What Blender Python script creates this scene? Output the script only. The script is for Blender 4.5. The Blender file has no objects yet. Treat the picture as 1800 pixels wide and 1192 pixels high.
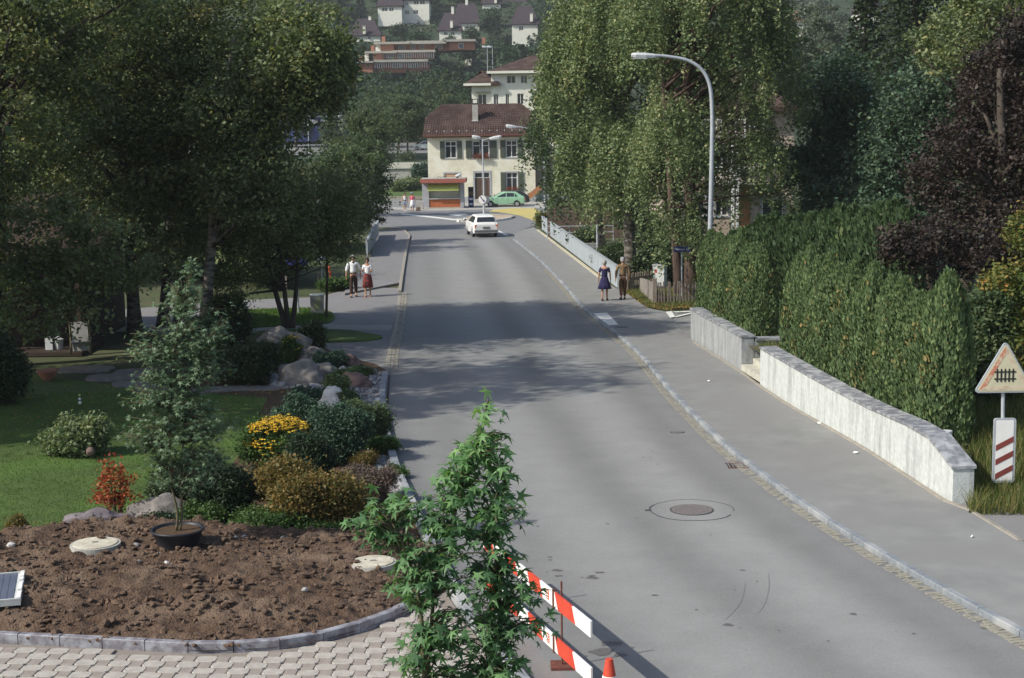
import bpy, math, random
import numpy as np
from mathutils import Vector, Matrix, noise
R = math.radians
rnd = random.Random(7)
nr = np.random.RandomState(11)
sc = bpy.context.scene
COL = sc.collection

# ------------------------------------------------------------ camera
HC, FP, PITCH, ROLL = 6.9, 2600.0, math.atan(363 / 2600.0), R(0.8)
r0 = Vector((1, 0, 0)); fw = Vector((0, math.cos(PITCH), -math.sin(PITCH))); u0 = Vector((0, math.sin(PITCH), math.cos(PITCH)))
cr = r0 * math.cos(ROLL) - u0 * math.sin(ROLL)
cu = r0 * math.sin(ROLL) + u0 * math.cos(ROLL)
cd = bpy.data.cameras.new('camera'); cam = bpy.data.objects.new('camera', cd); COL.objects.link(cam)
cam.matrix_world = Matrix(((cr.x, cu.x, -fw.x, 0), (cr.y, cu.y, -fw.y, 0), (cr.z, cu.z, -fw.z, HC), (0, 0, 0, 1)))
cd.sensor_width = 36; cd.lens = FP / 1800 * 36; cd.clip_start = 0.3; cd.clip_end = 4000
sc.camera = cam

# ------------------------------------------------------------ world, sun, exposure
SUN_EL, SUN_BACK = 40, 25
w = bpy.data.worlds.new('World'); sc.world = w; w.use_nodes = True
nt = w.node_tree; nt.nodes.clear()
sky = nt.nodes.new('ShaderNodeTexSky'); sky.sky_type = 'NISHITA'; sky.sun_disc = False
sky.sun_elevation = R(SUN_EL); sky.air_density = 1.0; sky.dust_density = 1.6; sky.ozone_density = 1.0
bg = nt.nodes.new('ShaderNodeBackground'); bg.inputs[1].default_value = 0.13
wo = nt.nodes.new('ShaderNodeOutputWorld')
nt.links.new(sky.outputs[0], bg.inputs[0]); nt.links.new(bg.outputs[0], wo.inputs[0])
tosun = Vector((-math.cos(R(SUN_EL)) * math.cos(R(SUN_BACK)), -math.cos(R(SUN_EL)) * math.sin(R(SUN_BACK)), math.sin(R(SUN_EL))))
sky.sun_rotation = math.atan2(tosun.x, tosun.y)
sl = bpy.data.lights.new('sun', 'SUN'); so = bpy.data.objects.new('sun', sl); COL.objects.link(so)
sl.energy = 4.2; sl.angle = R(0.55); sl.color = (1.0, 0.95, 0.85)
so.rotation_euler = (-tosun).to_track_quat('-Z', 'Y').to_euler(); so.location = (-40, -20, 60)
sc.view_settings.view_transform = 'Standard'; sc.view_settings.look = 'None'
sc.view_settings.gamma = 1.0; sc.view_settings.exposure = 0.27; sc.view_settings.use_curve_mapping = False
sc.cycles.max_bounces = 6; sc.cycles.diffuse_bounces = 3; sc.cycles.glossy_bounces = 2
sc.cycles.transmission_bounces = 4; sc.cycles.transparent_max_bounces = 8; sc.cycles.caustics_reflective = False; sc.cycles.caustics_refractive = False

# ------------------------------------------------------------ where a point of the photograph lies
def ray(u, v): return fw * FP + cr * (u - 900) + cu * (596 - v)
def G(u, v, z=0.0):
    d = ray(u, v); t = (z - HC) / d.z
    return Vector((d.x * t, d.y * t, z))
def P(u, v, Y):
    d = ray(u, v); t = Y / d.y
    return Vector((d.x * t, Y, HC + d.z * t))
def XY(pts, z=0.0): return [(G(u, v, z).x, G(u, v, z).y) for u, v in pts]
def smooth(pts, n=5):
    out = []
    for i in range(len(pts) - 1):
        p0 = np.array(pts[max(i - 1, 0)]); p1 = np.array(pts[i]); p2 = np.array(pts[i + 1]); p3 = np.array(pts[min(i + 2, len(pts) - 1)])
        for k in range(n):
            t = k / n
            out.append(tuple(0.5 * ((2 * p1) + (-p0 + p2) * t + (2 * p0 - 5 * p1 + 4 * p2 - p3) * t * t + (-p0 + 3 * p1 - 3 * p2 + p3) * t ** 3)))
    out.append(tuple(pts[-1])); return out

# ------------------------------------------------------------ materials
def lin(c): return tuple(((x / 255.0) / 12.92 if x < 10.3 else (((x / 255.0) + 0.055) / 1.055) ** 2.4) for x in c)
MATS = {}
def mat(name, c1, c2=None, scale=2.0, rough=0.8, bump=0.0, bscale=40.0, metal=0.0, lo=0.35, hi=0.65, c3=None, s3=0.3, stretch=None, bdist=0.02, spec=0.3, objc=False):
    m = bpy.data.materials.new(name); m.use_nodes = True; n = m.node_tree; N = n.nodes; L = n.links
    b = N['Principled BSDF']; b.inputs['Roughness'].default_value = rough; b.inputs['Metallic'].default_value = metal
    b.inputs['Specular IOR Level'].default_value = spec
    if objc:
        tc = N.new('ShaderNodeTexCoord'); pos = tc.outputs['Object']
    else:
        g = N.new('ShaderNodeNewGeometry'); pos = g.outputs['Position']
    if stretch:
        mp = N.new('ShaderNodeMapping'); mp.inputs['Scale'].default_value = stretch; L.new(pos, mp.inputs[0]); pos = mp.outputs[0]
    if c2 is None: c2 = tuple(x * 0.8 for x in c1)
    nz = N.new('ShaderNodeTexNoise'); nz.inputs['Scale'].default_value = scale; nz.inputs['Detail'].default_value = 8; nz.inputs['Roughness'].default_value = 0.65
    L.new(pos, nz.inputs[0])
    cr_ = N.new('ShaderNodeValToRGB'); L.new(nz.outputs[0], cr_.inputs[0])
    cr_.color_ramp.elements[0].position = lo; cr_.color_ramp.elements[0].color = (*c2, 1)
    cr_.color_ramp.elements[1].position = hi; cr_.color_ramp.elements[1].color = (*c1, 1)
    out = cr_.outputs[0]
    if c3:
        n3 = N.new('ShaderNodeTexNoise'); n3.inputs['Scale'].default_value = s3; n3.inputs['Detail'].default_value = 5; L.new(pos, n3.inputs[0])
        r3 = N.new('ShaderNodeValToRGB'); r3.color_ramp.elements[0].position = 0.45; r3.color_ramp.elements[1].position = 0.62; L.new(n3.outputs[0], r3.inputs[0])
        mx = N.new('ShaderNodeMix'); mx.data_type = 'RGBA'; L.new(r3.outputs[0], mx.inputs[0]); L.new(out, mx.inputs[6]); mx.inputs[7].default_value = (*c3, 1); out = mx.outputs[2]
    L.new(out, b.inputs['Base Color'])
    if bump:
        bn = N.new('ShaderNodeTexNoise'); bn.inputs['Scale'].default_value = bscale; bn.inputs['Detail'].default_value = 6; L.new(pos, bn.inputs[0])
        bp = N.new('ShaderNodeBump'); bp.inputs['Strength'].default_value = bump; bp.inputs['Distance'].default_value = bdist
        L.new(bn.outputs[0], bp.inputs['Height']); L.new(bp.outputs[0], b.inputs['Normal'])
    MATS[name] = m; return m
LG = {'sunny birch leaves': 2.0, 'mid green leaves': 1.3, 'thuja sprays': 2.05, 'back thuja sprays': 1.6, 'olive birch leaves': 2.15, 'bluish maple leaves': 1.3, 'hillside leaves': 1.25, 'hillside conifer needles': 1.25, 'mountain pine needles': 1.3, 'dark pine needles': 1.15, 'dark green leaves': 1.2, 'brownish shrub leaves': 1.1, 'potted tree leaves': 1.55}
def leafmat(name, cols, trans=0.35, rough=0.55, spec=0.25, tmul=(1.5, 1.5, 0.8)):
    m = bpy.data.materials.new(name); m.use_nodes = True; n = m.node_tree; N = n.nodes; L = n.links
    gain = LG.get(name, 1.0); cols = [tuple(x * gain for x in c) for c in cols]
    b = N['Principled BSDF']; b.inputs['Roughness'].default_value = rough; b.inputs['Specular IOR Level'].default_value = spec
    a = N.new('ShaderNodeAttribute'); a.attribute_name = 'tone'
    r = N.new('ShaderNodeValToRGB'); L.new(a.outputs['Fac'], r.inputs[0])
    el = r.color_ramp.elements
    el[0].position = 0; el[0].color = (*cols[0], 1); el[1].position = 1; el[1].color = (*cols[-1], 1)
    for i, c in enumerate(cols[1:-1]):
        e = el.new((i + 1) / (len(cols) - 1)); e.color = (*c, 1)
    L.new(r.outputs[0], b.inputs['Base Color'])
    t = N.new('ShaderNodeBsdfTranslucent'); mu = N.new('ShaderNodeMix'); mu.data_type = 'RGBA'; mu.blend_type = 'MULTIPLY'; mu.inputs[0].default_value = 1
    L.new(r.outputs[0], mu.inputs[6]); mu.inputs[7].default_value = (*tmul, 1); L.new(mu.outputs[2], t.inputs[0])
    ms = N.new('ShaderNodeMixShader'); ms.inputs[0].default_value = trans
    L.new(b.outputs[0], ms.inputs[1]); L.new(t.outputs[0], ms.inputs[2]); L.new(ms.outputs[0], N['Material Output'].inputs[0])
    MATS[name] = m; return m
def glassmat(name, c=(0.03, 0.035, 0.04), rough=0.08):
    m = mat(name, c, c, rough=rough, spec=0.6); return m

m_ground = mat('rough grass ground', (0.07, 0.09, 0.035), (0.10, 0.09, 0.055), 0.8, 0.95, 0.5, 12, c3=(0.045, 0.06, 0.02), s3=0.15)
m_lawn = mat('lawn', (0.085, 0.125, 0.034), (0.052, 0.090, 0.022), 1.9, 0.9, 0.6, 60, c3=(0.085, 0.145, 0.03), s3=0.5, bdist=0.03)
m_hillground = mat('hill meadow', (0.035, 0.055, 0.024), (0.022, 0.036, 0.016), 0.05, 0.95)
m_asph = mat('asphalt', (0.215, 0.215, 0.21), (0.17, 0.17, 0.17), 1.2, 0.82, 0.35, 180, c3=(0.19, 0.19, 0.19), s3=0.35, bdist=0.008)
m_walk = mat('pavement asphalt', (0.255, 0.255, 0.245), (0.205, 0.205, 0.20), 1.5, 0.85, 0.35, 160, c3=(0.225, 0.22, 0.215), s3=0.4, bdist=0.008)
m_drive = mat('driveway asphalt', (0.23, 0.225, 0.225), (0.19, 0.185, 0.19), 1.0, 0.85, 0.35, 160, c3=(0.21, 0.205, 0.2), s3=0.3, bdist=0.008)
m_pathm = mat('gravel path', (0.34, 0.32, 0.29), (0.27, 0.26, 0.24), 3, 0.9, 0.4, 60)
m_kerb = mat('granite kerb', (0.25, 0.275, 0.295), (0.17, 0.185, 0.205), 9, 0.7, 0.4, 60, c3=(0.35, 0.36, 0.36), s3=1.5, bdist=0.006)
m_kerb2 = mat('weathered kerb', (0.34, 0.31, 0.25), (0.24, 0.22, 0.19), 7, 0.8, 0.4, 60, bdist=0.006)
m_kerbdark = mat('cut granite edging', (0.23, 0.22, 0.24), (0.15, 0.14, 0.16), 10, 0.6, 0.4, 50, c3=(0.32, 0.33, 0.36), s3=5, bdist=0.006)
m_sett = mat('yellowish gutter setts', (0.33, 0.31, 0.245), (0.22, 0.21, 0.185), 8, 0.85, 0.4, 60)
m_white = mat('road paint white', (0.78, 0.78, 0.72), (0.6, 0.6, 0.56), 6, 0.7)
m_yellowpave = mat('yellow paving', (0.55, 0.46, 0.16), (0.42, 0.35, 0.13), 2.0, 0.85, stretch=(0.6, 4, 1))
m_islandpave = mat('pinkish island paving', (0.48, 0.38, 0.27), (0.36, 0.3, 0.22), 3, 0.9)
m_concrete = mat('pale concrete', (0.42, 0.41, 0.37), (0.32, 0.31, 0.28), 2, 0.85, 0.3, 40)
m_metal = mat('galvanised metal', (0.50, 0.53, 0.56), (0.40, 0.43, 0.46), 4, 0.45, metal=0.25)
m_lampwhite = mat('lamp housing grey white', (0.62, 0.64, 0.64), (0.52, 0.54, 0.55), 6, 0.4)
m_bark = mat('rough bark', (0.09, 0.075, 0.06), (0.04, 0.033, 0.028), 6, 0.95, 0.9, 18, stretch=(1, 1, 0.3))
m_birchbark = mat('birch bark', (0.24, 0.215, 0.19), (0.06, 0.05, 0.042), 5, 0.9, 0.8, 15, stretch=(0.6, 0.6, 1.6), lo=0.42, hi=0.6)
m_redbark = mat('reddish bark', (0.13, 0.085, 0.065), (0.05, 0.035, 0.03), 8, 0.95, 0.9, 18, stretch=(1, 1, 0.25))
m_stem = mat('green brown stem', (0.13, 0.12, 0.06), (0.07, 0.06, 0.04), 10, 0.8)
m_rock = mat('grey boulder', (0.26, 0.235, 0.21), (0.14, 0.125, 0.115), 3.5, 0.9, 0.8, 14, c3=(0.17, 0.16, 0.15), s3=2.0)
m_rockpurple = mat('purplish boulder', (0.22, 0.19, 0.20), (0.13, 0.11, 0.12), 4, 0.9, 0.8, 14)
m_rockred = mat('reddish boulder', (0.22, 0.14, 0.12), (0.13, 0.085, 0.08), 4, 0.9, 0.7, 14)
m_rockwhite = mat('white rock', (0.62, 0.61, 0.57), (0.42, 0.41, 0.39), 5, 0.85, 0.7, 16)
m_pebble = mat('grey stones', (0.34, 0.33, 0.33), (0.20, 0.195, 0.20), 7, 0.85, 0.4, 30)
m_soil = mat('dug soil', (0.130, 0.083, 0.054), (0.062, 0.038, 0.026), 5, 0.95, 1.0, 30, c3=(0.165, 0.115, 0.08), s3=1.1, bdist=0.05)
m_clod = mat('soil clods', (0.155, 0.10, 0.067), (0.085, 0.058, 0.042), 14, 0.95, 0.8, 60)
m_mulch = mat('brown leaf mulch', (0.11, 0.065, 0.035), (0.05, 0.035, 0.022), 12, 0.95, 0.9, 50)
m_paver = mat('light paver', (0.43, 0.40, 0.355), (0.33, 0.305, 0.27), 9, 0.85, 0.3, 120, bdist=0.004)
m_paverdark = mat('brown paver', (0.31, 0.27, 0.235), (0.25, 0.215, 0.19), 9, 0.85, 0.3, 120, bdist=0.004)
m_mortar = mat('sand joints', (0.26, 0.23, 0.20), (0.2, 0.175, 0.155), 20, 0.95)
m_stucco = mat('cream render', (0.72, 0.69, 0.54), (0.62, 0.59, 0.45), 1.6, 0.9, 0.5, 12, c3=(0.74, 0.72, 0.60), s3=0.8, bdist=0.03)
m_whitewall = mat('white render', (0.76, 0.75, 0.66), (0.68, 0.67, 0.58), 0.8, 0.9)
m_roof = mat('brown roof tiles', (0.078, 0.050, 0.042), (0.048, 0.031, 0.027), 4, 0.95, spec=.1, c3=(0.095, 0.065, 0.055), s3=0.8)
m_roofdark = mat('dark slate roof', (0.068, 0.055, 0.062), (0.045, 0.037, 0.043), 1.5, 0.95, spec=.1)
m_shutter = mat('grey green shutter', (0.085, 0.10, 0.075), (0.06, 0.075, 0.055), 5, 0.7, stretch=(1, 1, 12))
m_frame = mat('white window frame', (0.75, 0.75, 0.72), (0.65, 0.65, 0.62), 5, 0.6)
m_stonefr = mat('grey stone surround', (0.40, 0.41, 0.42), (0.32, 0.33, 0.34), 5, 0.8)
m_glass = glassmat('window glass')
m_curtain = mat('net curtain', (0.45, 0.46, 0.46), (0.3, 0.31, 0.33), 9, 0.9, stretch=(8, 8, 0.3))
m_door = mat('brown wooden door', (0.12, 0.075, 0.055), (0.075, 0.05, 0.04), 6, 0.6, stretch=(8, 8, 0.4))
m_redwood = mat('red painted fascia', (0.36, 0.125, 0.09), (0.28, 0.09, 0.07), 4, 0.7)
m_counter = mat('orange brown counter panel', (0.42, 0.135, 0.055), (0.35, 0.105, 0.04), 4, 0.6)
m_awning = mat('yellow green awning', (0.52, 0.60, 0.17), (0.44, 0.52, 0.14), 5, 0.85)
m_kiosk = mat('grey blue kiosk wall', (0.36, 0.37, 0.40), (0.30, 0.31, 0.34), 3, 0.6)
m_brick = mat('orange brick', (0.40, 0.185, 0.12), (0.32, 0.14, 0.09), 1, 0.9)
m_slab = mat('roof slab edge', (0.40, 0.38, 0.33), (0.3, 0.29, 0.25), 1, 0.9)
m_timber = mat('dark timber', (0.055, 0.038, 0.028), (0.03, 0.02, 0.016), 5, 0.8, 0.4, 20, stretch=(0.5, 0.5, 8))
m_fencewood = mat('weathered fence wood', (0.30, 0.25, 0.205), (0.17, 0.14, 0.115), 9, 0.9, 0.5, 30, stretch=(3, 3, 0.5))
m_brownwall = mat('brown boarding', (0.15, 0.095, 0.075), (0.10, 0.065, 0.052), 4, 0.85, stretch=(0.5, 0.5, 9))
m_pink = mat('pinkish house render', (0.46, 0.38, 0.31), (0.38, 0.31, 0.25), 1, 0.9)
m_orangepanel = mat('orange panel', (0.42, 0.20, 0.09), (0.36, 0.16, 0.07), 2, 0.8)
m_black = mat('black rubber', (0.02, 0.02, 0.021), (0.03, 0.03, 0.03), 8, 0.8)
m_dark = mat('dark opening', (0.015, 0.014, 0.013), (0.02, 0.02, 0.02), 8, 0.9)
m_pot = mat('black plastic pot', (0.03, 0.032, 0.04), (0.022, 0.023, 0.03), 8, 0.45)
m_red = mat('signal red', (0.60, 0.075, 0.04), (0.5, 0.055, 0.03), 6, 0.55)
m_boardwhite = mat('board white', (0.80, 0.79, 0.77), (0.72, 0.71, 0.69), 6, 0.55)
m_rust = mat('rusty rod', (0.17, 0.06, 0.04), (0.10, 0.04, 0.03), 20, 0.8)
m_blue = mat('sign blue', (0.045, 0.06, 0.22), (0.035, 0.05, 0.18), 8, 0.5)
m_signcream = mat('sun faded sign face', (0.60, 0.57, 0.40), (0.52, 0.50, 0.35), 5, 0.5)
m_fadedred = mat('faded red border', (0.52, 0.20, 0.13), (0.60, 0.50, 0.35), 14, 0.6, lo=0.38, hi=0.55)
m_maroon = mat('dark red stripe', (0.23, 0.055, 0.045), (0.18, 0.045, 0.04), 8, 0.6)
m_solar = mat('blue grey panel', (0.115, 0.135, 0.185), (0.095, 0.11, 0.155), 4, 0.3, spec=0.5)
m_alum = mat('pale aluminium', (0.60, 0.62, 0.6), (0.5, 0.52, 0.5), 8, 0.5)
m_carwhite = mat('white car paint', (0.80, 0.80, 0.77), (0.78, 0.78, 0.75), 3, 0.25, spec=0.5)
m_cargreen = mat('mint green car paint', (0.27, 0.47, 0.31), (0.25, 0.44, 0.29), 3, 0.25, spec=0.5)
m_cardark = mat('dark car paint', (0.03, 0.032, 0.03), (0.025, 0.027, 0.025), 3, 0.35, spec=0.5)
m_carglass = mat('car glass', (0.025, 0.03, 0.035), (0.02, 0.025, 0.03), 3, 0.06, spec=0.8)
m_lightred = mat('tail light', (0.35, 0.03, 0.02), (0.3, 0.025, 0.02), 8, 0.3)
m_lightor = mat('indicator lens', (0.75, 0.25, 0.04), (0.7, 0.2, 0.03), 8, 0.3)
m_chrome = mat('bumper grey', (0.17, 0.17, 0.18), (0.13, 0.13, 0.14), 8, 0.4)
m_hub = mat('wheel hub', (0.42, 0.42, 0.42), (0.3, 0.3, 0.3), 8, 0.4, metal=0.4)
m_skin = mat('skin', (0.46, 0.25, 0.16), (0.40, 0.21, 0.13), 8, 0.6)
m_shirt = mat('white shirt', (0.78, 0.79, 0.80), (0.70, 0.71, 0.73), 10, 0.9, 0.3, 25)
m_browntr = mat('dark brown trousers', (0.055, 0.034, 0.025), (0.035, 0.022, 0.017), 10, 0.9, 0.3, 25)
m_midbrown = mat('brown trousers', (0.12, 0.06, 0.03), (0.08, 0.04, 0.022), 10, 0.9, 0.3, 25)
m_tan = mat('tan jacket', (0.25, 0.165, 0.085), (0.19, 0.125, 0.065), 10, 0.9, 0.3, 25)
m_navy = mat('navy dress', (0.030, 0.025, 0.085), (0.022, 0.018, 0.06), 10, 0.9, 0.3, 25)
m_tartan = mat('dark red patterned skirt', (0.24, 0.035, 0.025), (0.03, 0.03, 0.035), 14, 0.9, 0.3, 25, lo=0.42, hi=0.55)
m_pinktop = mat('pink top', (0.72, 0.13, 0.22), (0.65, 0.11, 0.19), 10, 0.9)
m_lblue = mat('light blue shorts', (0.35, 0.50, 0.70), (0.3, 0.45, 0.64), 10, 0.9)
m_hairgrey = mat('grey hair', (0.38, 0.36, 0.33), (0.26, 0.25, 0.23), 40, 0.8)
m_hairdark = mat('dark hair', (0.04, 0.03, 0.025), (0.025, 0.02, 0.016), 40, 0.7)
m_cap = mat('white cap', (0.78, 0.76, 0.72), (0.7, 0.68, 0.64), 10, 0.9)
m_paper = mat('white litter', (0.8, 0.8, 0.78), (0.7, 0.7, 0.68), 10, 0.8)
m_trainblue = mat('carriage blue', (0.05, 0.07, 0.20), (0.04, 0.055, 0.16), 2, 0.5)
m_iron = mat('iron cover', (0.20, 0.175, 0.165), (0.14, 0.125, 0.12), 25, 0.6)
m_tar = mat('tar joint', (0.07, 0.07, 0.075), (0.05, 0.05, 0.055), 20, 0.8)
m_orange = mat('orange post', (0.55, 0.12, 0.04), (0.5, 0.1, 0.03), 8, 0.7)

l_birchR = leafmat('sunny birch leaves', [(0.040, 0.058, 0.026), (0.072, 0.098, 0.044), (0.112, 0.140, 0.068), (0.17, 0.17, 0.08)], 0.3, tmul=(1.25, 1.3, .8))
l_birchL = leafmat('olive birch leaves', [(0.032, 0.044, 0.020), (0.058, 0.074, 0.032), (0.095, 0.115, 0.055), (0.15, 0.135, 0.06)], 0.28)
l_mid = leafmat('mid green leaves', [(0.032, 0.052, 0.026), (0.048, 0.078, 0.036), (0.07, 0.105, 0.048), (0.12, 0.13, 0.055)], 0.28)
l_dark = leafmat('dark green leaves', [(0.018, 0.030, 0.014), (0.028, 0.048, 0.020), (0.045, 0.07, 0.03), (0.08, 0.09, 0.035)], 0.2)
l_blue = leafmat('bluish maple leaves', [(0.028, 0.05, 0.03), (0.042, 0.075, 0.045), (0.06, 0.10, 0.06), (0.10, 0.14, 0.075)], 0.22)
l_copper = leafmat('copper beech leaves', [(0.020, 0.018, 0.016), (0.036, 0.027, 0.024), (0.058, 0.040, 0.032), (0.055, 0.075, 0.032)], 0.15, tmul=(1.3, 1.0, 0.8))
l_thuja = leafmat('thuja sprays', [(0.030, 0.048, 0.022), (0.048, 0.075, 0.032), (0.070, 0.102, 0.042), (0.105, 0.12, 0.048), (0.16, 0.12, 0.05)], 0.2)
l_thuja2 = leafmat('back thuja sprays', [(0.022, 0.040, 0.018), (0.036, 0.062, 0.026), (0.052, 0.084, 0.034), (0.085, 0.105, 0.04)], 0.2)
l_yellowing = leafmat('yellowing leaves', [(0.05, 0.085, 0.02), (0.09, 0.125, 0.03), (0.17, 0.16, 0.04), (0.30, 0.16, 0.04)], 0.25)
l_hill = leafmat('hillside leaves', [(0.022, 0.042, 0.024), (0.035, 0.065, 0.034), (0.055, 0.09, 0.042)], 0.2)
l_hilld = leafmat('hillside conifer needles', [(0.012, 0.026, 0.018), (0.022, 0.042, 0.028), (0.03, 0.055, 0.035)], 0.1)
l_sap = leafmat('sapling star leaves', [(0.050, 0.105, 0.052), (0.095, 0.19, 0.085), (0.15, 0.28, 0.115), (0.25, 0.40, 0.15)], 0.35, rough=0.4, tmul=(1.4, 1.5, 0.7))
l_pottree = leafmat('potted tree leaves', [(0.045, 0.075, 0.042), (0.07, 0.11, 0.062), (0.10, 0.15, 0.085), (0.14, 0.19, 0.11)], 0.25, rough=0.4)
l_pine = leafmat('mountain pine needles', [(0.020, 0.045, 0.028), (0.035, 0.07, 0.042), (0.06, 0.11, 0.065)], 0.12)
l_pined = leafmat('dark pine needles', [(0.014, 0.028, 0.014), (0.022, 0.045, 0.020), (0.038, 0.065, 0.028)], 0.12)
l_brown = leafmat('brownish shrub leaves', [(0.06, 0.075, 0.022), (0.12, 0.10, 0.03), (0.20, 0.13, 0.04), (0.24, 0.16, 0.055)], 0.25)
l_yflower = leafmat('yellow petals', [(0.76, 0.48, 0.03), (0.85, 0.60, 0.04), (0.88, 0.66, 0.07)], 0.25, tmul=(1, 1, 1))
l_redleaf = leafmat('red leaves', [(0.20, 0.035, 0.02), (0.32, 0.06, 0.025), (0.30, 0.12, 0.03), (0.10, 0.10, 0.03)], 0.3, tmul=(1.3, 1, 0.8))
l_cover = leafmat('low ground cover leaves', [(0.04, 0.08, 0.022), (0.065, 0.12, 0.032), (0.09, 0.16, 0.045)], 0.25)
l_heather = leafmat('pinkish grey twigs', [(0.10, 0.085, 0.07), (0.16, 0.11, 0.10), (0.13, 0.13, 0.07)], 0.15)
l_grass = leafmat('grass blades', [(0.05, 0.085, 0.02), (0.085, 0.13, 0.03), (0.16, 0.17, 0.05), (0.27, 0.22, 0.10)], 0.3)
l_green = leafmat('fresh lawn blades', [(0.045, 0.10, 0.018), (0.07, 0.14, 0.024), (0.10, 0.18, 0.035)], 0.3)
l_fall = leafmat('fallen leaves', [(0.25, 0.15, 0.03), (0.38, 0.24, 0.05), (0.20, 0.08, 0.02)], 0.1, tmul=(1, 1, 1))
l_flower = leafmat('red flowers', [(0.05, 0.09, 0.03), (0.30, 0.05, 0.03), (0.45, 0.10, 0.05)], 0.1, tmul=(1, 1, 1))
l_purple = leafmat('purple flowers', [(0.06, 0.09, 0.04), (0.30, 0.12, 0.30), (0.05, 0.08, 0.03)], 0.1, tmul=(1, 1, 1))

# ------------------------------------------------------------ object helpers
def link(name, me, parent=None, loc=None):
    o = bpy.data.objects.new(name, me); COL.objects.link(o)
    if parent is not None: o.parent = parent
    if loc is not None: o.location = loc
    return o
def thing(name, label, cat, loc=(0, 0, 0), rz=0.0, group=None):
    o = link(name, None, None, loc); o.empty_display_size = 0.2; o.rotation_euler.z = rz
    o['label'] = label; o['category'] = cat
    if group: o['group'] = group
    return o
def tag(o, label, cat, group=None):
    o['label'] = label; o['category'] = cat
    if group: o['group'] = group
    return o
def struct(o): o['kind'] = 'structure'; return o
def stuff(o, label=None, cat=None):
    o['kind'] = 'stuff'
    if label: o['label'] = label
    if cat: o['category'] = cat
    return o
class MB:
    def __init__(s): s.v = []; s.f = []; s.m = []
    def add(s, vs, fs, mi=0):
        b = len(s.v); s.v += [tuple(p) for p in vs]; s.f += [tuple(b + i for i in f) for f in fs]; s.m += [mi] * len(fs)
    def box(s, c, d, rz=0.0, mi=0, taper=1.0, rx=0.0):
        cx, cy, cz = c; hx, hy, hz = d[0] / 2, d[1] / 2, d[2] / 2
        M = Matrix.Rotation(rz, 3, 'Z') @ Matrix.Rotation(rx, 3, 'X')
        vs = []
        for sz in (-1, 1):
            k = taper if sz > 0 else 1
            for sx, sy in ((-1, -1), (1, -1), (1, 1), (-1, 1)):
                p = M @ Vector((sx * hx * k, sy * hy * k, sz * hz)); vs.append((cx + p.x, cy + p.y, cz + p.z))
        s.add(vs, [(3, 2, 1, 0), (4, 5, 6, 7), (0, 1, 5, 4), (1, 2, 6, 5), (2, 3, 7, 6), (3, 0, 4, 7)], mi)
    def tube(s, pts, rad, n=8, mi=0, cap=True):
        pts = [Vector(p) for p in pts]
        if not hasattr(rad, '__len__'): rad = [rad] * len(pts)
        vs = []; prev = None
        for i, p in enumerate(pts):
            d = (pts[min(i + 1, len(pts) - 1)] - pts[max(i - 1, 0)]).normalized()
            if prev is None: a = d.orthogonal().normalized()
            else: a = (prev - d * prev.dot(d)).normalized()
            prev = a; b = d.cross(a)
            for k in range(n):
                t = 2 * math.pi * k / n; vs.append(p + (a * math.cos(t) + b * math.sin(t)) * rad[i])
        fs = []
        for i in range(len(pts) - 1):
            for k in range(n): fs.append((i * n + k, i * n + (k + 1) % n, (i + 1) * n + (k + 1) % n, (i + 1) * n + k))
        if cap: fs += [tuple(reversed(range(n))), tuple(range((len(pts) - 1) * n, len(pts) * n))]
        s.add(vs, fs, mi)
    def cyl(s, c, r, h, n=16, mi=0, axis='Z', r2=None):
        c = Vector(c); d = {'Z': Vector((0, 0, h)), 'X': Vector((h, 0, 0)), 'Y': Vector((0, h, 0))}[axis]
        s.tube([c, c + d], [r, r if r2 is None else r2], n, mi)
    def prism(s, poly, z0, z1, mi=0):
        n = len(poly); a = sum(poly[i][0] * poly[(i + 1) % n][1] - poly[(i + 1) % n][0] * poly[i][1] for i in range(n))
        if a < 0: poly = poly[::-1]
        s.add([(x, y, z0) for x, y in poly] + [(x, y, z1) for x, y in poly], [tuple(reversed(range(n))), tuple(range(n, 2 * n))] + [(i, (i + 1) % n, n + (i + 1) % n, n + i) for i in range(n)], mi)
    def sheet(s, poly, z, mi=0):
        n = len(poly); a = sum(poly[i][0] * poly[(i + 1) % n][1] - poly[(i + 1) % n][0] * poly[i][1] for i in range(n))
        if a < 0: poly = poly[::-1]
        s.add([(x, y, z) for x, y in poly], [tuple(range(n))], mi)
    def xz(s, poly, y0, y1, mi=0):      # an outline in the x-z plane given thickness along y
        n = len(poly)
        s.add([(x, y0, z) for x, z in poly] + [(x, y1, z) for x, z in poly], [tuple(range(n)), tuple(reversed(range(n, 2 * n)))] + [((i + 1) % n, i, n + i, n + (i + 1) % n) for i in range(n)], mi)
    def mesh(s, name, mats, smooth=False):
        me = bpy.data.meshes.new(name); me.from_pydata(s.v, [], s.f)
        for m in (mats if isinstance(mats, (list, tuple)) else [mats]): me.materials.append(m)
        if any(s.m): me.polygons.foreach_set('material_index', s.m)
        if smooth: me.polygons.foreach_set('use_smooth', [True] * len(s.f))
        me.update(); return me
    def build(s, name, mats, parent=None, loc=None, smooth=False):
        return link(name, s.mesh(name, mats, smooth), parent, loc)
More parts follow.
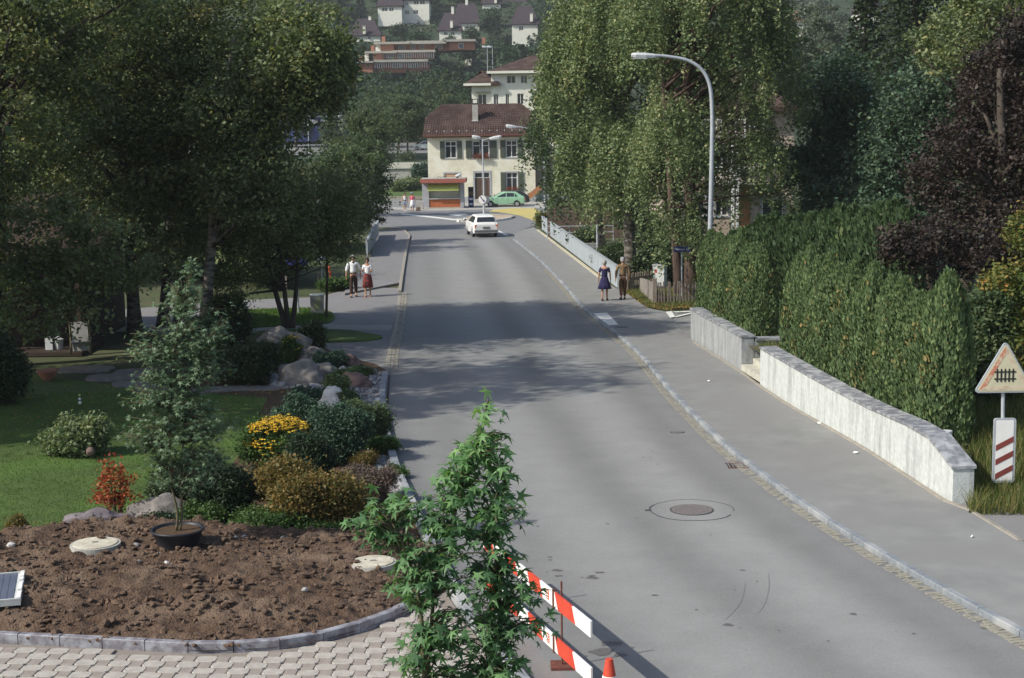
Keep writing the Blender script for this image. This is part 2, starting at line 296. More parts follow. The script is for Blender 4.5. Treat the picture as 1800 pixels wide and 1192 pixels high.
def quads(name, V, mat_, tone, parent=None, loc=None, k=4):
    V = np.asarray(V, dtype=np.float32).reshape(-1, 3); n = len(V) // k
    me = bpy.data.meshes.new(name); me.vertices.add(len(V)); me.vertices.foreach_set('co', V.ravel())
    me.loops.add(len(V)); me.loops.foreach_set('vertex_index', np.arange(len(V), dtype=np.int32))
    me.polygons.add(n); me.polygons.foreach_set('loop_start', np.arange(0, n * k, k, dtype=np.int32))
    me.materials.append(mat_)
    at = me.attributes.new('tone', 'FLOAT', 'FACE'); at.data.foreach_set('value', np.asarray(tone, dtype=np.float32))
    me.update(calc_edges=True)
    if parent == 'mesh': return me
    return link(name, me, parent, loc)
def leaves(pts, size, up=0.4, asp=0.6, jit=0.35, hang=0.0):
    pts = np.asarray(pts); n = len(pts)
    nrm = nr.normal(size=(n, 3)); nrm[:, 2] = np.abs(nrm[:, 2]) + up; nrm /= np.linalg.norm(nrm, axis=1)[:, None]
    a = nr.normal(size=(n, 3)); a[:, 2] -= hang; a -= nrm * (a * nrm).sum(1)[:, None]; a /= np.linalg.norm(a, axis=1)[:, None]
    b = np.cross(nrm, a); s = size * (1 + jit * nr.uniform(-1, 1, n))[:, None] * 0.5
    V = np.stack([pts + a * s, pts + b * s * asp, pts - a * s, pts - b * s * asp], 1)
    return V.reshape(-1, 3)
def ell_pts(ells, ncl, per, rc, shell=0.45, flat=0.6):
    vol = np.array([e[3] * e[4] * e[5] for e in ells]); pr = vol ** 0.8; pr /= pr.sum()
    idx = nr.choice(len(ells), ncl, p=pr); E = np.array(ells)[idx]
    d = nr.normal(size=(ncl, 3)); d /= np.linalg.norm(d, axis=1)[:, None]
    r = (shell + (1 - shell) * nr.uniform(0, 1, ncl) ** 0.6)[:, None]
    C = E[:, :3] + d * r * E[:, 3:]
    o = nr.normal(size=(ncl, per, 3)) * rc * np.array([1, 1, flat]) * nr.uniform(0.6, 1.3, (ncl, 1, 1))
    pts = (C[:, None, :] + o).reshape(-1, 3)
    tone = np.clip(nr.normal(0.38, 0.16, (ncl, 1)) + nr.normal(0, 0.15, (ncl, per)), 0, 1) ** 1.0
    sp = nr.uniform(0, 1, tone.shape) < 0.02
    tone[sp] = 1.0
    return pts, tone.ravel(), C
def weep_pts(ells, nst, per, L, shell=0.55, out=0.25):
    vol = np.array([e[3] * e[4] * e[5] for e in ells]); pr = vol ** 0.8; pr /= pr.sum()
    g = 9; ng = nst // g; nst = ng * g
    E = np.array(ells)[nr.choice(len(ells), ng, p=pr)]
    d = nr.normal(size=(ng, 3)); d[:, 2] = np.abs(d[:, 2]) * 0.9 - 0.25; d /= np.linalg.norm(d, axis=1)[:, None]
    r = (shell + (1 - shell) * nr.uniform(0, 1, ng) ** 0.7)[:, None]
    C = E[:, :3] + d * r * E[:, 3:]; C0 = C
    ln = np.repeat(nr.uniform(L[0], L[1], ng), g) * nr.uniform(.55, 1.1, nst)
    C = np.repeat(C, g, 0) + nr.normal(size=(nst, 3)) * np.array([.26, .26, .22]); d = np.repeat(d, g, 0); gt = np.repeat(nr.normal(.4, .2, ng), g)[:, None]
    t = nr.uniform(0, 1, (nst, per)) ** 0.9
    P_ = np.repeat(C[:, None, :], per, 1)
    P_[:, :, 2] -= t * ln[:, None]
    dr = d.copy(); dr[:, 2] = 0
    P_[:, :, :2] += (dr[:, None, :2] * np.sqrt(t)[:, :, None] * out * ln[:, None, None])
    P_ += nr.normal(size=P_.shape) * 0.075
    tone = np.clip(gt + nr.normal(0, 0.15, (nst, per)), 0, 1)
    sp = nr.uniform(0, 1, tone.shape) < 0.04
    tone[sp] = 1.0
    return P_.reshape(-1, 3), tone.ravel(), C
def bough_pts(ells, nb, per, sp=.16):
    vol = np.array([e[3] * e[4] * e[5] for e in ells]); pr = vol ** 0.7; pr /= pr.sum()
    E = np.array(ells)[nr.choice(len(ells), nb, p=pr)]
    d = nr.normal(size=(nb, 3)); d /= np.linalg.norm(d, axis=1)[:, None]
    C = E[:, :3] + d * nr.uniform(.55, 1.08, nb)[:, None] * E[:, 3:]
    S = E[:, :3] * np.array([1, 1, 1]) * 1.0; S[:, :2] = S[:, :2] * .8 + C[:, :2] * .2; S[:, 2] = C[:, 2] + nr.uniform(.0, .5, nb) * 1.0 - .1 * E[:, 5]
    L = np.linalg.norm(C - S, axis=1); t = nr.uniform(.12, 1, (nb, per)) ** .7
    P_ = S[:, None, :] * (1 - t[:, :, None]) + C[:, None, :] * t[:, :, None]
    P_[:, :, 2] -= (.12 * L)[:, None] * t ** 2.2 + nr.exponential(.14, (nb, per))
    wdt = (sp * L + .12)[:, None] * (1.15 - .75 * t)
    P_ += nr.normal(size=P_.shape) * np.stack([wdt, wdt, wdt * .22 + .03], 2)
    tone = np.clip(nr.normal(.42, .2, (nb, 1)) + nr.normal(0, .16, (nb, per)), 0, 1); sp_ = nr.uniform(0, 1, tone.shape) < .025; tone[sp_] = 1
    return P_.reshape(-1, 3), tone.ravel(), C
def limbs(mb, trunk, ends, r0_=0.09, n=5):
    T = [Vector(p) for p in trunk]
    for e in ends:
        e = Vector(e); zt = max(T[0].z + 0.3 * (T[-1].z - T[0].z), min(e.z - 0.25 * (e - T[0]).length, T[-1].z))
        b = min(T, key=lambda p: abs(p.z - zt))
        for a, c in zip(T, T[1:]):
            if a.z <= zt <= c.z: b = a.lerp(c, (zt - a.z) / max(c.z - a.z, 1e-6))
        m = b.lerp(e, 0.5) + Vector((rnd.uniform(-.2, .2), rnd.uniform(-.2, .2), rnd.uniform(-.1, .35)))
        mb.tube([b, m, e], [r0_, r0_ * 0.6, r0_ * 0.22], n)
def rock_mesh(name, m, seed, sub=3, rough=0.28, flat=1.0):
    import bmesh
    bm = bmesh.new(); bmesh.ops.create_icosphere(bm, subdivisions=sub, radius=1.0)
    for vtx in bm.verts:
        p = vtx.co.copy(); d = 1 + rough * noise.noise(p * 1.3 + Vector((seed, 0, 0))) + rough * 0.5 * noise.noise(p * 3.1 + Vector((0, seed, 0)))
        d *= 1 - 0.12 * max(0, noise.noise(p * 0.9 + Vector((seed * 2, 1, 3))))
        vtx.co = p * d; vtx.co.z *= flat
        if vtx.co.z < -0.45: vtx.co.z = -0.45
    me = bpy.data.meshes.new(name); bm.to_mesh(me); bm.free(); me.materials.append(m)
    if sub > 2: me.polygons.foreach_set('use_smooth', [True] * len(me.polygons))
    return me
def inpoly(x, y, poly):
    c = False; n = len(poly); j = n - 1
    for i in range(n):
        if (poly[i][1] > y) != (poly[j][1] > y) and x < (poly[j][0] - poly[i][0]) * (y - poly[i][1]) / (poly[j][1] - poly[i][1]) + poly[i][0]: c = not c
        j = i
    return c
def text_mesh(txt, size, m, name='lettering', extr=0.002):
    cu_ = bpy.data.curves.new('t', 'FONT'); cu_.body = txt; cu_.size = size; cu_.align_x = 'CENTER'; cu_.align_y = 'CENTER'; cu_.extrude = extr
    o = bpy.data.objects.new('t', cu_); COL.objects.link(o)
    dg = bpy.context.evaluated_depsgraph_get(); me = bpy.data.meshes.new_from_object(o.evaluated_get(dg))
    bpy.data.objects.remove(o); me.name = name; me.materials.clear(); me.materials.append(m)
    me.transform(Matrix.Rotation(R(90), 4, 'X')); return me
ORD = ['first', 'second', 'third', 'fourth', 'fifth', 'sixth', 'seventh', 'eighth', 'ninth', 'tenth', 'eleventh', 'twelfth', 'thirteenth', 'fourteenth', 'fifteenth', 'sixteenth', 'seventeenth', 'eighteenth', 'nineteenth', 'twentieth']
# ============================================================ THE GROUND
TZ = [(-200, 0), (188.9, 0), (189.4, 3.2), (205, 4.0), (230, 4.5), (246, 5.2), (262, 6.5), (300, 12), (345, 18.5), (400, 28), (430, 32.5), (450, 39), (480, 47), (600, 86), (800, 140), (1100, 190), (1800, 230)]
def terr(x, y):
    z = float(np.interp(y, [t[0] for t in TZ], [t[1] for t in TZ]))
    if y > 270: z += 2.0 * noise.noise(Vector((x * 0.012, y * 0.012, 0))) * min(1, (y - 270) / 80)
    return z
mb = MB()
ys = [-30, 0, 60, 120, 188.9, 189.4, 197, 205, 217, 230, 246, 262, 280] + list(range(300, 620, 20)) + [660, 720, 800, 900, 1000]
xs = [-700, -500, -350, -250, -180, -120, -80, -50, -30, -15, 0, 15, 30, 50, 80, 120, 180, 250, 350, 500, 700]
for y in ys:
    for x in xs: mb.v.append((x, y, terr(x, y) - 0.03))
nx = len(xs)
for j in range(len(ys) - 1):
    for i in range(nx - 1):
        mb.f.append((j * nx + i, j * nx + i + 1, (j + 1) * nx + i + 1, (j + 1) * nx + i)); mb.m.append(1 if ys[j] >= 189 else 0)
struct(mb.build('ground', [m_ground, m_hillground]))

# ---- the street as a ribbon between its two kerbs
RLpx = [(2250, 1400), (1960, 1220), (1800, 1126), (1688, 1064), (1596, 1010), (1503, 955), (1438, 913), (1373, 867), (1318, 825), (1262, 779), (1179, 695), (1115, 619), (1050, 566), (1021, 541), (988, 501), (944, 456), (900, 421)]
LLpx = [(1090, 1400), (985, 1270), (917, 1187), (853, 1106), (800, 1030), (756, 940), (720, 864), (707, 836), (695, 797), (685.4, 762), (680, 727), (678, 694), (683, 659), (689, 610), (699.5, 568), (706, 514), (715.6, 447), (722, 415)]
RL = smooth(XY(RLpx), 5); LL = smooth(XY(LLpx), 5)
def xr(y): return float(np.interp(y, [p[1] for p in RL], [p[0] for p in RL]))
def xl(y): return float(np.interp(y, [p[1] for p in LL], [p[0] for p in LL]))
y0, y1 = max(RL[0][1], LL[0][1]), min(RL[-1][1], LL[-1][1])
mr = bpy.data.materials.new('worn street asphalt'); mr.use_nodes = True; N = mr.node_tree.nodes; L = mr.node_tree.links
b = N['Principled BSDF']; b.inputs['Roughness'].default_value = 0.8; b.inputs['Specular IOR Level'].default_value = 0.3
uv = N.new('ShaderNodeUVMap'); uv.uv_map = 'lane'; sx = N.new('ShaderNodeSeparateXYZ'); L.new(uv.outputs[0], sx.inputs[0])
ge = N.new('ShaderNodeNewGeometry')
n1 = N.new('ShaderNodeTexNoise'); n1.inputs['Scale'].default_value = 0.35; n1.inputs['Detail'].default_value = 4; L.new(ge.outputs['Position'], n1.inputs[0])
ma = N.new('ShaderNodeMath'); ma.operation = 'MULTIPLY_ADD'; L.new(n1.outputs[0], ma.inputs[0]); ma.inputs[1].default_value = 0.07; ma.inputs[2].default_value = -0.035
ad = N.new('ShaderNodeMath'); ad.operation = 'ADD'; L.new(sx.outputs[0], ad.inputs[0]); L.new(ma.outputs[0], ad.inputs[1])
ra = N.new('ShaderNodeValToRGB'); L.new(ad.outputs[0], ra.inputs[0]); ra.color_ramp.interpolation = 'B_SPLINE'
cs = [(0, .15), (.09, .235), (.20, .18), (.33, .265), (.46, .26), (.55, .165), (.65, .255), (.76, .285), (.86, .165), (.93, .225), (1, .18)]
ra.color_ramp.elements[0].position = 0; ra.color_ramp.elements[0].color = (cs[0][1],) * 3 + (1,); ra.color_ramp.elements[1].position = 1; ra.color_ramp.elements[1].color = (cs[-1][1],) * 3 + (1,)
for p_, c_ in cs[1:-1]:
    e = ra.color_ramp.elements.new(p_); e.color = (c_, c_ * .995, c_ * .965, 1)
n2 = N.new('ShaderNodeTexNoise'); n2.inputs['Scale'].default_value = 1.1; n2.inputs['Detail'].default_value = 10; n2.inputs['Roughness'].default_value = 0.75; L.new(ge.outputs['Position'], n2.inputs[0])
r2 = N.new('ShaderNodeMapRange'); L.new(n2.outputs[0], r2.inputs[0]); r2.inputs[1].default_value = 0.3; r2.inputs[2].default_value = 0.7; r2.inputs[3].default_value = 0.89; r2.inputs[4].default_value = 1.08
n3 = N.new('ShaderNodeTexNoise'); n3.inputs['Scale'].default_value = 22; n3.inputs['Detail'].default_value = 9; n3.inputs['Roughness'].default_value = 0.85; L.new(ge.outputs['Position'], n3.inputs[0])
r3 = N.new('ShaderNodeMapRange'); L.new(n3.outputs[0], r3.inputs[0]); r3.inputs[1].default_value = 0.3; r3.inputs[2].default_value = 0.7; r3.inputs[3].default_value = 0.78; r3.inputs[4].default_value = 1.2
vm = N.new('ShaderNodeVectorMath'); vm.operation = 'SCALE'; L.new(ra.outputs[0], vm.inputs[0]); L.new(r2.outputs[0], vm.inputs['Scale'])
vn = N.new('ShaderNodeVectorMath'); vn.operation = 'SCALE'; L.new(vm.outputs[0], vn.inputs[0]); L.new(r3.outputs[0], vn.inputs['Scale']); L.new(vn.outputs[0], b.inputs['Base Color'])
bp = N.new('ShaderNodeBump'); bp.inputs['Strength'].default_value = 0.4; bp.inputs['Distance'].default_value = 0.006; L.new(n3.outputs[0], bp.inputs['Height']); L.new(bp.outputs[0], b.inputs['Normal'])
nst, nac = 90, 12
V = []; UV = []
for j in range(nst + 1):
    y = y0 + (y1 - y0) * (j / nst) ** 1.6
    for i in range(nac + 1):
        t = i / nac; V.append((xl(y) * (1 - t) + xr(y) * t, y, 0.004)); UV.append((t, y / 10))
F = [(j * (nac + 1) + i, j * (nac + 1) + i + 1, (j + 1) * (nac + 1) + i + 1, (j + 1) * (nac + 1) + i) for j in range(nst) for i in range(nac)]
me = bpy.data.meshes.new('road'); me.from_pydata(V, [], F); ul = me.uv_layers.new(name='lane')
for lp in me.loops: ul.data[lp.index].uv = UV[lp.vertex_index]
me.materials.append(mr); struct(link('road', me))
# ---- junction and cross street beyond
mb = MB()
jp = XY([(721, 436), (722, 417), (716, 404), (690, 400), (664, 400), (560, 392), (300, 398), (0, 400), (0, 366), (300, 356), (560, 350), (690, 347), (742, 352), (760, 358), (858, 362), (946, 360), (1010, 362), (1010, 385), (950, 393), (915, 405), (901, 420), (922, 438)])
mb.sheet(jp, 0.0); struct(mb.build('cross_street', m_asph))
# ---- right pavement
OWpx = [(2400, 1330), (2000, 1075), (1800, 952), (1690, 886), (1670, 883), (1529, 791), (1397, 716), (1336, 676), (1303, 652), (1214, 596), (1170, 548), (1137, 541), (1103, 517), (1060, 494), (1000, 444), (948, 406), (940, 400)]
ZW = 0.09
OW = XY(OWpx, ZW)
inner = [(x + 0.14, y) for x, y in RL]
endc = XY([(900, 419), (905, 411), (918, 404), (938, 399)], ZW)
mb = MB()
pl = inner + endc[1:] + OW[::-1]
mb.prism(pl, -0.02, ZW); struct(mb.build('pavement', m_walk))
# ---- side street on the right, and the drive at lower right
mb = MB(); mb.sheet(XY([(1205, 592), (1172, 550), (1215, 545), (1300, 540), (1420, 545), (1420, 580), (1300, 600), (1214, 597)], 0.05), 0.05)
struct(mb.build('side_street', m_walk))
mb = MB(); mb.sheet(XY([(1675, 886), (1694, 889), (1800, 955), (2000, 1078), (2100, 1040), (1930, 920), (1800, 893), (1740, 887)], 0.06), 0.06)
struct(mb.build('drive_entrance', m_drive))
# ---- left pavement beyond the drive
mb = MB(); ll = [p for p in LL if p[1] > G(706, 512).y]
pl = [(x - 0.13, y) for x, y in ll] + XY([(712, 405), (695, 402), (668, 404), (662, 412), (652, 449), (630, 478), (604, 514), (606, 516)], 0.08)
mb.prism(pl, -0.02, 0.08); struct(mb.build('pavement', m_drive))
# ---- left driveways
mb = MB(); ll = [(x - 0.02, y) for x, y in LL if G(687, 652).y < y < G(705, 516).y]
pl = ll + XY([(705, 506), (606, 506), (590, 514), (560, 522), (420, 528), (200, 545), (-150, 560), (-150, 590), (250, 583), (440, 603), (540, 606), (600, 628), (640, 648), (684, 655)])
mb.sheet(pl, 0.0); struct(mb.build('driveway', m_drive))
mb = MB(); mb.sheet(XY([(-150, 572), (250, 571), (440, 571), (520, 572), (580, 570), (640, 572), (690, 571), (688, 580), (600, 580), (500, 580), (440, 582), (250, 582), (-150, 586)]), 0.005)
struct(mb.build('path', m_pathm))
def turf(name, px, z, zb=0.0):
    mb = MB(); mb.prism(smooth(XY(px + [px[0]], z), 4)[:-1], -0.02, z); return struct(mb.build(name, m_lawn))
turf('grass_verge', [(415, 545), (480, 542), (545, 541), (578, 546), (588, 556), (575, 566), (520, 570), (460, 573), (415, 575)], 0.06)
turf('grass_verge', [(430, 588), (470, 580), (520, 578), (600, 579), (640, 584), (672, 591), (640, 597), (580, 599), (520, 600), (440, 600)], 0.07)
mb = MB(); mb.sheet(XY([(-300, 655), (0, 650), (160, 672), (300, 690), (480, 690), (600, 700), (650, 760), (640, 860), (700, 900), (720, 960), (420, 960), (150, 960), (-350, 985)]), 0.0)
struct(mb.build('lawn', m_lawn))
mb = MB(); mb.sheet(XY([(660, 640), (686, 655), (683, 700), (688, 770), (700, 830), (722, 885), (740, 940), (700, 955), (600, 950), (400, 945), (330, 930), (420, 800), (470, 700), (300, 688), (440, 620), (560, 606), (600, 626)]), 0.006)
struct(mb.build('planting_bed', m_mulch))
mb = MB(); mb.sheet(XY([(600, 648), (684, 656), (679, 700), (685, 765), (700, 822), (716, 870), (690, 880), (640, 780), (620, 720), (560, 690), (470, 680), (480, 655), (560, 648)]), 0.012)
struct(mb.build('gravel_strip', m_pebble))
# ---- kerbs: stones laid one by one on a mortar bed
def resample(pts, step):
    pts = [Vector((p[0], p[1], 0)) for p in pts]; out = [pts[0].copy()]; d = 0
    for a, b_ in zip(pts, pts[1:]):
        l = (b_ - a).length
        while d + step <= l + 1e-9:
            d += step; out.append(a.lerp(b_, d / l))
        d -= l
    return out
def kerb(pts, wd, h, step, m, off=0.0, z0=-0.02, part='kerb_stone', name='kerb', tilt=0.0):
    P_ = resample(pts, step)
    mb = MB(); prev = None
    L_ = []; R_ = []
    for i, p in enumerate(P_):
        d = (P_[min(i + 1, len(P_) - 1)] - P_[max(i - 1, 0)]).normalized(); n_ = Vector((d.y, -d.x, 0))
        L_.append(p + n_ * (off - wd / 2 + .01)); R_.append(p + n_ * (off + wd / 2 - .01))
    for i in range(len(P_) - 1):
        vs = [L_[i], R_[i], R_[i + 1], L_[i + 1]]
        mb.add([(v_.x, v_.y, z0 - .01) for v_ in vs] + [(v_.x, v_.y, z0 + h * .55) for v_ in vs], [(4, 5, 6, 7), (0, 1, 5, 4), (2, 3, 7, 6)])
    root = struct(mb.build(name, m_mortar))
    unit = {}
    for i in range(len(P_) - 1):
        a, c = P_[i], P_[i + 1]; d = c - a; l = d.length; ang = math.atan2(d.y, d.x); n_ = Vector((d.y, -d.x, 0)).normalized()
        key = i % 5
        if key not in unit:
            q = MB(); c_ = 0.012; j = rnd.uniform(-.004, .004); x = 0.5; y = wd / 2
            q.v = [(-x, -y, 0), (x, -y, 0), (x, y, 0), (-x, y, 0), (-x, -y, h - c_), (x, -y, h - c_ + j), (x, y, h - c_), (-x, y, h - c_ - j), (-x + .006, -y + c_, h), (x - .006, -y + c_, h + j), (x - .006, y - c_, h), (-x + .006, y - c_, h - j)]
            q.f = [(3, 2, 1, 0), (8, 9, 10, 11), (0, 1, 5, 4), (1, 2, 6, 5), (2, 3, 7, 6), (3, 0, 4, 7), (4, 5, 9, 8), (5, 6, 10, 9), (6, 7, 11, 10), (7, 4, 8, 11)]; q.m = [0] * 10
            unit[key] = q.mesh(part, m)
        mid = (a + c) / 2 + n_ * off
        o = link(part, unit[key], root, (mid.x, mid.y, z0)); o.rotation_euler = (rnd.uniform(-.01, .01), 0, ang + rnd.uniform(-.004, .004)); o.scale = (l - 0.012, 1, 1)
    return root
kerb(RL, 0.13, 0.122, 1.0, m_kerb, off=0.07)
lnear = [p for p in LL if p[1] < G(683, 655).y]; lfar = [p for p in LL if p[1] > G(706, 516).y]; lmid = [p for p in LL if G(683, 655).y <= p[1] <= G(706, 512).y]
kerb(lnear, 0.17, 0.15, 1.0, m_kerb, off=-0.09)
kerb(lmid, 0.14, 0.045, 1.0, m_kerb2, off=-0.05)
kerb(lfar + XY([(712, 405), (695, 402), (668, 402)]), 0.15, 0.12, 1.0, m_kerb2, off=-0.08)
kerb([p for p in smooth(XY([(1800, 950), (1760, 926), (1694, 887), (1670, 883), (1529, 791), (1397, 716), (1336, 676), (1303, 652), (1214, 596)], ZW), 2)], 0.10, 0.13, 1.0, m_kerb2, off=-0.06, z0=-0.02)
# gutter setts along the right kerb and the short strip on the left
def setts(pts, off, rows, a, m, name='gutter_setts'):
    P_ = resample(pts, a); mb = MB()
    for i in range(len(P_) - 1):
        d = (P_[i + 1] - P_[i]).normalized(); n_ = Vector((d.y, -d.x, 0)); ang = math.atan2(d.y, d.x)
        for r_ in range(rows):
            if rnd.random() < .12: continue
            p = P_[i] + n_ * (off + r_ * a * .98) + d * rnd.uniform(-.01, .01)
            mb.box((p.x, p.y, 0.006 + rnd.uniform(-.003, .004)), (a * rnd.uniform(.7, 1.02), a * rnd.uniform(.7, .98), 0.02), ang + rnd.uniform(-.08, .08))
    return stuff(mb.build(name, m), 'two rows of yellowish stone setts forming the street gutter')
o = setts([p for p in RL if p[1] < 75], -0.17, 2, 0.105, m_sett); o['label'] = 'yellowish sett gutter along the right kerb of the street'; o['category'] = 'gutter'
o = setts(lmid, 0.07, 2, 0.13, m_kerb2); o['label'] = 'worn sett gutter strip in front of the left driveways'; o['category'] = 'gutter'
# ---- painted markings
def paint(name, px, z, m=m_white):
    mb = MB(); mb.sheet(XY(px, z), z); return struct(mb.build(name, m))
paint('road_marking', [(705, 375), (706, 377), (799, 387.3), (814, 386.6), (812, 384), (799, 385), (760, 380.5)], 0.008)
paint('road_marking', [(868, 404), (873, 403.5), (894, 413), (888, 413.6)], 0.010)
paint('road_marking', [(787, 377.5), (800, 375.6), (817, 375.6), (823, 377.2), (812, 378.2), (806, 379.6), (795, 379)], 0.008)
paint('road_marking', [(1043, 551), (1067, 549.5), (1087, 570.5), (1063, 572.5)], ZW + .004)
paint('road_marking', [(1170, 548), (1181, 547), (1187, 557), (1178, 558.5)], ZW + .004)
paint('road_marking', [(1181, 547.5), (1212, 547), (1214, 548.3), (1190, 549.2)], ZW + .004)
paint('road_marking', [(1187, 557.5), (1187, 556), (1214, 549.5), (1214, 551.5)], ZW + .004)
paint('yellow_paving', [(866, 368.5), (900, 366), (941, 366.3), (960, 380), (948, 393), (934, 386), (915, 379.4), (903, 377), (880, 373.5), (860, 372)], 0.008, m_yellowpave)
paint('forecourt', [(690, 368), (742, 371), (858, 368), (866, 368.3), (941, 366), (960, 366), (960, 352), (748, 352), (745, 366), (690, 364)], 0.006, m_concrete)
# traffic island
mb = MB(); isl = smooth(XY([(804, 387.5), (820, 388), (850, 388), (880, 385.5), (903, 380.5), (899, 377.5), (870, 375.8), (848, 376.2), (826, 380), (804, 387.5)], 0.12), 3)[:-1]
mb.prism(isl, -.02, 0.12)
o = struct(mb.build('traffic_island', m_kerb2))
c0 = Vector((sum(p[0] for p in isl) / len(isl), sum(p[1] for p in isl) / len(isl), 0))
mb = MB(); mb.sheet([(c0.x + (x - c0.x) * .93, c0.y + (y - c0.y) * .86) for x, y in isl], 0.125); mb.build('island_paving', m_islandpave, o)
mb = MB(); near = [i_ for i_ in isl if i_[1] <= c0.y + .3]
near = sorted(near); mb2 = MB()
for a, c in zip(near, near[1:]): mb2.box(((a[0] + c[0]) / 2, (a[1] + c[1]) / 2 - .02, 0.07), (math.hypot(c[0] - a[0], c[1] - a[1]) + .02, .14, .16), math.atan2(c[1] - a[1], c[0] - a[0]))
stuff(mb2.build('kerb_edge', m_white, o))
# ---- tar joints, cracks, oil spots, covers
def disc(mb, c, r, z, n=28, mi=0, r_in=0, a0=0, a1=2 * math.pi):
    if r_in:
        vs = []; 
        for k in range(n + 1):
            t = a0 + (a1 - a0) * k / n
            wob = 1 + .015 * math.sin(5 * t)
            vs += [(c.x + r_in * wob * math.cos(t), c.y + r_in * wob * math.sin(t), z), (c.x + r * wob * math.cos(t), c.y + r * wob * math.sin(t), z)]
        mb.add(vs, [(2 * k, 2 * k + 1, 2 * k + 3, 2 * k + 2) for k in range(n)], mi)
    else: mb.sheet([(c.x + r * math.cos(2 * math.pi * k / n), c.y + r * math.sin(2 * math.pi * k / n)) for k in range(n)], z, mi)
c = G(1216, 897); mb = MB(); disc(mb, c, 0.775, 0.009, 48, 0, 0.75, R(150), R(330)); disc(mb, c, 0.775, 0.009, 30, 0, 0.762, R(-10), R(150)); mb.box((c.x - .80, c.y + .02, .009), (.11, .09, .004))
struct(mb.build('tar_joint', m_tar))
mc = thing('manhole_cover', 'large round manhole cover in the middle of the street with a tar ring around it', 'manhole', (c.x, c.y, 0.004))
mb = MB(); mb.tube([(0, 0, .0), (0, 0, .008)], .40, 32); mb.build('frame', m_tar, mc)
mb = MB(); mb.tube([(0, 0, .002), (0, 0, .013)], .375, 32); mb.build('lid', m_iron, mc)
mb = MB()
for k in range(-4, 5):
    for l in range(-4, 5):
        if math.hypot(k, l) * .07 < .32 and (k + l) % 2: mb.box((k * .07, l * .07, .015), (.04, .04, .006))
stuff(mb.build('lid_studs', m_iron, mc))
for (u, v, wx, wy, nm, lb) in [(1300, 819, .50, .42, 'drain_grate', 'rusty rectangular drain grate beside the right gutter'), (1191, 760, .34, .26, 'valve_cover', 'small oval valve cover in the street, up from the drain grate'), (1092, 575, .5, .22, 'pavement_cover', 'flat dark cover in the pavement beside the white painted rectangle')]:
    z = .004 if nm != 'pavement_cover' else ZW
    c = G(u, v, z); t = thing(nm, lb, 'drain' if 'drain' in nm else 'cover', (c.x, c.y, z))
    if nm == 'drain_grate':
        mb = MB(); mb.box((0, 0, .003), (wx, wy, .006)); mb.build('pit', m_dark, t)
        for k in range(7): mb = MB(); mb.box((-wx / 2 + wx * (k + .5) / 7, 0, .009), (wx / 14, wy - .02, .012)); mb.build('bar', m_iron, t)
        for s_ in (-1, 1): mb = MB(); mb.box((0, s_ * wy / 2, .009), (wx + .04, .03, .014)); mb.build('frame', m_rust, t)
    else:
        mb = MB(); n = 20; mb.prism([(wx / 2 * math.cos(2 * math.pi * k / n), wy / 2 * math.sin(2 * math.pi * k / n)) for k in range(n)], 0, .006); mb.build('frame', m_tar, t)
        mb = MB(); mb.prism([(wx * .42 * math.cos(2 * math.pi * k / n), wy * .42 * math.sin(2 * math.pi * k / n)) for k in range(n)], .002, .010); mb.build('lid', m_iron if nm == 'valve_cover' else m_tar, t)
mb = MB()
for pts in ([(1350, 1010), (1352, 1030), (1345, 1060), (1333, 1078)], [(1310, 1025), (1302, 1060), (1275, 1090)]):
    q = smooth(XY(pts), 4)
    for a, c_ in zip(q, q[1:]):
        d = Vector((c_[0] - a[0], c_[1] - a[1], 0)).normalized(); n_ = Vector((d.y, -d.x, 0)) * .006
        mb.add([(a[0] - n_.x, a[1] - n_.y, .008), (a[0] + n_.x, a[1] + n_.y, .008), (c_[0] + n_.x, c_[1] + n_.y, .008), (c_[0] - n_.x, c_[1] - n_.y, .008)], [(0, 1, 2, 3)])
struct(mb.build('road_crack', mat('faint rubber mark', (0.175, 0.175, 0.175), (0.21, 0.21, 0.21), 9, .8)))
mb = MB()
spots = [(1072, 1132, .14), (1058, 1147, .16), (1090, 1152, .09), (1041, 1016, .09), (1053, 1007, .07), (1040, 1013, .05), (979, 1003, .08), (981, 1013, .06), (966, 980, .04), (1280, 1099, .07), (1305, 1003, .04), (1500, 1080, .05), (1730, 1105, .05), (1150, 1047, .05)]
for u, v, r_ in spots:
    c = G(u, v); n = 14; ph = rnd.random() * 9
    mb.sheet([(c.x + r_ * 1.0 * (1 + .3 * math.sin(3 * t + ph)) * math.cos(t), c.y + r_ * .8 * (1 + .3 * math.sin(2 * t + ph)) * math.sin(t)) for t in [2 * math.pi * k / n for k in range(n)]], .0085)
for k in range(60):
    y = rnd.uniform(19, 42); x = xl(y) + (xr(y) - xl(y)) * rnd.uniform(.1, .95); r_ = rnd.uniform(.012, .035)
    mb.sheet([(x + r_ * math.cos(t), y + r_ * math.sin(t)) for t in [R(60 * q_) for q_ in range(6)]], .0085)
stuff(mb.build('oil_spots', mat('oil stain', (0.10, 0.095, 0.09), (0.14, 0.13, 0.125), 20, 0.7)), 'dark oil spots and stains on the near street surface', 'stain')
# darker repaired strips on the asphalt
mp = mat('patched asphalt', (0.20, 0.20, 0.205), (0.17, 0.17, 0.175), 2, 0.85, 0.3, 160, bdist=0.006)

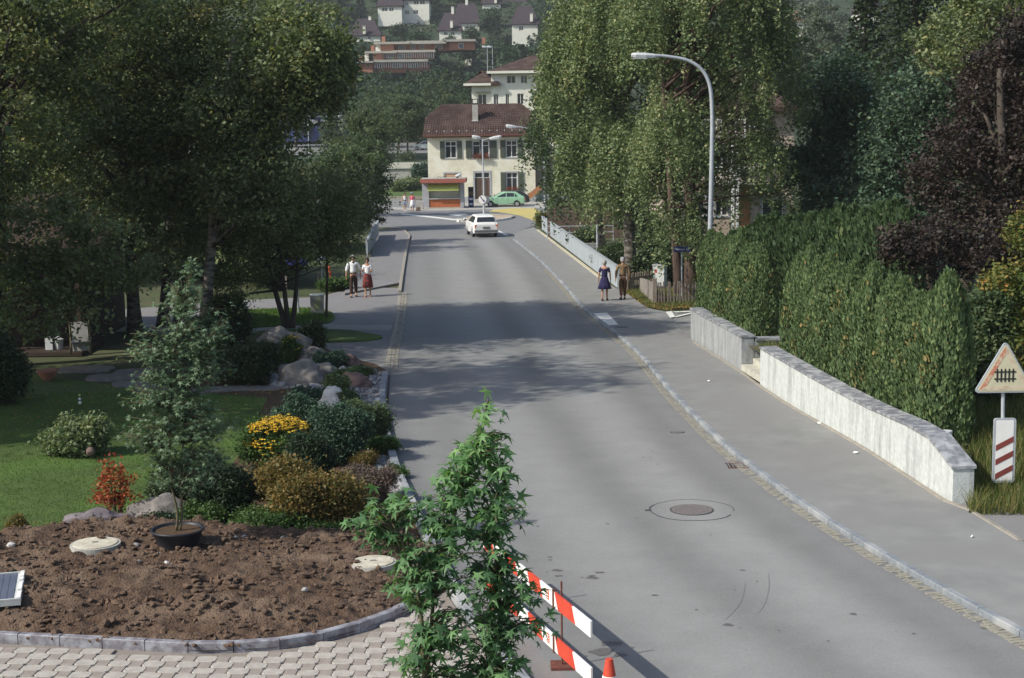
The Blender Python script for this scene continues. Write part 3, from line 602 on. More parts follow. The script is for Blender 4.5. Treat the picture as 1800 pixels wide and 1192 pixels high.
# ============================================================ PAVING AND SOIL BED (lower left)
ARC = [(-260, 1122), (-100, 1127), (0, 1132), (100, 1137), (180, 1141), (270, 1146), (355, 1150), (420, 1148), (480, 1144), (530, 1138), (570, 1130), (610, 1120), (650, 1107), (690, 1092), (728, 1074), (758, 1050), (778, 1020), (790, 1000)]
arc = smooth(XY(ARC), 4)
pav_poly = arc + [(x - .20, y) for x, y in LL[::-1] if 9.5 < y < G(790, 1000).y] + [(-14, 9.5), (-14, arc[0][1])]
mb = MB(); mb.sheet(pav_poly, 0.004); pv = struct(mb.build('paving', m_mortar))
def paver_mesh(name, w_, d_, m, cut=0.045):
    q = MB(); h = .045; c = cut
    o = [(-w_ / 2 + c, -d_ / 2), (w_ / 2 - c, -d_ / 2), (w_ / 2, -d_ / 2 + c), (w_ / 2, d_ / 2 - c), (w_ / 2 - c, d_ / 2), (-w_ / 2 + c, d_ / 2), (-w_ / 2, d_ / 2 - c), (-w_ / 2, -d_ / 2 + c)]
    k = 1 - .012 / w_
    q.v = [(x, y, 0) for x, y in o] + [(x, y, h - .006) for x, y in o] + [(x * k, y * k, h) for x, y in o]
    q.f = [tuple(range(16, 24))] + [(i, (i + 1) % 8, 8 + (i + 1) % 8, 8 + i) for i in range(8)] + [(8 + i, 8 + (i + 1) % 8, 16 + (i + 1) % 8, 16 + i) for i in range(8)]; q.m = [0] * 17
    return q.mesh(name, m)
ml = paver_mesh('paver', .28, .205, m_paver); md = paver_mesh('paver', .165, .19, m_paverdark, .012)
ca, sa = math.cos(R(-24)), math.sin(R(-24)); shear = .0
placed = []; rowh = .213; per = .46
for r_ in range(-60, 90):
    for k in range(-60, 60):
        for kind, ox in ((0, 0), (1, .23)):
            lx = k * per + ox + r_ * .185; ly = r_ * rowh
            x = lx * ca - ly * sa - 3; y = 19 + lx * sa + ly * ca
            x, y = lx * math.cos(R(-5)) - ly * math.sin(R(-5)) - 3, 19 + lx * math.sin(R(-5)) + ly * math.cos(R(-5))
            if y < 10 or y > 24 or x < -10 or x > 3: continue
            if inpoly(x, y, pav_poly) and inpoly(x, y + .16, pav_poly) and inpoly(x + .12, y + .05, pav_poly): placed.append((kind, x, y))
placed.sort(key=lambda p: abs(p[2] - 19.8) + max(0, abs(p[1] + 2.6) - 4.2) * 2)
rest = MB()
for i, (kind, x, y) in enumerate(placed):
    if i < 300:
        o = link('paver', ml if kind == 0 else md, pv, (x, y, -0.012 + rnd.uniform(-.003, .003))); o.rotation_euler = (rnd.uniform(-.008, .008), rnd.uniform(-.008, .008), R(-5) + rnd.uniform(-.02, .02))
    else: rest.box((x, y, .010), ((.31, .23, .045) if kind == 0 else (.18, .2, .045)), R(-5), kind)
if rest.v: stuff(rest.build('paver_field', [m_paver, m_paverdark], pv))
kerb(arc, 0.12, 0.155, 0.62, m_kerbdark, off=-0.06, z0=-.005, part='edging_stone', name='bed_edging')
# soil
SOILT = [(790, 1000), (770, 975), (720, 955), (660, 950), (600, 953), (520, 950), (430, 945), (330, 936), (220, 934), (130, 938), (60, 950), (0, 955), (-120, 966), (-260, 975)]
soil_poly = arc + smooth(XY(SOILT), 3)
bx0, bx1 = min(p[0] for p in soil_poly), max(p[0] for p in soil_poly); by0, by1 = min(p[1] for p in soil_poly), max(p[1] for p in soil_poly)
arcA = np.array(arc); topA = np.array(smooth(XY(SOILT), 3))
def soilz(x, y):
    da = np.min(np.hypot(arcA[:, 0] - x, arcA[:, 1] - y)); dt = np.min(np.hypot(topA[:, 0] - x, topA[:, 1] - y))
    base = 0.09 + 0.20 * min(1, da / 1.5) * min(1, dt / .5) + 0.05 * min(1, da / 4)
    k = min(1, da / .25)
    p = Vector((x, y, 0))
    return base * (1 if inpoly(x, y, soil_poly) else 0.2) + k * (.07 * noise.noise(p * 2.3) + .06 * noise.noise(p * 6) + .05 * abs(noise.noise(p * 13)) + .03 * noise.noise(p * 27))
st = .05; nxs = int((bx1 - bx0) / st) + 2; nys = int((by1 - by0) / st) + 2
V = []; ok = {}; F = []
Z = {}
for j in range(nys):
    for i in range(nxs):
        x, y = bx0 + i * st, by0 + j * st
        if x < -10: continue
        if inpoly(x, y, soil_poly): ok[(i, j)] = len(V); V.append((x, y, soilz(x, y)))
for (i, j) in list(ok):
    q = [(i, j), (i + 1, j), (i + 1, j + 1), (i, j + 1)]
    if all(k in ok for k in q): F.append(tuple(ok[k] for k in q))
me = bpy.data.meshes.new('soil_bed'); me.from_pydata(V, [], F); me.materials.append(m_soil); me.polygons.foreach_set('use_smooth', [True] * len(F))
soil = struct(link('soil_bed', me))
mb = MB(); mb.sheet(soil_poly, 0.05); mb.build('soil_base', m_soil, soil)
# clods: many lumps, one part
base = []
for k in range(5):
    m_ = rock_mesh('tmp', m_clod, 30 + k, sub=1, rough=.75); base.append((np.array([v_.co[:] for v_ in m_.vertices]), [tuple(p.vertices) for p in m_.polygons])); bpy.data.meshes.remove(m_)
Vc = []; Fc = []; nb = 0
for k in range(8200):
    x = rnd.uniform(max(bx0, -9), bx1); y = rnd.uniform(by0, by1)
    if not inpoly(x, y, soil_poly): continue
    if noise.noise(Vector((x * 1.1, y * 1.1, 5))) < rnd.uniform(-.5, .35): continue
    s = .012 + .062 * rnd.random() ** 2.6
    bv, bf = base[k % 5]; a = rnd.random() * 6.3; c_, s_ = math.cos(a), math.sin(a)
    v2 = bv * s * np.array([1, rnd.uniform(.6, 1), rnd.uniform(.5, .85)]); v2 = np.stack([v2[:, 0] * c_ - v2[:, 1] * s_, v2[:, 0] * s_ + v2[:, 1] * c_, v2[:, 2]], 1) + np.array([x, y, soilz(x, y) + s * .25])
    Vc.append(v2); Fc += [tuple(i + nb for i in f) for f in bf]; nb += len(v2)
me = bpy.data.meshes.new('soil_clods'); me.from_pydata(np.concatenate(Vc).tolist(), [], Fc); me.materials.append(m_clod)
stuff(link('soil_clods', me), 'loose brown clods of earth lying on the freshly dug soil bed', 'soil')
# a few pale stones, straws
for k, (u, v, s) in enumerate([(20, 968, .07), (293, 995, .055), (281, 985, .05), (374, 1026, .03), (245, 997, .03), (536, 1046, .05), (240, 967, .06), (500, 955, .07), (430, 955, .05), (415, 955, .04)]):
    p = G(u, v, .25); o = link('stone', rock_mesh('stone', m_pebble if k not in (0, 1, 3) else m_rockwhite, 60 + k, 2), None, (p.x, p.y, soilz(p.x, p.y))); o.scale = (s, s * .8, s * .8)
    tag(o, ['pale stone on the soil near the left edge, beyond the ribbed panel', 'pale stone just in front of the plant pot', 'grey stone touching the front of the plant pot', 'tiny pale stone in the middle of the soil bed', 'small stone on the soil left in front of the plant pot', 'grey stone on the soil in front of the right concrete cover', 'grey stone on the soil just right of the left concrete cover', 'grey stone at the back edge of the soil left of the sapling', 'left one of two small stones side by side right of the plant pot', 'right one of two small stones side by side left of the plant pot gap'][k] if k != 9 else 'stone nearest the right side of the plant pot', 'stone', 'small stones on the soil bed')
# round concrete covers
for (u, v, r_, lb) in [(168, 964, .40, 'round pale concrete shaft cover in the soil left of the potted tree'), (656, 986, .36, 'round pale concrete shaft cover in the soil next to the street side sapling')]:
    p = G(u, v, .33); zz = max(soilz(p.x, p.y), .26) + .02; t = thing('concrete_cover', lb, 'shaft cover', (p.x, p.y, zz))
    mb = MB(); mb.tube([(0, 0, -.14), (0, 0, .035)], r_, 36); mb.build('rim', m_concrete, t)
    mb = MB(); mb.tube([(0, 0, .0), (0, 0, .05)], r_ * .88, 36); mb.build('lid', mat('whitish concrete %d' % u, (0.60, 0.57, 0.47), (0.40, 0.36, 0.28), 6, 0.9, 0.3, 40), t)
    mb = MB(); mb.tube([(-.05, 0, .05), (-.04, 0, .062), (.04, 0, .062), (.05, 0, .05)], .007, 6); mb.build('handle', m_iron, t)
# the ribbed panel at the left edge
a = G(44, 1010, .38); b_ = G(36, 1060, .30); zc = .36
t = thing('glazed_cover', 'blue grey ribbed panel with pale edges lying on the soil at the left edge', 'panel', ((a.x + b_.x) / 2, (a.y + b_.y) / 2, zc), math.atan2(-(a.x - b_.x), a.y - b_.y))
wd = 1.3; dp = (a.y - b_.y); 
t.rotation_euler.x = R(4)
mb = MB(); mb.box((-wd / 2, 0, -.02), (wd, dp, .08)); mb.build('box', m_alum, t)
for k in range(13): mb = MB(); mb.box((-.10 - (k + .5) * .095, 0, .026), (.088, dp - .06, .010)); mb.build('strip', m_solar, t)
for s_ in (-1, 1): mb = MB(); mb.box((-wd / 2, s_ * (dp / 2 - .012), .03), (wd, .024, .03)); mb.build('edge', m_alum, t)
for y_, l_ in ((-.34, .22), (-.02, .26), (.25, .09), (.43, .20)): mb = MB(); mb.box((-.03, y_ * dp, .032), (.055, l_ * dp, .022)); mb.build('clamp', m_boardwhite, t)
# ============================================================ GARDEN WALLS, STEPS, TERRACE
m_wallw = bpy.data.materials.new('weathered white render'); m_wallw.use_nodes = True
def wallmat(m, base, stain, amt):
    N = m.node_tree.nodes; L = m.node_tree.links; b = N['Principled BSDF']; b.inputs['Roughness'].default_value = .9
    g = N.new('ShaderNodeNewGeometry')
    mp = N.new('ShaderNodeMapping'); mp.inputs['Scale'].default_value = (2.2, 2.2, .35); L.new(g.outputs['Position'], mp.inputs[0])
    a = N.new('ShaderNodeTexNoise'); a.inputs['Scale'].default_value = 1.6; a.inputs['Detail'].default_value = 9; a.inputs['Roughness'].default_value = .7; L.new(mp.outputs[0], a.inputs[0])
    r = N.new('ShaderNodeValToRGB'); L.new(a.outputs[0], r.inputs[0]); r.color_ramp.elements[0].position = .5 - amt; r.color_ramp.elements[0].color = (*base, 1); r.color_ramp.elements[1].position = .78; r.color_ramp.elements[1].color = (*stain, 1)
    n = N.new('ShaderNodeTexNoise'); n.inputs['Scale'].default_value = 9; n.inputs['Detail'].default_value = 8; L.new(g.outputs['Position'], n.inputs[0])
    mr_ = N.new('ShaderNodeMapRange'); mr_.inputs[1].default_value = .3; mr_.inputs[2].default_value = .7; mr_.inputs[3].default_value = .86; mr_.inputs[4].default_value = 1.08; L.new(n.outputs[0], mr_.inputs[0])
    v = N.new('ShaderNodeVectorMath'); v.operation = 'SCALE'; L.new(r.outputs[0], v.inputs[0]); L.new(mr_.outputs[0], v.inputs['Scale']); L.new(v.outputs[0], b.inputs['Base Color'])
    bp = N.new('ShaderNodeBump'); bp.inputs['Strength'].default_value = .6; bp.inputs['Distance'].default_value = .015
    n5 = N.new('ShaderNodeTexNoise'); n5.inputs['Scale'].default_value = 28; n5.inputs['Detail'].default_value = 5; L.new(g.outputs['Position'], n5.inputs[0]); L.new(n5.outputs[0], bp.inputs['Height']); L.new(bp.outputs[0], b.inputs['Normal'])
wallmat(m_wallw, (0.55, 0.575, 0.555), (0.22, 0.23, 0.235), .03)
m_wallg = bpy.data.materials.new('grey weathered render'); m_wallg.use_nodes = True
wallmat(m_wallg, (0.40, 0.415, 0.42), (0.14, 0.145, 0.155), .14)
m_cap = mat('mottled grey wall cap', (0.24, 0.25, 0.27), (0.12, 0.125, 0.14), 7, 0.9, .5, 30, c3=(0.36, 0.37, 0.38), s3=4)
def garden_wall(px, tops, thick, m, label, endcut=False):
    base = [G(u, v, ZW) for u, v in px]; bp_ = [Vector((b.x, b.y, 0)) for b in base]
    hz = [P(u2, v2, b.y).z for (u2, v2), b in zip(tops, base)]
    root = thing('garden_wall', label, 'wall', tuple(bp_[0])); o0 = bp_[0]
    S = []; acc = [0]
    for a, b in zip(bp_, bp_[1:]): acc.append(acc[-1] + (b - a).length)
    n_tot = max(2, round(acc[-1] / 1.15))
    def at(d):
        x = np.interp(d, acc, [p.x for p in bp_]); y = np.interp(d, acc, [p.y for p in bp_]); z = np.interp(d, acc, hz); return Vector((x, y, 0)), float(z)
    mb = MB(); Q = []
    for k in range(n_tot + 1):
        d = acc[-1] * k / n_tot; p, z = at(d); p1, _ = at(min(d + .3, acc[-1])); p0, _ = at(max(d - .3, 0)); t = (p1 - p0).normalized(); n_ = Vector((-t.y, t.x, 0))
        if n_.x < 0: n_ = -n_
        Q.append((p - o0, z, n_, t))
    for k in range(n_tot + 1):
        p, z, n_, t = Q[k]; q = p + n_ * thick
        mb.v += [(p.x, p.y, -.1), (q.x, q.y, -.1), (q.x, q.y, z - .05), (p.x, p.y, z - .05)]
    for k in range(n_tot):
        a = k * 4; b = a + 4
        for i in range(4): mb.f.append((a + i, a + (i + 1) % 4, b + (i + 1) % 4, b + i)); mb.m.append(0)
    mb.f += [(3, 2, 1, 0), tuple(range(n_tot * 4, n_tot * 4 + 4))]; mb.m += [0, 0]
    mb.build('wall', m, root)
    for k in range(n_tot):
        p, z, n_, t = Q[k]; p2, z2, n2_, t2 = Q[k + 1]; e = .004; s = (p2 - p).normalized() * e
        A = p - n_ * .035 + s; B = p + n_ * (thick + .03) + s; C_ = p2 + n2_ * (thick + .03) - s; D = p2 - n2_ * .035 - s
        if k == n_tot - 1: C_ += t2 * .03; D += t2 * .03
        h = .06; q = MB()
        lo = [(A, z), (B, z), (C_, z2), (D, z2)]
        q.v = [(v_.x, v_.y, zz - .052) for v_, zz in lo] + [(v_.x, v_.y, zz + h - .055) for v_, zz in lo]
        q.f = [(3, 2, 1, 0), (4, 5, 6, 7), (0, 1, 5, 4), (1, 2, 6, 5), (2, 3, 7, 6), (3, 0, 4, 7)]; q.m = [0] * 6
        q.build('cap_stone', m_cap, root)
    return root, Q, o0
w1, Q1, o1 = garden_wall([(1336, 676), (1397, 716), (1450, 746.5), (1529, 791), (1600, 838), (1638, 862), (1674, 884)], [(1336, 609), (1397, 644), (1450, 674), (1529, 715), (1600, 746), (1638, 770), (1677, 820)], .40, m_wallw, 'long white rendered garden wall with grey cap along the right pavement below the thuja hedge')
w2, Q2, o2 = garden_wall([(1214, 594), (1260, 624), (1303, 652)], [(1216, 541), (1262, 566), (1308, 590)], .36, m_wallg, 'short grey stained garden wall with dark cap between side street and steps')
# return of the second wall beside the steps
tdir = (Vector((G(1303, 652, ZW).x, G(1303, 652, ZW).y, 0)) - Vector((G(1214, 594, ZW).x, G(1214, 594, ZW).y, 0))).normalized(); nrm_ = Vector((-tdir.y, tdir.x, 0))
if nrm_.x < 0: nrm_ = -nrm_
e2 = Vector((G(1303, 652, ZW).x, G(1303, 652, ZW).y, 0)); e1 = Vector((G(1336, 676, ZW).x, G(1336, 676, ZW).y, 0))
ret = thing('garden_wall', 'low return wall running back beside the white steps', 'wall', (0, 0, 0))
ang = math.atan2(nrm_.y, nrm_.x); zt = 0.98
c = e2 + nrm_ * (.36 + .9) - tdir * .17; mb = MB(); mb.box((c.x, c.y, (zt - .1) / 2), (1.78, .32, zt + .0), ang); mb.build('wall', m_wallg, ret)
for k in range(2): c = e2 + nrm_ * (.40 + .45 + .9 * k) - tdir * .17; mb = MB(); mb.box((c.x, c.y, zt - .0), (.89, .40, .07), ang); mb.build('cap_stone', m_cap, ret)
st_ = thing('garden_steps', 'white stone steps leading up through the gap in the garden wall', 'steps', (0, 0, 0))
gap = (e1 - e2); gl = gap.length - .06; gm = (e1 + e2) / 2
m_step = mat('white stone step', (0.55, 0.54, 0.46), (0.42, 0.41, 0.35), 5, .85, .3, 30)
for k in range(4): c = gm + nrm_ * (.02 + .34 * k + .17); mb = MB(); mb.box((c.x, c.y, ZW + .17 * (k + 1) / 2 + .02), (.335, gl, .17 * (k + 1)), ang); mb.build('step', m_step, st_)
# ground behind the walls
yend = Q1[-1][0].y + o1.y
def ter(x, y):
    k = min(1, max(0, (y - (yend + .3)) / 4.0)); base = .08 + .72 * (k * k * (3 - 2 * k)); return base
wl = [(p.x + o1.x, p.y + o1.y) for p, z, n_, t in Q1]; wl2 = [(p.x + o2.x, p.y + o2.y) for p, z, n_, t in Q2]
edge = sorted(wl + wl2 + [(G(1694, 889, .06).x, G(1694, 889, .06).y), (G(1720, 890, .06).x + 1.2, G(1720, 890, .06).y - .35)], key=lambda p: p[1])
def wx(y): return float(np.interp(y, [p[1] for p in edge], [p[0] for p in edge]))
V = []; F = []; tys = [edge[0][1] + .02 + i * .35 for i in range(int((edge[-1][1] - edge[0][1]) / .35) + 1)] ; nn = 26
for y in tys:
    for i in range(nn):
        x = wx(y) + .2 + 22 * (i / (nn - 1)) ** 1.5
        V.append((x, y, ter(x, y) + .06 * noise.noise(Vector((x * 1.2, y * 1.2, 0))) + min(.5, .03 * (x - wx(y)))))
for j in range(len(tys) - 1):
    for i in range(nn - 1): F.append((j * nn + i, j * nn + i + 1, (j + 1) * nn + i + 1, (j + 1) * nn + i))
me = bpy.data.meshes.new('terrace_ground'); me.from_pydata(V, [], F); me.materials.append(m_ground); me.polygons.foreach_set('use_smooth', [True] * len(F)); struct(link('terrace_ground', me))
def terz(x, y): return ter(x, y) + min(.5, .03 * (x - wx(y)))

# ============================================================ BUILDINGS
def facade(mb, x0, x1, z0, z1, ops, depth=.16, y=0.0, mi=0):
    xs_ = sorted(set([x0, x1] + [o[0] for o in ops] + [o[1] for o in ops])); zs_ = sorted(set([z0, z1] + [o[2] for o in ops] + [o[3] for o in ops]))
    for a, b in zip(xs_, xs_[1:]):
        for c_, d in zip(zs_, zs_[1:]):
            mx_, mz_ = (a + b) / 2, (c_ + d) / 2
            if any(o[0] < mx_ < o[1] and o[2] < mz_ < o[3] for o in ops): continue
            mb.add([(a, y, c_), (b, y, c_), (b, y, d), (a, y, d)], [(0, 1, 2, 3)], mi)
    for a, b, c_, d in ops:
        q = [(a, c_), (b, c_), (b, d), (a, d)]
        for (px, pz), (qx, qz) in zip(q, q[1:] + q[:1]): mb.add([(px, y, pz), (qx, y, qz), (qx, y + depth, qz), (px, y + depth, pz)], [(3, 2, 1, 0)], mi)
def window(root, a, b, c_, d, y=.15, nx_=2, transom=.72, surround=True, curtain=True, fr=.06, simple=False):
    w_, h_ = b - a, d - c_
    mb = MB(); t = fr
    mb.box(((a + b) / 2, y, c_ + t / 2), (w_, .06, t)); mb.box(((a + b) / 2, y, d - t / 2), (w_, .06, t)); mb.box((a + t / 2, y, (c_ + d) / 2), (t, .06, h_ - 2 * t)); mb.box((b - t / 2, y, (c_ + d) / 2), (t, .06, h_ - 2 * t))
    for k in range(1, nx_): mb.box((a + w_ * k / nx_, y, (c_ + d) / 2), (t * 1.1, .06, h_ - 2 * t))
    if transom and not simple:
        for k in range(nx_): mb.box((a + w_ * (k + .5) / nx_, y, c_ + h_ * transom), (w_ / nx_ - t * 1.1, .055, t))
    f = mb.build('window', m_frame, root)
    tz_ = ([c_ + t, c_ + h_ * transom - t / 2, c_ + h_ * transom + t / 2, d - t] if transom and not simple else [c_ + t, d - t])
    for k in range(nx_):
        for q in range(0, len(tz_), 2):
            p = MB(); p.box((a + w_ * (k + .5) / nx_, y + .02, (tz_[q] + tz_[q + 1]) / 2), (w_ / nx_ - t, .008, tz_[q + 1] - tz_[q])); p.build('pane', m_glass, f)
    if curtain:
        p = MB(); n = 18; z0_, z1_ = c_ + t, tz_[1]
        for side in (0, 1):
            xs_ = [a + t + (w_ * .34) * i / n if side == 0 else b - t - (w_ * .34) * i / n for i in range(n + 1)]
            p.add([(x, y + .09 + .015 * math.sin(i * 1.7), z0_) for i, x in enumerate(xs_)] + [(x, y + .09 + .015 * math.sin(i * 1.7), z1_) for i, x in enumerate(xs_)], [(i, i + 1, n + 2 + i, n + 1 + i) for i in range(n)])
        p.build('curtain', m_curtain, f)
    if surround:
        s = MB(); e = .13
        s.box(((a + b) / 2, .005, c_ - .045), (w_ + 2 * e + .06, .14, .09)); s.build('sill', m_stonefr, f)
        s = MB(); s.box(((a + b) / 2, -.008, d + e / 2), (w_ + 2 * e, .05, e)); s.box((a - e / 2, -.008, (c_ + d) / 2), (e, .05, h_)); s.box((b + e / 2, -.008, (c_ + d) / 2), (e, .05, h_)); s.build('surround', m_stonefr, f)
    return f
def shutter(root, a, b, c_, d):
    mb = MB(); mb.box(((a + b) / 2, -.065, (c_ + d) / 2), (b - a, .035, d - c_))
    s = mb.build('shutter', m_shutter, root)
    q = MB(); n = int((d - c_ - .16) / .075)
    for i in range(n): q.box(((a + b) / 2, -.09, c_ + .09 + i * .075), (b - a - .12, .012, .05), rx=R(-25))
    q2 = q.build('louvres', m_shutter, s); q2['kind'] = 'stuff'
def tiled(root, corners, row, col, m, name='roof_tiles', th=.03):
    """tiles over a quadrilateral or triangle given as (left bottom, right bottom, right top, left top)"""
    A, B, C_, D = [Vector(p) for p in corners]
    nr_ = max(1, int(((D - A).length + (C_ - B).length) / 2 / row)); mb = MB()
    nrm = (B - A).cross(D - A).normalized()
    if nrm.z < 0: nrm = -nrm
    for r_ in range(nr_):
        t0, t1 = r_ / nr_, min(1, (r_ + 1.12) / nr_)
        L0, R0, L1, R1 = A.lerp(D, t0), B.lerp(C_, t0), A.lerp(D, t1), B.lerp(C_, t1)
        n = max(1, round((R0 - L0).length / col)); off = 0
        for k in range(n):
            s0, s1 = (k + .05) / n, (k + .95) / n; j = rnd.uniform(-.004, .006)
            p = [L0.lerp(R0, s0) + nrm * (th + .022 + j), L0.lerp(R0, s1) + nrm * (th + .022 + j), L1.lerp(R1, s1) + nrm * th, L1.lerp(R1, s0) + nrm * th]
            mid0 = L0.lerp(R0, (s0 + s1) / 2) + nrm * (th + .05 + j); mid1 = L1.lerp(R1, (s0 + s1) / 2) + nrm * (th + .028)
            b0, b1 = L0.lerp(R0, s0), L0.lerp(R0, s1)
            mb.add([p[0], mid0, p[1], p[2], mid1, p[3], b0, b1], [(0, 1, 4, 5), (1, 2, 3, 4), (6, 7, 2, 1), (6, 1, 0)])
    o = mb.build(name, m, root); o['kind'] = 'stuff'; return o

YH = G(850, 356).y
def hp(u, v): p = P(u, v, YH); return p.x, p.z
hx0, hx1 = hp(752.5, 300)[0], hp(941, 300)[0]; hcx = (hx0 + hx1) / 2
hz_e = hp(750, 237)[1]; hz_r = P(850, 184, YH + 4.2).z
house = thing('house', 'cream two storey house with brown tiled roof and grey green shutters behind the junction', 'house', (hcx, YH, 0))
def X(u): return hp(u, 280)[0] - hcx
W2 = (hx1 - hx0) / 2; DP = 8.4
zU0, zU1 = hp(810, 277.5)[1], hp(810, 248.5)[1]; zG0, zG1 = hp(900, 336)[1], hp(900, 303.5)[1]
zD0, zD1 = .35, hp(847, 303.5)[1]
ops = [(X(783), X(802.5), zU0, zU1), (X(831.5), X(844.5), zU0, zU1), (X(846), X(859.5), zU0, zU1), (X(890), X(909), zU0, zU1), (X(890), X(909), zG0, zG1), (X(834), X(860), zD0, zD1), (X(781), X(807), zG0, zG1)]
mb = MB(); facade(mb, -W2, W2, -.1, hz_e + .05, ops)
for s in (-1, 1):
    x = s * W2; q = [(x, 0, -.1), (x, DP, -.1), (x, DP, hz_e), (x, DP / 2, hz_r - .3), (x, 0, hz_e)]
    mb.add(q, [tuple(range(5)) if s > 0 else tuple(reversed(range(5)))])
mb.add([(-W2, DP, -.1), (W2, DP, -.1), (W2, DP, hz_e), (-W2, DP, hz_e)], [(3, 2, 1, 0)])
mb.build('wall', m_stucco, house)
mb = MB(); 
for a_, b_ in ((-W2 - .03, X(833.0)), (X(861.5), W2 + .03)): mb.box(((a_ + b_) / 2, -.02, .28), (b_ - a_, .07, .62))
mb.build('plinth', m_stonefr, house)
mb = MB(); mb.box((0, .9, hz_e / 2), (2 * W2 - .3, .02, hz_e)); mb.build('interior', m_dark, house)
for (a, b, c_, d) in ops[:5]: window(house, a, b, c_, d, nx_=2 if b - a > .9 else 1)
for a, b, c_, d in [(773.8, 781.6, zU0, zU1), (804, 812.3, zU0, zU1), (819.3, 829.9, zU0, zU1), (861.2, 873.4, zU0, zU1), (879.6, 888.6, zU0, zU1), (910.5, 919.3, zU0, zU1), (879.6, 888.6, zG0, zG1), (910.5, 920, zG0, zG1)]:
    shutter(house, X(a), X(b), c_ - .06, d + .05)
mb = MB(); a, b, c_, d = ops[6]
for k in range(6):
    q = MB(); q.box(((a + b) / 2, .06, c_ + (d - c_) * (k + .5) / 6), (b - a, .03, (d - c_) / 6 - .012)); q.build('boarding', mat('pale orange boarding %d' % k, (0.55, 0.36, 0.22), (0.5, 0.32, 0.19), 5, .8), house)
mb.box(((a + b) / 2, -.008, d + .06), (b - a + .26, .05, .13)); mb.box((a - .065, -.008, (c_ + d) / 2), (.13, .05, d - c_)); mb.box((b + .065, -.008, (c_ + d) / 2), (.13, .05, d - c_)); mb.build('surround', m_stonefr, house)
a, b, c_, d = ops[5]; dr = MB(); zt_ = c_ + (d - c_) * .80
dr.box(((a + b) / 2, .12, (c_ + zt_) / 2), (b - a, .05, zt_ - c_)); drr = dr.build('door', m_door, house)
for k in range(8): q = MB(); q.box((a + (b - a) * (k + .5) / 8, .085, (c_ + zt_) / 2 + .1), ((b - a) / 8 - .05, .02, (zt_ - c_) * .72)); q.build('door_panel', m_brownwall if k % 2 else m_door, drr)
q = MB(); q.box(((a + b) / 2, .08, (c_ + zt_) / 2), (.05, .05, zt_ - c_)); q.build('door_post', m_door, drr)
q = MB(); q.box(((a + b) / 2 + .12, .05, c_ + 1.0), (.03, .05, .16)); q.build('handle', m_chrome, drr)
q = MB(); q.box(((a + b) / 2, .12, (zt_ + d) / 2), (b - a, .04, d - zt_)); tr = q.build('transom_window', m_frame, house)
for k in range(2): q = MB(); q.box((a + (b - a) * (.26 + .48 * k), .095, (zt_ + d) / 2), ((b - a) * .44, .01, (d - zt_) * .8)); q.build('pane', m_glass, tr)
q = MB(); q.box(((a + b) / 2, -.01, d + .09), (b - a + .36, .06, .18)); q.box((a - .09, -.01, (c_ + d) / 2 - .15), (.18, .06, d - c_ + .3)); q.box((b + .09, -.01, (c_ + d) / 2 - .15), (.18, .06, d - c_ + .3)); q.build('door_surround', m_stonefr, house)
q = MB(); q.box(((a + b) / 2, -.22, c_ - .09), (b - a + .1, .42, .17)); q.build('door_step', m_concrete, house); q = MB(); q.box(((a + b) / 2, -.30, c_ - .26), (b - a + .1, .7, .17)); q.build('door_step', m_concrete, house)
# roof
ov = .55; ze = hz_e - .12; xe = W2 + .42; rin = 1.5; sl_ = (hz_r - ze) / (DP / 2 + ov)
zm = ze + (hz_r - ze) * .58; ym = -ov + (DP / 2 + ov) * .58
mb = MB(); yb = DP + ov; R0_, R1_ = (-W2 + rin - .2, DP / 2, hz_r), (W2 - rin + .2, DP / 2, hz_r)
def roofp(t, s): return (0, 0, 0)
LB, RB = (-xe, -ov, ze), (xe, -ov, ze); LM, RM = (-xe + .15, ym, zm), (xe - .15, ym, zm)
LBb, RBb = (-xe, yb, ze), (xe, yb, ze); LMb, RMb = (-xe + .15, DP - ym, zm), (xe - .15, DP - ym, zm)
th = .12
mb.v = [LB, RB, RM, R1_, R0_, LM, LBb, RBb, RMb, LMb]; mb.v += [(x, y, z - th) for x, y, z in mb.v[:10]]
mb.f = [(0, 1, 2, 5), (5, 2, 3, 4), (7, 6, 9, 8), (8, 9, 4, 3), (2, 8, 3), (9, 5, 4), (10, 15, 12, 11), (0, 10, 11, 1), (6, 7, 17, 16), (0, 5, 15, 10), (5, 9, 19, 15), (9, 6, 16, 19), (1, 11, 12, 2), (2, 12, 18, 8), (8, 18, 17, 7)]; mb.m = [0] * len(mb.f)
roof = mb.build('roof', m_roof, house)
tiled(roof, (LB, RB, RM, LM), .33, .25, m_roof); tiled(roof, (LM, RM, R1_, R0_), .33, .25, m_roof)
tiled(roof, (LMb, LM, R0_, R0_), .33, .25, m_roof)
mb = MB(); mb.tube([R0_, R1_], .09, 8); mb.tube([LM, R0_], .07, 6); mb.tube([RM, R1_], .07, 6); mb.build('ridge_tiles', m_roof, roof)
mb = MB(); mb.tube([(-xe, -ov - .07, ze - .04), (xe, -ov - .07, ze - .04)], .075, 8); mb.build('gutter', m_rust, roof)
mb = MB(); mb.box((0, -ov / 2, ze - .16), (2 * xe - .2, ov + .05, .03)); mb.build('soffit', m_door, roof)
for k in range(15): q = MB(); q.box((-xe + .6 + k * .75, -ov + .55, ze + .55 * sl_ + .11), (.12, .05, .07)); q.build('snow_guard', m_alum, roof)
cx_, _ = hp(834.3, 190); cx_ -= hcx; yc = 1.9; zc0 = ze + sl_ * (yc + ov - .35); zct = P(834, 174.5, YH + yc).z - .25
mb = MB(); mb.box((cx_, yc, (zc0 + zct - .2) / 2 - .1), (.56, .6, zct - zc0)); ch = mb.build('chimney', m_concrete, roof)
mb = MB(); mb.box((cx_, yc, zct - .2 + .02), (.68, .7, .08)); mb.box((cx_, yc, zct + .25), (.68, .7, .07)); 
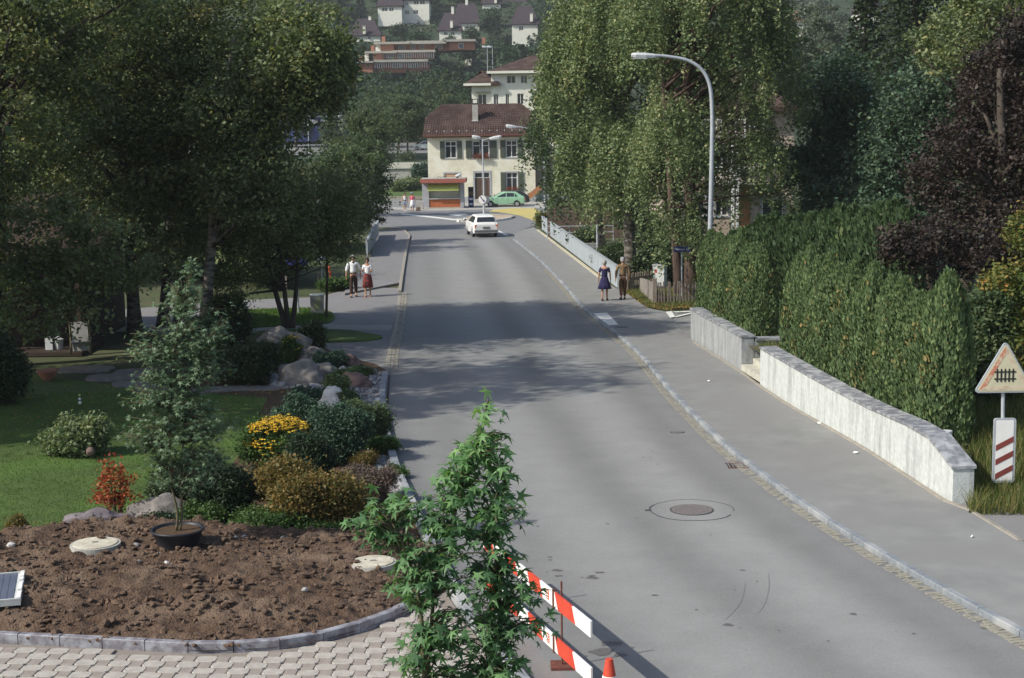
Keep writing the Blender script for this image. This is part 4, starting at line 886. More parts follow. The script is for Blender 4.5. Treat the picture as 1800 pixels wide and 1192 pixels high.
for sx_ in (-.27, .27):
    for sy_ in (-.28, .28): mb.box((cx_ + sx_, yc + sy_, zct + .02), (.1, .1, .36))
mb.build('chimney_cap', m_roofdark, ch)
mb = MB(); mb.box((cx_ - .02, yc - .34, zc0 - .02), (.62, .06, .34)); mb.build('flashing', m_alum, ch)
# annex
mb = MB(); ax0, ax1 = W2 + .05, W2 + 3.2; mb.box(((ax0 + ax1) / 2, 3.2, 2.7), (ax1 - ax0, 4.0, 5.4)); an = mb.build('annex_wall', m_stonefr, house)
for k in range(8): q = MB(); q.box((ax0 + .2 + k * .39, 1.17, 2.9), (.33, .05, 4.2)); q.build('annex_board', m_fencewood, house)
# flower boxes
def flowerbox(x, y, z, wd, lb):
    t = thing('flower_box', lb, 'flower box', (x, y, z)); mb = MB(); mb.box((0, 0, .09), (wd, .18, .18), taper=1.0); mb.build('box', m_door, t)
    n = int(260 * wd); p = np.stack([nr.uniform(-wd / 2, wd / 2, n), nr.normal(0, .09, n), .22 + np.abs(nr.normal(0, .14, n))], 1)
    p[: n // 3, 2] = nr.uniform(-.1, .2, n // 3); p[: n // 3, 1] = -.12
    quads('flowers', leaves(p, .10), l_flower, nr.uniform(0, 1, n), t)
flowerbox(hcx + X(845.5), YH - .25, zU0 - .05, 1.6, 'wooden flower box with red geraniums under the upper middle double window')
flowerbox(hcx + X(899.5), YH - .25, zG0 - .05, 1.2, 'wooden flower box with red flowers under the ground floor window behind the green car')

# white apartment house behind
YW = 186.0
def wp(u, v): p = P(u, v, YW); return p.x, p.z
mx0 = wp(829, 160)[0]; wh = thing('apartment_house', 'white apartment house with brown hipped roofs rising behind the cream house', 'apartment house', (mx0, YW, 0))
def WX(u): return wp(u, 150)[0] - mx0
zl = wp(840, 149)[1]; zmn = wp(890, 128)[1]; zw1a, zw1b = wp(898, 147)[1], wp(898, 133)[1]; zw0a, zw0b = wp(890, 184)[1], wp(890, 165)[1]
opl = [(WX(840), WX(855), zw0a, zw0b)]
opm = [(WX(867.5), WX(876), zw0a, zw0b), (WX(888.5), WX(895), zw0a, zw0b), (WX(909), WX(920.5), zw0a, zw0b), (WX(935), WX(946.5), zw0a, zw0b), (WX(868), WX(879), zw1a, zw1b), (WX(891), WX(906.5), zw1a, zw1b), (WX(915.5), WX(927), zw1a, zw1b), (WX(936), WX(950), zw1a, zw1b)]
mb = MB(); xl0, xm0, xm1 = 0, WX(863), WX(1010)
facade(mb, xl0, xm0, 0, zl, opl); facade(mb, xm0 + .02, xm1, 0, zmn, opm, y=-.35, depth=.2)
mb.box(((xl0 + xm0) / 2, 6.1, zl / 2), (xm0 - xl0, 11.8, zl)); mb.v[-8:] = mb.v[-8:]
mb.add([(xm0 + .02, -.35, 0), (xm0 + .02, 0.2, 0), (xm0 + .02, 12, 0), (xm0 + .02, 12, zmn), (xm0 + .02, -.35, zmn)], [(0, 4, 3, 2, 1)])
mb.add([(xl0, 0, 0), (xl0, .3, 0), (xl0, .3, zl), (xl0, 0, zl)], [(0, 3, 2, 1)])
mb.add([(xm1, -.35, 0), (xm1, 12, 0), (xm1, 12, zmn), (xm1, -.35, zmn)], [(0, 1, 2, 3)])
mb.build('wall', m_whitewall, wh)
for o_ in opl: window(wh, *o_, nx_=2, transom=0, surround=False, fr=.07)
for i, o_ in enumerate(opm):
    if i == 4:
        q = MB(); q.box(((o_[0] + o_[1]) / 2, -.25, (o_[2] + o_[3]) / 2), (o_[1] - o_[0], .04, o_[3] - o_[2])); q.build('roller_blind', m_boardwhite, wh); continue
    f = window(wh, *o_, y=-.2, nx_=2, transom=0, surround=False, fr=.06)
mb = MB(); mb.box(((WX(835) + WX(861)) / 2, -.2, wp(848, 162)[1]), (WX(861) - WX(835), .5, .10)); mb.build('blind_box', m_slab, wh)
mb = MB(); mb.box(((WX(928) + WX(950)) / 2, -.5, wp(940, 160)[1]), (WX(950) - WX(928), .4, .10)); mb.build('blind_box', m_slab, wh)
def hip(root, x0, x1, y0_, y1_, z, h, m, ins=None, name='roof', th=.25):
    ins = ins if ins is not None else (y1_ - y0_) / 2; mb = MB(); ymid = (y0_ + y1_) / 2
    mb.v = [(x0, y0_, z), (x1, y0_, z), (x1, y1_, z), (x0, y1_, z), (x0 + ins, ymid, z + h), (x1 - ins, ymid, z + h), (x0, y0_, z - th), (x1, y0_, z - th), (x1, y1_, z - th), (x0, y1_, z - th)]
    mb.f = [(0, 1, 5, 4), (1, 2, 5), (2, 3, 4, 5), (3, 0, 4), (6, 7, 1, 0), (7, 8, 2, 1), (8, 9, 3, 2), (9, 6, 0, 3), (9, 8, 7, 6)]; mb.m = [0] * 9
    return mb.build(name, m, root)
hip(wh, WX(815), xm0 + 1.2, -1.0, 8, zl + .12, 1.7, m_roof, 2.6); hip(wh, WX(856), xm1 + 1, -1.3, 13, zmn + .15, 2.2, m_roof, 5.5)
mb = MB(); mb.box(((WX(815) + xm0) / 2, -1.02, zl + .0), (xm0 - WX(815), .05, .28)); mb.build('fascia', m_whitewall, wh); mb = MB(); mb.box(((WX(856) + xm1 + 1) / 2, -1.32, zmn + .03), (xm1 + 1 - WX(856), .05, .3)); mb.build('fascia', m_whitewall, wh)

# kiosk
YK = G(780, 366.5).y
def kp(u, v): p = P(u, v, YK); return p.x, p.z
kc = kp(783, 360)[0]; ki = thing('kiosk', 'small street kiosk with red roof edge, yellow green awning and orange brown counter', 'kiosk', (kc, YK, 0))
def KX(u): return kp(u, 340)[0] - kc
kt = kp(783, 322)[1]; kr = kp(783, 315)[1]; kl, krr = KX(751), KX(815); kd = 2.6; zc1 = kp(783, 350)[1]; za = kp(783, 322.5)[1]; zb = kp(783, 331.5)[1]
mb = MB(); mb.box((kl + .08, .12, kt / 2), (.16, .24, kt)); mb.build('corner_post', m_kiosk, ki); mb = MB(); mb.box((krr - .16, .12, kt / 2), (.32, .24, kt)); mb.build('corner_post', m_kiosk, ki)
mb = MB(); mb.box((krr - .03, kd / 2 + .12, kt / 2), (.06, kd - .24, kt)); mb.build('side_wall', m_kiosk, ki); mb = MB(); mb.box((kl + .03, kd / 2 + .12, kt / 2), (.06, kd - .24, kt)); mb.build('side_wall', m_kiosk, ki)
mb = MB(); mb.box(((kl + krr) / 2, kd, kt / 2), (krr - kl, .06, kt)); mb.build('back_wall', m_kiosk, ki)
mb = MB(); mb.box(((kl + krr) / 2 - .08, .55, (zc1 + kt) / 2), (krr - kl - .5, .04, kt - zc1)); mb.build('closed_blind', mat('grey kiosk blind', (0.52, 0.52, 0.47), (0.46, 0.46, 0.42), 3, .7), ki)
mb = MB(); mb.box(((kl + krr) / 2 - .08, .12, zc1 / 2 + .03), (krr - kl - .48, .10, zc1 - .10)); mb.build('counter_panel', m_counter, ki)
mb = MB(); mb.box(((kl + krr) / 2 - .08, .22, zc1 + .03), (krr - kl - .48, .6, .06)); mb.build('counter_top', m_alum, ki)
mb = MB(); mb.box(((kl + krr) / 2 - .08, .02, .05), (krr - kl - .1, .3, .10)); mb.build('base', m_concrete, ki)
mb = MB(); x0, x1 = KX(752.5), KX(806.5)
mb.add([(x0, .02, za), (x1, .02, za), (x1, -.55, zb), (x0, -.55, zb), (x0, .02, za - .02), (x1, .02, za - .02), (x1, -.55, zb - .02), (x0, -.55, zb - .02)], [(0, 1, 2, 3), (7, 6, 5, 4), (0, 3, 7, 4), (1, 5, 6, 2)]); mb.box(((x0 + x1) / 2, -.56, zb - .09), (x1 - x0, .015, .18)); mb.build('awning', m_awning, ki)
for x_ in (x0 + .05, x1 - .05): mb = MB(); mb.tube([(x_, .0, zb - .45), (x_, -.5, zb - .02)], .015, 6); mb.build('awning_arm', m_metal, ki)
rl_, rr_ = KX(740), KX(820); mb = MB(); mb.box(((rl_ + rr_) / 2, kd / 2 - .35, (kt + kr) / 2 + .05), (rr_ - rl_, kd + 1.1, kr - kt + .0)); mb.build('roof', m_redwood, ki)
mb = MB(); mb.box(((rl_ + rr_) / 2, kd / 2 - .35, kr + .06), (rr_ - rl_ - .1, kd + 1.0, .05)); mb.build('roof_gravel', m_concrete, ki)
mb = MB(); mb.box((rl_ + .12, .3, kt / 2), (.05, .05, kt)); mb.build('corner_post', m_metal, ki); mb = MB(); mb.box(((rl_ + kl) / 2 + .03, .9, kt / 2), (kl - rl_ - .12, .04, kt - .1)); mb.build('side_panel', m_kiosk, ki)
# things on and by the kiosk
t = thing('roof_fan', 'dark vent fan with curved white hood on the kiosk roof', 'vent', (kc + KX(804), YK + .7, kr + .085)); mb = MB(); mb.tube([(0, 0, 0), (0, 0, .14)], .12, 10); mb.build('base', m_dark, t); mb = MB(); mb.tube([(-.18, 0, .13), (0, 0, .18), (.22, 0, .30), (.34, 0, .42)], [.10, .14, .13, .05], 10); mb.build('hood', m_lampwhite, t)
t = thing('folded_awning_frame', 'thin dark metal frame lying on the left of the kiosk roof', 'metal frame', (kc + KX(775), YK + .5, kr + .085)); mb = MB(); mb.tube([(-.35, 0, .02), (-.2, 0, .16), (.05, 0, .08), (.3, 0, .18), (.42, 0, .02)], .02, 6); mb.build('bar', m_dark, t)
px_ = kp(827, 350)[0]; t = thing('newspaper_rack', 'dark newspaper stand with blue boxes beside the kiosk', 'newspaper rack', (px_, YK + 1.6, 0)); 
mb = MB(); mb.box((0, .12, .95), (.50, .08, 1.9)); mb.build('back_board', m_timber, t)
for k, mm in enumerate((m_blue, m_blue, m_brownwall)): mb = MB(); mb.box((0, -.05, .30 + k * .48), (.46, .26, .40)); b_ = mb.build('paper_box', mm, t); q = MB(); q.box((0, -.19, .30 + k * .48), (.32, .01, .18)); q.build('paper', m_boardwhite, b_) if k < 2 else None
t = thing('concrete_planter', 'square pale concrete block standing left of the kiosk', 'planter', (G(741, 366).x, G(741, 368).y, 0)); mb = MB(); mb.box((0, 0, .28), (.62, .5, .56)); mb.build('block', m_concrete, t); mb = MB(); mb.box((0, 0, .565), (.5, .4, .012)); mb.build('soil', m_soil, t)
c = G(733, 371); t = thing('shopping_bag', 'brown bag standing on the ground beside the woman in pink', 'bag', (c.x + .12, c.y, 0)); mb = MB(); mb.box((0, 0, .17), (.42, .2, .34), taper=.8); mb.build('bag_body', m_brownwall, t); mb = MB(); mb.tube([(-.12, 0, .33), (-.08, 0, .47), (.08, 0, .47), (.12, 0, .33)], .012, 6); mb.build('handle', m_dark, t)
# garage beam / sandwich board and bicycle wheel by the house corner
a = P(948, 366, YH - 3); t = thing('leaning_board', 'pale orange board leaning at an angle by the house corner', 'board', (a.x, YH - 3.2, 0)); mb = MB(); mb.box((.35, 0, .85), (1.5, .06, .5), 0); o = mb.build('board', m_orangepanel, t); o.rotation_euler.y = R(-38); o.location = (-.2, 0, .2); mb = MB(); mb.tube([(.9, 0, 0), (.85, 0, 1.2)], .03, 6); mb.build('leg', m_boardwhite, t)
a = G(936, 362); t = thing('bicycle', 'bicycle leaning against the house wall right of the parked cars', 'bicycle', (a.x, YH - .45, 0))
for dx in (-.5, .52):
    mb = MB(); mb.tube([(dx + .32 * math.cos(k * math.pi / 12), 0, .34 + .32 * math.sin(k * math.pi / 12)) for k in range(25)], .018, 5, cap=False); wl_ = mb.build('wheel', m_black, t)
    mb = MB()
    for k in range(12): mb.tube([(dx, 0, .34), (dx + .31 * math.cos(k * math.pi / 6), 0, .34 + .31 * math.sin(k * math.pi / 6))], .003, 3)
    mb.build('spokes', m_metal, wl_)
mb = MB()
for a_, b_ in (((-.5, 0, .34), (-.12, 0, .32)), ((-.12, 0, .32), (-.25, 0, .80)), ((-.25, 0, .75), (.36, 0, .78)), ((-.12, 0, .32), (.38, 0, .72)), ((.36, 0, .9), (.52, 0, .34)), ((-.25, 0, .78), (-.5, 0, .34))): mb.tube([a_, b_], .018, 6)
mb.build('frame', m_chrome, t); mb = MB(); mb.box((-.26, 0, .86), (.26, .12, .05)); mb.build('saddle', m_black, t); mb = MB(); mb.tube([(.30, -.25, 1.0), (.38, -.1, .95), (.38, .1, .95), (.30, .25, 1.0)], .014, 6); mb.build('handlebar', m_metal, t)

# ---- hillside houses
def hill_house(lb, u0, u1, ve, vb, vr, Y, m_w, m_r, kind='gable', wins=(), chim=(), ov=.5, depth=8, ridge_in=.25, group=None):
    um = (u0 + u1) / 2; p0, p1 = P(u0, ve, Y), P(u1, ve, Y); zb_ = P(um, vb, Y).z; ze_ = (p0.z + p1.z) / 2; zr_ = P(um, vr, Y + depth / 2).z; cx = (p0.x + p1.x) / 2; W_ = (p1.x - p0.x) / 2
    t = thing('hillside_house', lb, 'house', (cx, Y, zb_ - 4), 0, group); z0_ = zb_ - 4
    pm = P(um, ve, Y)
    ops_ = []
    for (a, b, c_, d) in wins: ops_.append((P(a, ve, Y).x - cx, P(b, ve, Y).x - cx, P(um, d, Y).z - z0_, P(um, c_, Y).z - z0_))
    mb = MB(); facade(mb, -W_, W_, 0, ze_ - z0_, ops_, depth=.15)
    h_ = ze_ - z0_
    mb.add([(-W_, 0, 0), (-W_, depth, 0), (-W_, depth, h_), (-W_, 0, h_), (W_, 0, 0), (W_, depth, 0), (W_, depth, h_), (W_, 0, h_)], [(0, 3, 2, 1), (4, 5, 6, 7), (1, 2, 6, 5)]); mb.build('wall', m_w, t)
    for o_ in ops_: window(t, *o_, y=.12, nx_=2, transom=0, surround=False, curtain=False, fr=.10, simple=True)
    ri = W_ * 2 * ridge_in
    if kind == 'flat': mb = MB(); mb.box((0, depth / 2, h_ + .3), (2 * W_ + 2 * ov, depth + 2 * ov, .6)); rf = mb.build('roof', m_slab, t)
    else: rf = hip(t, -W_ - ov, W_ + ov, -ov, depth + ov, h_, zr_ - z0_ - h_, m_r, ri)
    for (a, vt, vb_, yy) in chim:
        pt = P(a, vt, Y + yy); pb = P(a, vb_, Y + yy); mb = MB(); mb.box((pt.x - cx, yy, (pt.z + pb.z) / 2 - z0_), (.75, .8, pt.z - pb.z)); cc = mb.build('chimney', m_whitewall if m_w is not m_brick else m_brick, rf)
        mb = MB(); mb.box((pt.x - cx, yy, pt.z - z0_ + .06), (.95, 1.0, .12)); mb.build('chimney_cap', m_slab, cc)
    return t
hill_house('white hillside house with dark hipped roof at the far left of the slope', 614, 668, 62, 72, 33, 430, m_whitewall, m_roofdark, wins=[(622, 628, 64, 69), (646, 652, 64, 69)], chim=[(640, 46, 60, -.6), (650, 29, 40, 4)], ridge_in=.3)
hill_house('white hillside house with steep dark roof and two white chimneys mid slope', 772, 811, 53, 64, 22, 420, m_whitewall, m_roofdark, wins=[(780, 787, 56, 62), (792, 799, 56, 62)], chim=[(793.5, 37, 49, -.6), (795.5, 12, 26, 4)], ridge_in=.3)
hill_house('hillside house with broad dark roof behind and above the middle one', 798, 842, 40, 50, 6, 440, m_whitewall, m_roofdark, chim=[(820, -6, 10, 4)], ridge_in=.22)
hill_house('white three storey hillside house with rows of windows near the top edge', 707, 754, 0, 30, -22, 450, m_whitewall, m_roofdark, wins=[(711, 719, 18, 25), (726, 735, 18, 25), (727, 736, 1, 8), (738, 747, 1, 8), (711, 717, 4, 9)], depth=10)
hill_house('low hillside house with dark roof and balcony left of the white three storey one', 664, 706, 10, 22, -6, 446, m_whitewall, m_roofdark, wins=[(671, 681, 13, 20), (684, 692, 13, 20)], ridge_in=.1)
hill_house('hillside house with dark roof at the top edge right of centre', 848, 880, 6, 16, -18, 470, m_whitewall, m_roofdark, chim=[(871, -6, 6, -.4)], ridge_in=.2)
hill_house('hillside house with dark roof at the top edge above the weeping birch', 884, 925, 6, 16, -14, 480, m_whitewall, m_roofdark, chim=[(906, -4, 6, 2)], ridge_in=.2)
hill_house('white hillside house with steep dark roof partly behind the weeping birch', 900, 945, 42, 60, 10, 410, m_whitewall, m_roofdark, wins=[(912, 920, 46, 54)], chim=[(934, 24, 38, -.3)], ridge_in=.3)
hill_house('far hillside house with pale pink roof seen over the trees on the right', 1392, 1412, 38, 50, 18, 425, m_whitewall, mat('pale red roof', (0.30, 0.17, 0.15), (0.25, 0.14, 0.12), 1, .9), ridge_in=.1)
hill_house('white house glimpsed between the dark firs on the right', 1508, 1548, 20, 42, -5, 425, m_whitewall, m_roofdark, wins=[(1515, 1523, 24, 34)])
# terraced flats
YT = 345
tf = P(700, 125, YT); ta = thing('terraced_flats', 'orange brick terraced flats with stepped flat roofs on the hillside', 'apartment house', (tf.x, YT, tf.z - 6))
def tb(u0, u1, v0, v1, dy, m, nm, dep=9, dz=0):
    a, b = P(u0, (v0 + v1) / 2, YT + dy), P(u1, (v0 + v1) / 2, YT + dy); z1_, z0_ = P((u0 + u1) / 2, v0, YT + dy).z, P((u0 + u1) / 2, v1, YT + dy).z
    mb = MB(); mb.box(((a.x + b.x) / 2 - tf.x, dy + dep / 2, (z0_ + z1_) / 2 - tf.z + 6), (b.x - a.x, dep, z1_ - z0_)); return mb.build(nm, m, ta)
tb(640, 655, 108, 128, 0, m_brick, 'brick_wall'); tb(627, 656, 107.5, 110.5, -.8, m_slab, 'roof_slab', 10); tb(655, 752, 110.5, 128, 2, m_brick, 'brick_wall'); tb(657, 752, 104.5, 109, 0, m_slab, 'roof_slab', 12); tb(630, 641, 110, 128, 1, m_brick, 'brick_wall')
tb(656, 673, 93, 108, 9, m_brick, 'brick_wall'); tb(641, 648, 94, 107, 9.2, m_whitewall, 'white_panel'); tb(640, 697, 90, 93.5, 8, m_slab, 'roof_slab', 12); tb(673, 768, 94, 106, 12, m_brick, 'brick_wall'); tb(690, 768, 88, 92, 9, m_slab, 'roof_slab', 12)
tb(669, 692, 77, 91, 18, m_brick, 'brick_wall'); tb(660, 669, 78, 91, 18.4, m_whitewall, 'white_panel'); tb(657, 720, 73.5, 77.5, 17, m_slab, 'roof_slab', 13); tb(692, 800, 77, 90, 21, m_brick, 'brick_wall'); tb(715, 784, 71.5, 77, 18, m_slab, 'roof_slab', 13); tb(780, 836, 69, 73, 18, m_slab, 'roof_slab', 12); tb(790, 834, 73, 88, 19, m_brick, 'brick_wall')
for u0, u1, v0, v1, dy in [(700, 712, 80, 87, 20.8), (722, 730, 79, 86, 20.8), (738, 746, 79, 86, 20.8), (765, 778, 78, 86, 20.8), (680, 692, 96, 104, 11.8), (700, 712, 96, 104, 11.8), (717, 723, 95, 102, 11.8), (664, 672, 113, 121, 1.8), (690, 706, 112, 120, 1.8), (720, 735, 112, 120, 1.8), (806, 815, 76, 85, 18.8), (752, 762, 96, 103, 11.8)]:
    w_ = tb(u0, u1, v0, v1, dy, m_frame, 'window', .3); 
    a, b = P(u0, v0, YT + dy), P(u1, v1, YT + dy); mb = MB(); mb.box(((a.x + b.x) / 2 - tf.x, dy - .02, (a.z + b.z) / 2 - tf.z + 6), ((b.x - a.x) * .84, .08, abs(a.z - b.z) * .8)); mb.build('pane', m_glass, w_)
for u, v0, v1, dy in [(674, 64, 75, 22), (655, 80, 92, 13), (634, 97, 109, 4), (850, 66, 78, 22)]: tb(u - 3, u + 3, v0, v1, dy, m_brick, 'chimney', 1)
mb = MB()
for u0, u1, v, dy in [(657, 752, 109, -.5), (673, 768, 92, 8.5)]:
    a, b = P(u0, v, YT + dy), P(u1, v, YT + dy); n = 24
    for k in range(n): mb.box((a.x + (b.x - a.x) * (k + .5) / n - tf.x, dy, a.z - tf.z + 6 - .8), (.08, .08, 1.2))
stuff(mb.build('balcony_railing', m_metal, ta))
hill_house('small white and orange pavilion right of the terraced flats', 817, 829, 97, 114, 93, 383, m_whitewall, m_slab, kind='flat', depth=5)
# pinkish house behind the right trees
pb = thing('pinkish_house', 'tall pinkish house with pale balconies mostly hidden behind the weeping birches', 'house', (P(1270, 300, 96).x, 96, 0)); pcx = P(1270, 300, 96).x
def PX(u): return P(u, 300, 96).x - pcx
def PZ(v): return P(1270, v, 96).z
opp = [(PX(1180), PX(1200), PZ(380), PZ(345)), (PX(1215), PX(1240), PZ(380), PZ(345)), (PX(1180), PX(1200), PZ(300), PZ(265)), (PX(1215), PX(1240), PZ(300), PZ(265)), (PX(1340), PX(1378), PZ(392), PZ(350)), (PX(1340), PX(1370), PZ(290), PZ(255)), (PX(1258), PX(1280), PZ(300), PZ(265)), (PX(1258), PX(1280), PZ(380), PZ(345))]
mb = MB(); facade(mb, PX(1165), PX(1395), 0, PZ(190), opp)
for x in (PX(1165), PX(1395)): mb.add([(x, 0, 0), (x, 9, 0), (x, 9, PZ(190)), (x, 0, PZ(190))], [(0, 1, 2, 3)])
mb.build('wall', m_pink, pb); hip(pb, PX(1155), PX(1405), -.8, 10, PZ(190), 3, m_roof, 4)
for o_ in opp: window(pb, *o_, nx_=2, transom=0, surround=True, fr=.08, simple=True)
mb = MB(); mb.box((PX(1309), -.03, PZ(375)), (PX(1318) - PX(1297), .06, 3.4)); mb.build('orange_panel', m_orangepanel, pb)
for k, v in enumerate((322, 240)):
    mb = MB(); mb.box(((PX(1225) + PX(1340)) / 2, -.7, PZ(v)), (PX(1340) - PX(1225), 1.4, .18)); bl = mb.build('balcony', m_concrete, pb)
    for q_ in range(14): mb = MB(); mb.box((PX(1225) + .15 + q_ * (PX(1340) - PX(1225) - .3) / 13, -1.35, PZ(v) + .55), (.05, .05, 1.0)); mb.build('baluster', m_boardwhite, bl)
    mb = MB(); mb.box(((PX(1225) + PX(1340)) / 2, -1.35, PZ(v) + 1.07), (PX(1340) - PX(1225), .07, .07)); mb.build('handrail', m_boardwhite, bl)
for u in (1283, 1291): mb = MB(); mb.box((PX(u), -1.3, PZ(270) / 2), (.18, .18, PZ(240))); mb.build('column', m_boardwhite, pb)
# retaining wall, parking slope behind
a, b = P(560, 300, 188.4), P(772, 300, 188.4)
rw = thing('retaining_wall', 'pale concrete retaining wall below the car park left of the cream house', 'wall', (a.x, 188.4, 0)); L_ = b.x - a.x
for k in range(6): mb = MB(); mb.box((L_ * (k + .5) / 6, .2, 1.25), (L_ / 6 - .015, .4, 2.6)); mb.build('wall_panel', m_concrete, rw)
mb = MB(); mb.box((L_ / 2, .25, 2.95), (L_, .9, .75)); mb.build('coping', mat('pale coping', (0.62, 0.60, 0.52), (0.54, 0.52, 0.45), 1, .9), rw)
V = []; F = []
for j in range(9):
    y = 212 + j * 4.6
    for i in range(14): x = -62 + i * 4.5; V.append((x, y, terr(x, y) + .03))
for j in range(8):
    for i in range(13): F.append((j * 14 + i, j * 14 + i + 1, (j + 1) * 14 + i + 1, (j + 1) * 14 + i))
me = bpy.data.meshes.new('car_park'); me.from_pydata(V, [], F); me.materials.append(m_asph); struct(link('car_park', me))
mb = MB(); mb.sheet([(-62, 160), (-9.6, 160), (-9.6, 188.2), (-62, 188.2)], 0.0); struct(mb.build('far_lawn', m_lawn))
mb = MB(); mb.box((-24, 159.5, .12), (34, .3, .3)); struct(mb.build('far_kerb', m_kerb2))
# railway carriage
a, b = P(470, 210, 240), P(606, 210, 240); zt_, zb_ = P(570, 203, 240).z, P(570, 240, 240).z
t = thing('railway_carriage', 'blue carriage with a white window band behind the trees on the left', 'railway carriage', (a.x, 240, terr(0, 240) + .2)); z0_ = terr(0, 240) + .2; Lc = b.x - a.x; hc = zt_ - z0_
mb = MB(); mb.box((Lc / 2, 1.4, hc * .55), (Lc, 2.8, hc * .78)); bd = mb.build('body', m_trainblue, t)
mb = MB(); mb.box((Lc / 2, 1.4, hc * .97), (Lc, 2.6, hc * .07)); mb.build('roof', m_alum, t)
for k in range(6): mb = MB(); mb.box((Lc * (k + .5) / 6, -.02, hc * .80), (Lc / 6 - .5, .06, hc * .13)); w_ = mb.build('window', m_boardwhite, t)
mb = MB(); mb.box((Lc - 1.3, -.03, hc * .62), (2.0, .06, hc * .5)); mb.build('door', m_signcream, t)
for x_ in (1.5, 3.0, Lc - 3, Lc - 1.5): mb = MB(); mb.cyl((x_, .2, .45), .45, .15, 14, axis='Y'); mb.build('wheel', m_dark, t)
mb = MB(); mb.box((Lc / 2, 1.4, .1 + hc * .1), (Lc * .8, 2.2, hc * .12)); mb.build('underframe', m_dark, t)
a = P(604, 250, 236); t = thing('catenary_mast', 'dark mast at the right end of the blue carriage', 'mast', (a.x, 236, terr(0, 236))); mb = MB(); mb.tube([(0, 0, 0), (0, 0, P(604, 178, 236).z - terr(0, 236))], .16, 8); mb.build('pole', m_chrome, t); mb = MB(); mb.tube([(0, 0, 5.5), (-2.5, 0, 5.8)], .06, 6); mb.build('arm', m_chrome, t)
# timber garden house deep in the shade on the left
gx = G(-60, 640); t = thing('timber_garden_house', 'dark timber garden house in deep shade behind the lawn', 'garden house', (-22.3, 49.5, 0))
for k in range(22): mb = MB(); mb.box((2.5, 0, .08 + k * .145), (11, .05, .135)); mb.build('plank', m_timber, t)
mb = MB(); mb.box((2.5, 2.5, 1.6), (11, 4.8, 3.2)); mb.build('wall_core', m_timber, t)
mb = MB(); mb.v = [(-4, -2.6, 2.9), (9, -2.6, 2.9), (9, 2.5, 5.0), (-4, 2.5, 5.0), (-4, -2.6, 2.75), (9, -2.6, 2.75), (9, 2.5, 4.85), (-4, 2.5, 4.85), (9, 6, 3.4), (-4, 6, 3.4)]; mb.f = [(0, 1, 2, 3), (7, 6, 5, 4), (4, 5, 1, 0), (1, 5, 6, 2), (0, 3, 7, 4), (3, 2, 8, 9)]; mb.m = [0] * 6; mb.build('roof', m_timber, t)
for x_ in (-2.5, 1.5, 5.2, 8.4): mb = MB(); mb.box((x_, -2.3, 1.4), (.16, .16, 2.8)); mb.build('porch_post', m_timber, t)
mb = MB(); mb.box((2.5, -1.3, .06), (12, 2.6, .12)); mb.build('porch_floor', m_timber, t)
mb = MB(); mb.box((-1.2, -.06, 1.75), (3.2, .05, .10)); mb.build('painted_rail', m_brownwall, t)
def lounger(x, y, rz, lb):
    t = thing('folding_chair', lb, 'folding chair', (x, y, .12), rz)
    mb = MB(); mb.box((0, 0, .0), (.5, .04, .95)); o = mb.build('back_panel', m_concrete, t); o.location = (0, .1, .58); o.rotation_euler.x = R(-22)
    for s in (-.3, .3): mb = MB(); mb.tube([(s, -.25, 0), (s, .3, 1.05)], .02, 6); mb.build('leg', m_stem, t); mb = MB(); mb.tube([(s, .5, 0), (s, -.05, .75)], .02, 6); mb.build('leg', m_stem, t)
    mb = MB(); mb.box((0, -.1, .42), (.55, .45, .04)); mb.build('seat', m_chrome, t)
a = G(148, 628); lounger(a.x, a.y - 0.3, R(20), 'white folding garden chair leaning in the shade of the timber porch')
a = G(104, 620); t = thing('white_bucket', 'white bucket in the shade left of the folding chair', 'bucket', (a.x, a.y, .12)); mb = MB(); mb.tube([(0, 0, 0), (0, 0, .33)], [.12, .16], 14); mb.build('bucket_body', m_lampwhite, t); mb = MB(); mb.tube([(-.16, 0, .32), (0, 0, .42), (.16, 0, .32)], .008, 5); mb.build('handle', m_metal, t)
a = G(88, 621); t = thing('white_bucket', 'slimmer white canister beside the bucket under the timber porch', 'canister', (a.x, a.y, .12)); mb = MB(); mb.box((0, 0, .19), (.24, .16, .38)); mb.build('canister_body', m_lampwhite, t); mb = MB(); mb.cyl((0, 0, .38), .04, .05, 10); mb.build('cap', m_metal, t)
# flagstones by the lawn
for k, (u, v, wx_, wy_, rz_) in enumerate([(415, 684, 1.5, .8, .1), (455, 684, 1.3, .7, -.1), (375, 686, 1.2, .8, .05), (490, 682, 1.0, .6, .2), (330, 690, 1.3, .8, 0), (240, 676, 1.4, 1.0, .1), (200, 664, 1.6, 1.2, 0), (280, 684, 1.2, .9, -.1), (150, 650, 1.8, 1.2, .1), (250, 655, 1.6, 1.2, -.05)]):
    a = G(u, v); n = 9; mb = MB(); mb.prism([(wx_ / 2 * (1 + .12 * rnd.uniform(-1, 1)) * math.copysign(abs(math.cos(2 * math.pi * q / n)) ** .6, math.cos(2 * math.pi * q / n)), wy_ / 2 * math.copysign(abs(math.sin(2 * math.pi * q / n)) ** .6, math.sin(2 * math.pi * q / n))) for q in range(n)], -.02, .035 + rnd.uniform(0, .01))
    o = mb.build('flagstone', m_rock, None, (a.x, a.y, 0)); o.rotation_euler.z = rz_; tag(o, '%s flagstone along the far edge of the lawn, counted from the right' % ORD[[3, 1, 4, 0, 5, 7, 8, 6, 9, 2][k] if False else sorted([415, 455, 375, 490, 330, 240, 200, 284, 150, 250], reverse=True).index([415, 455, 375, 490, 330, 240, 200, 284, 150, 250][k])], 'flagstone', 'flagstones at the far edge of the lawn')
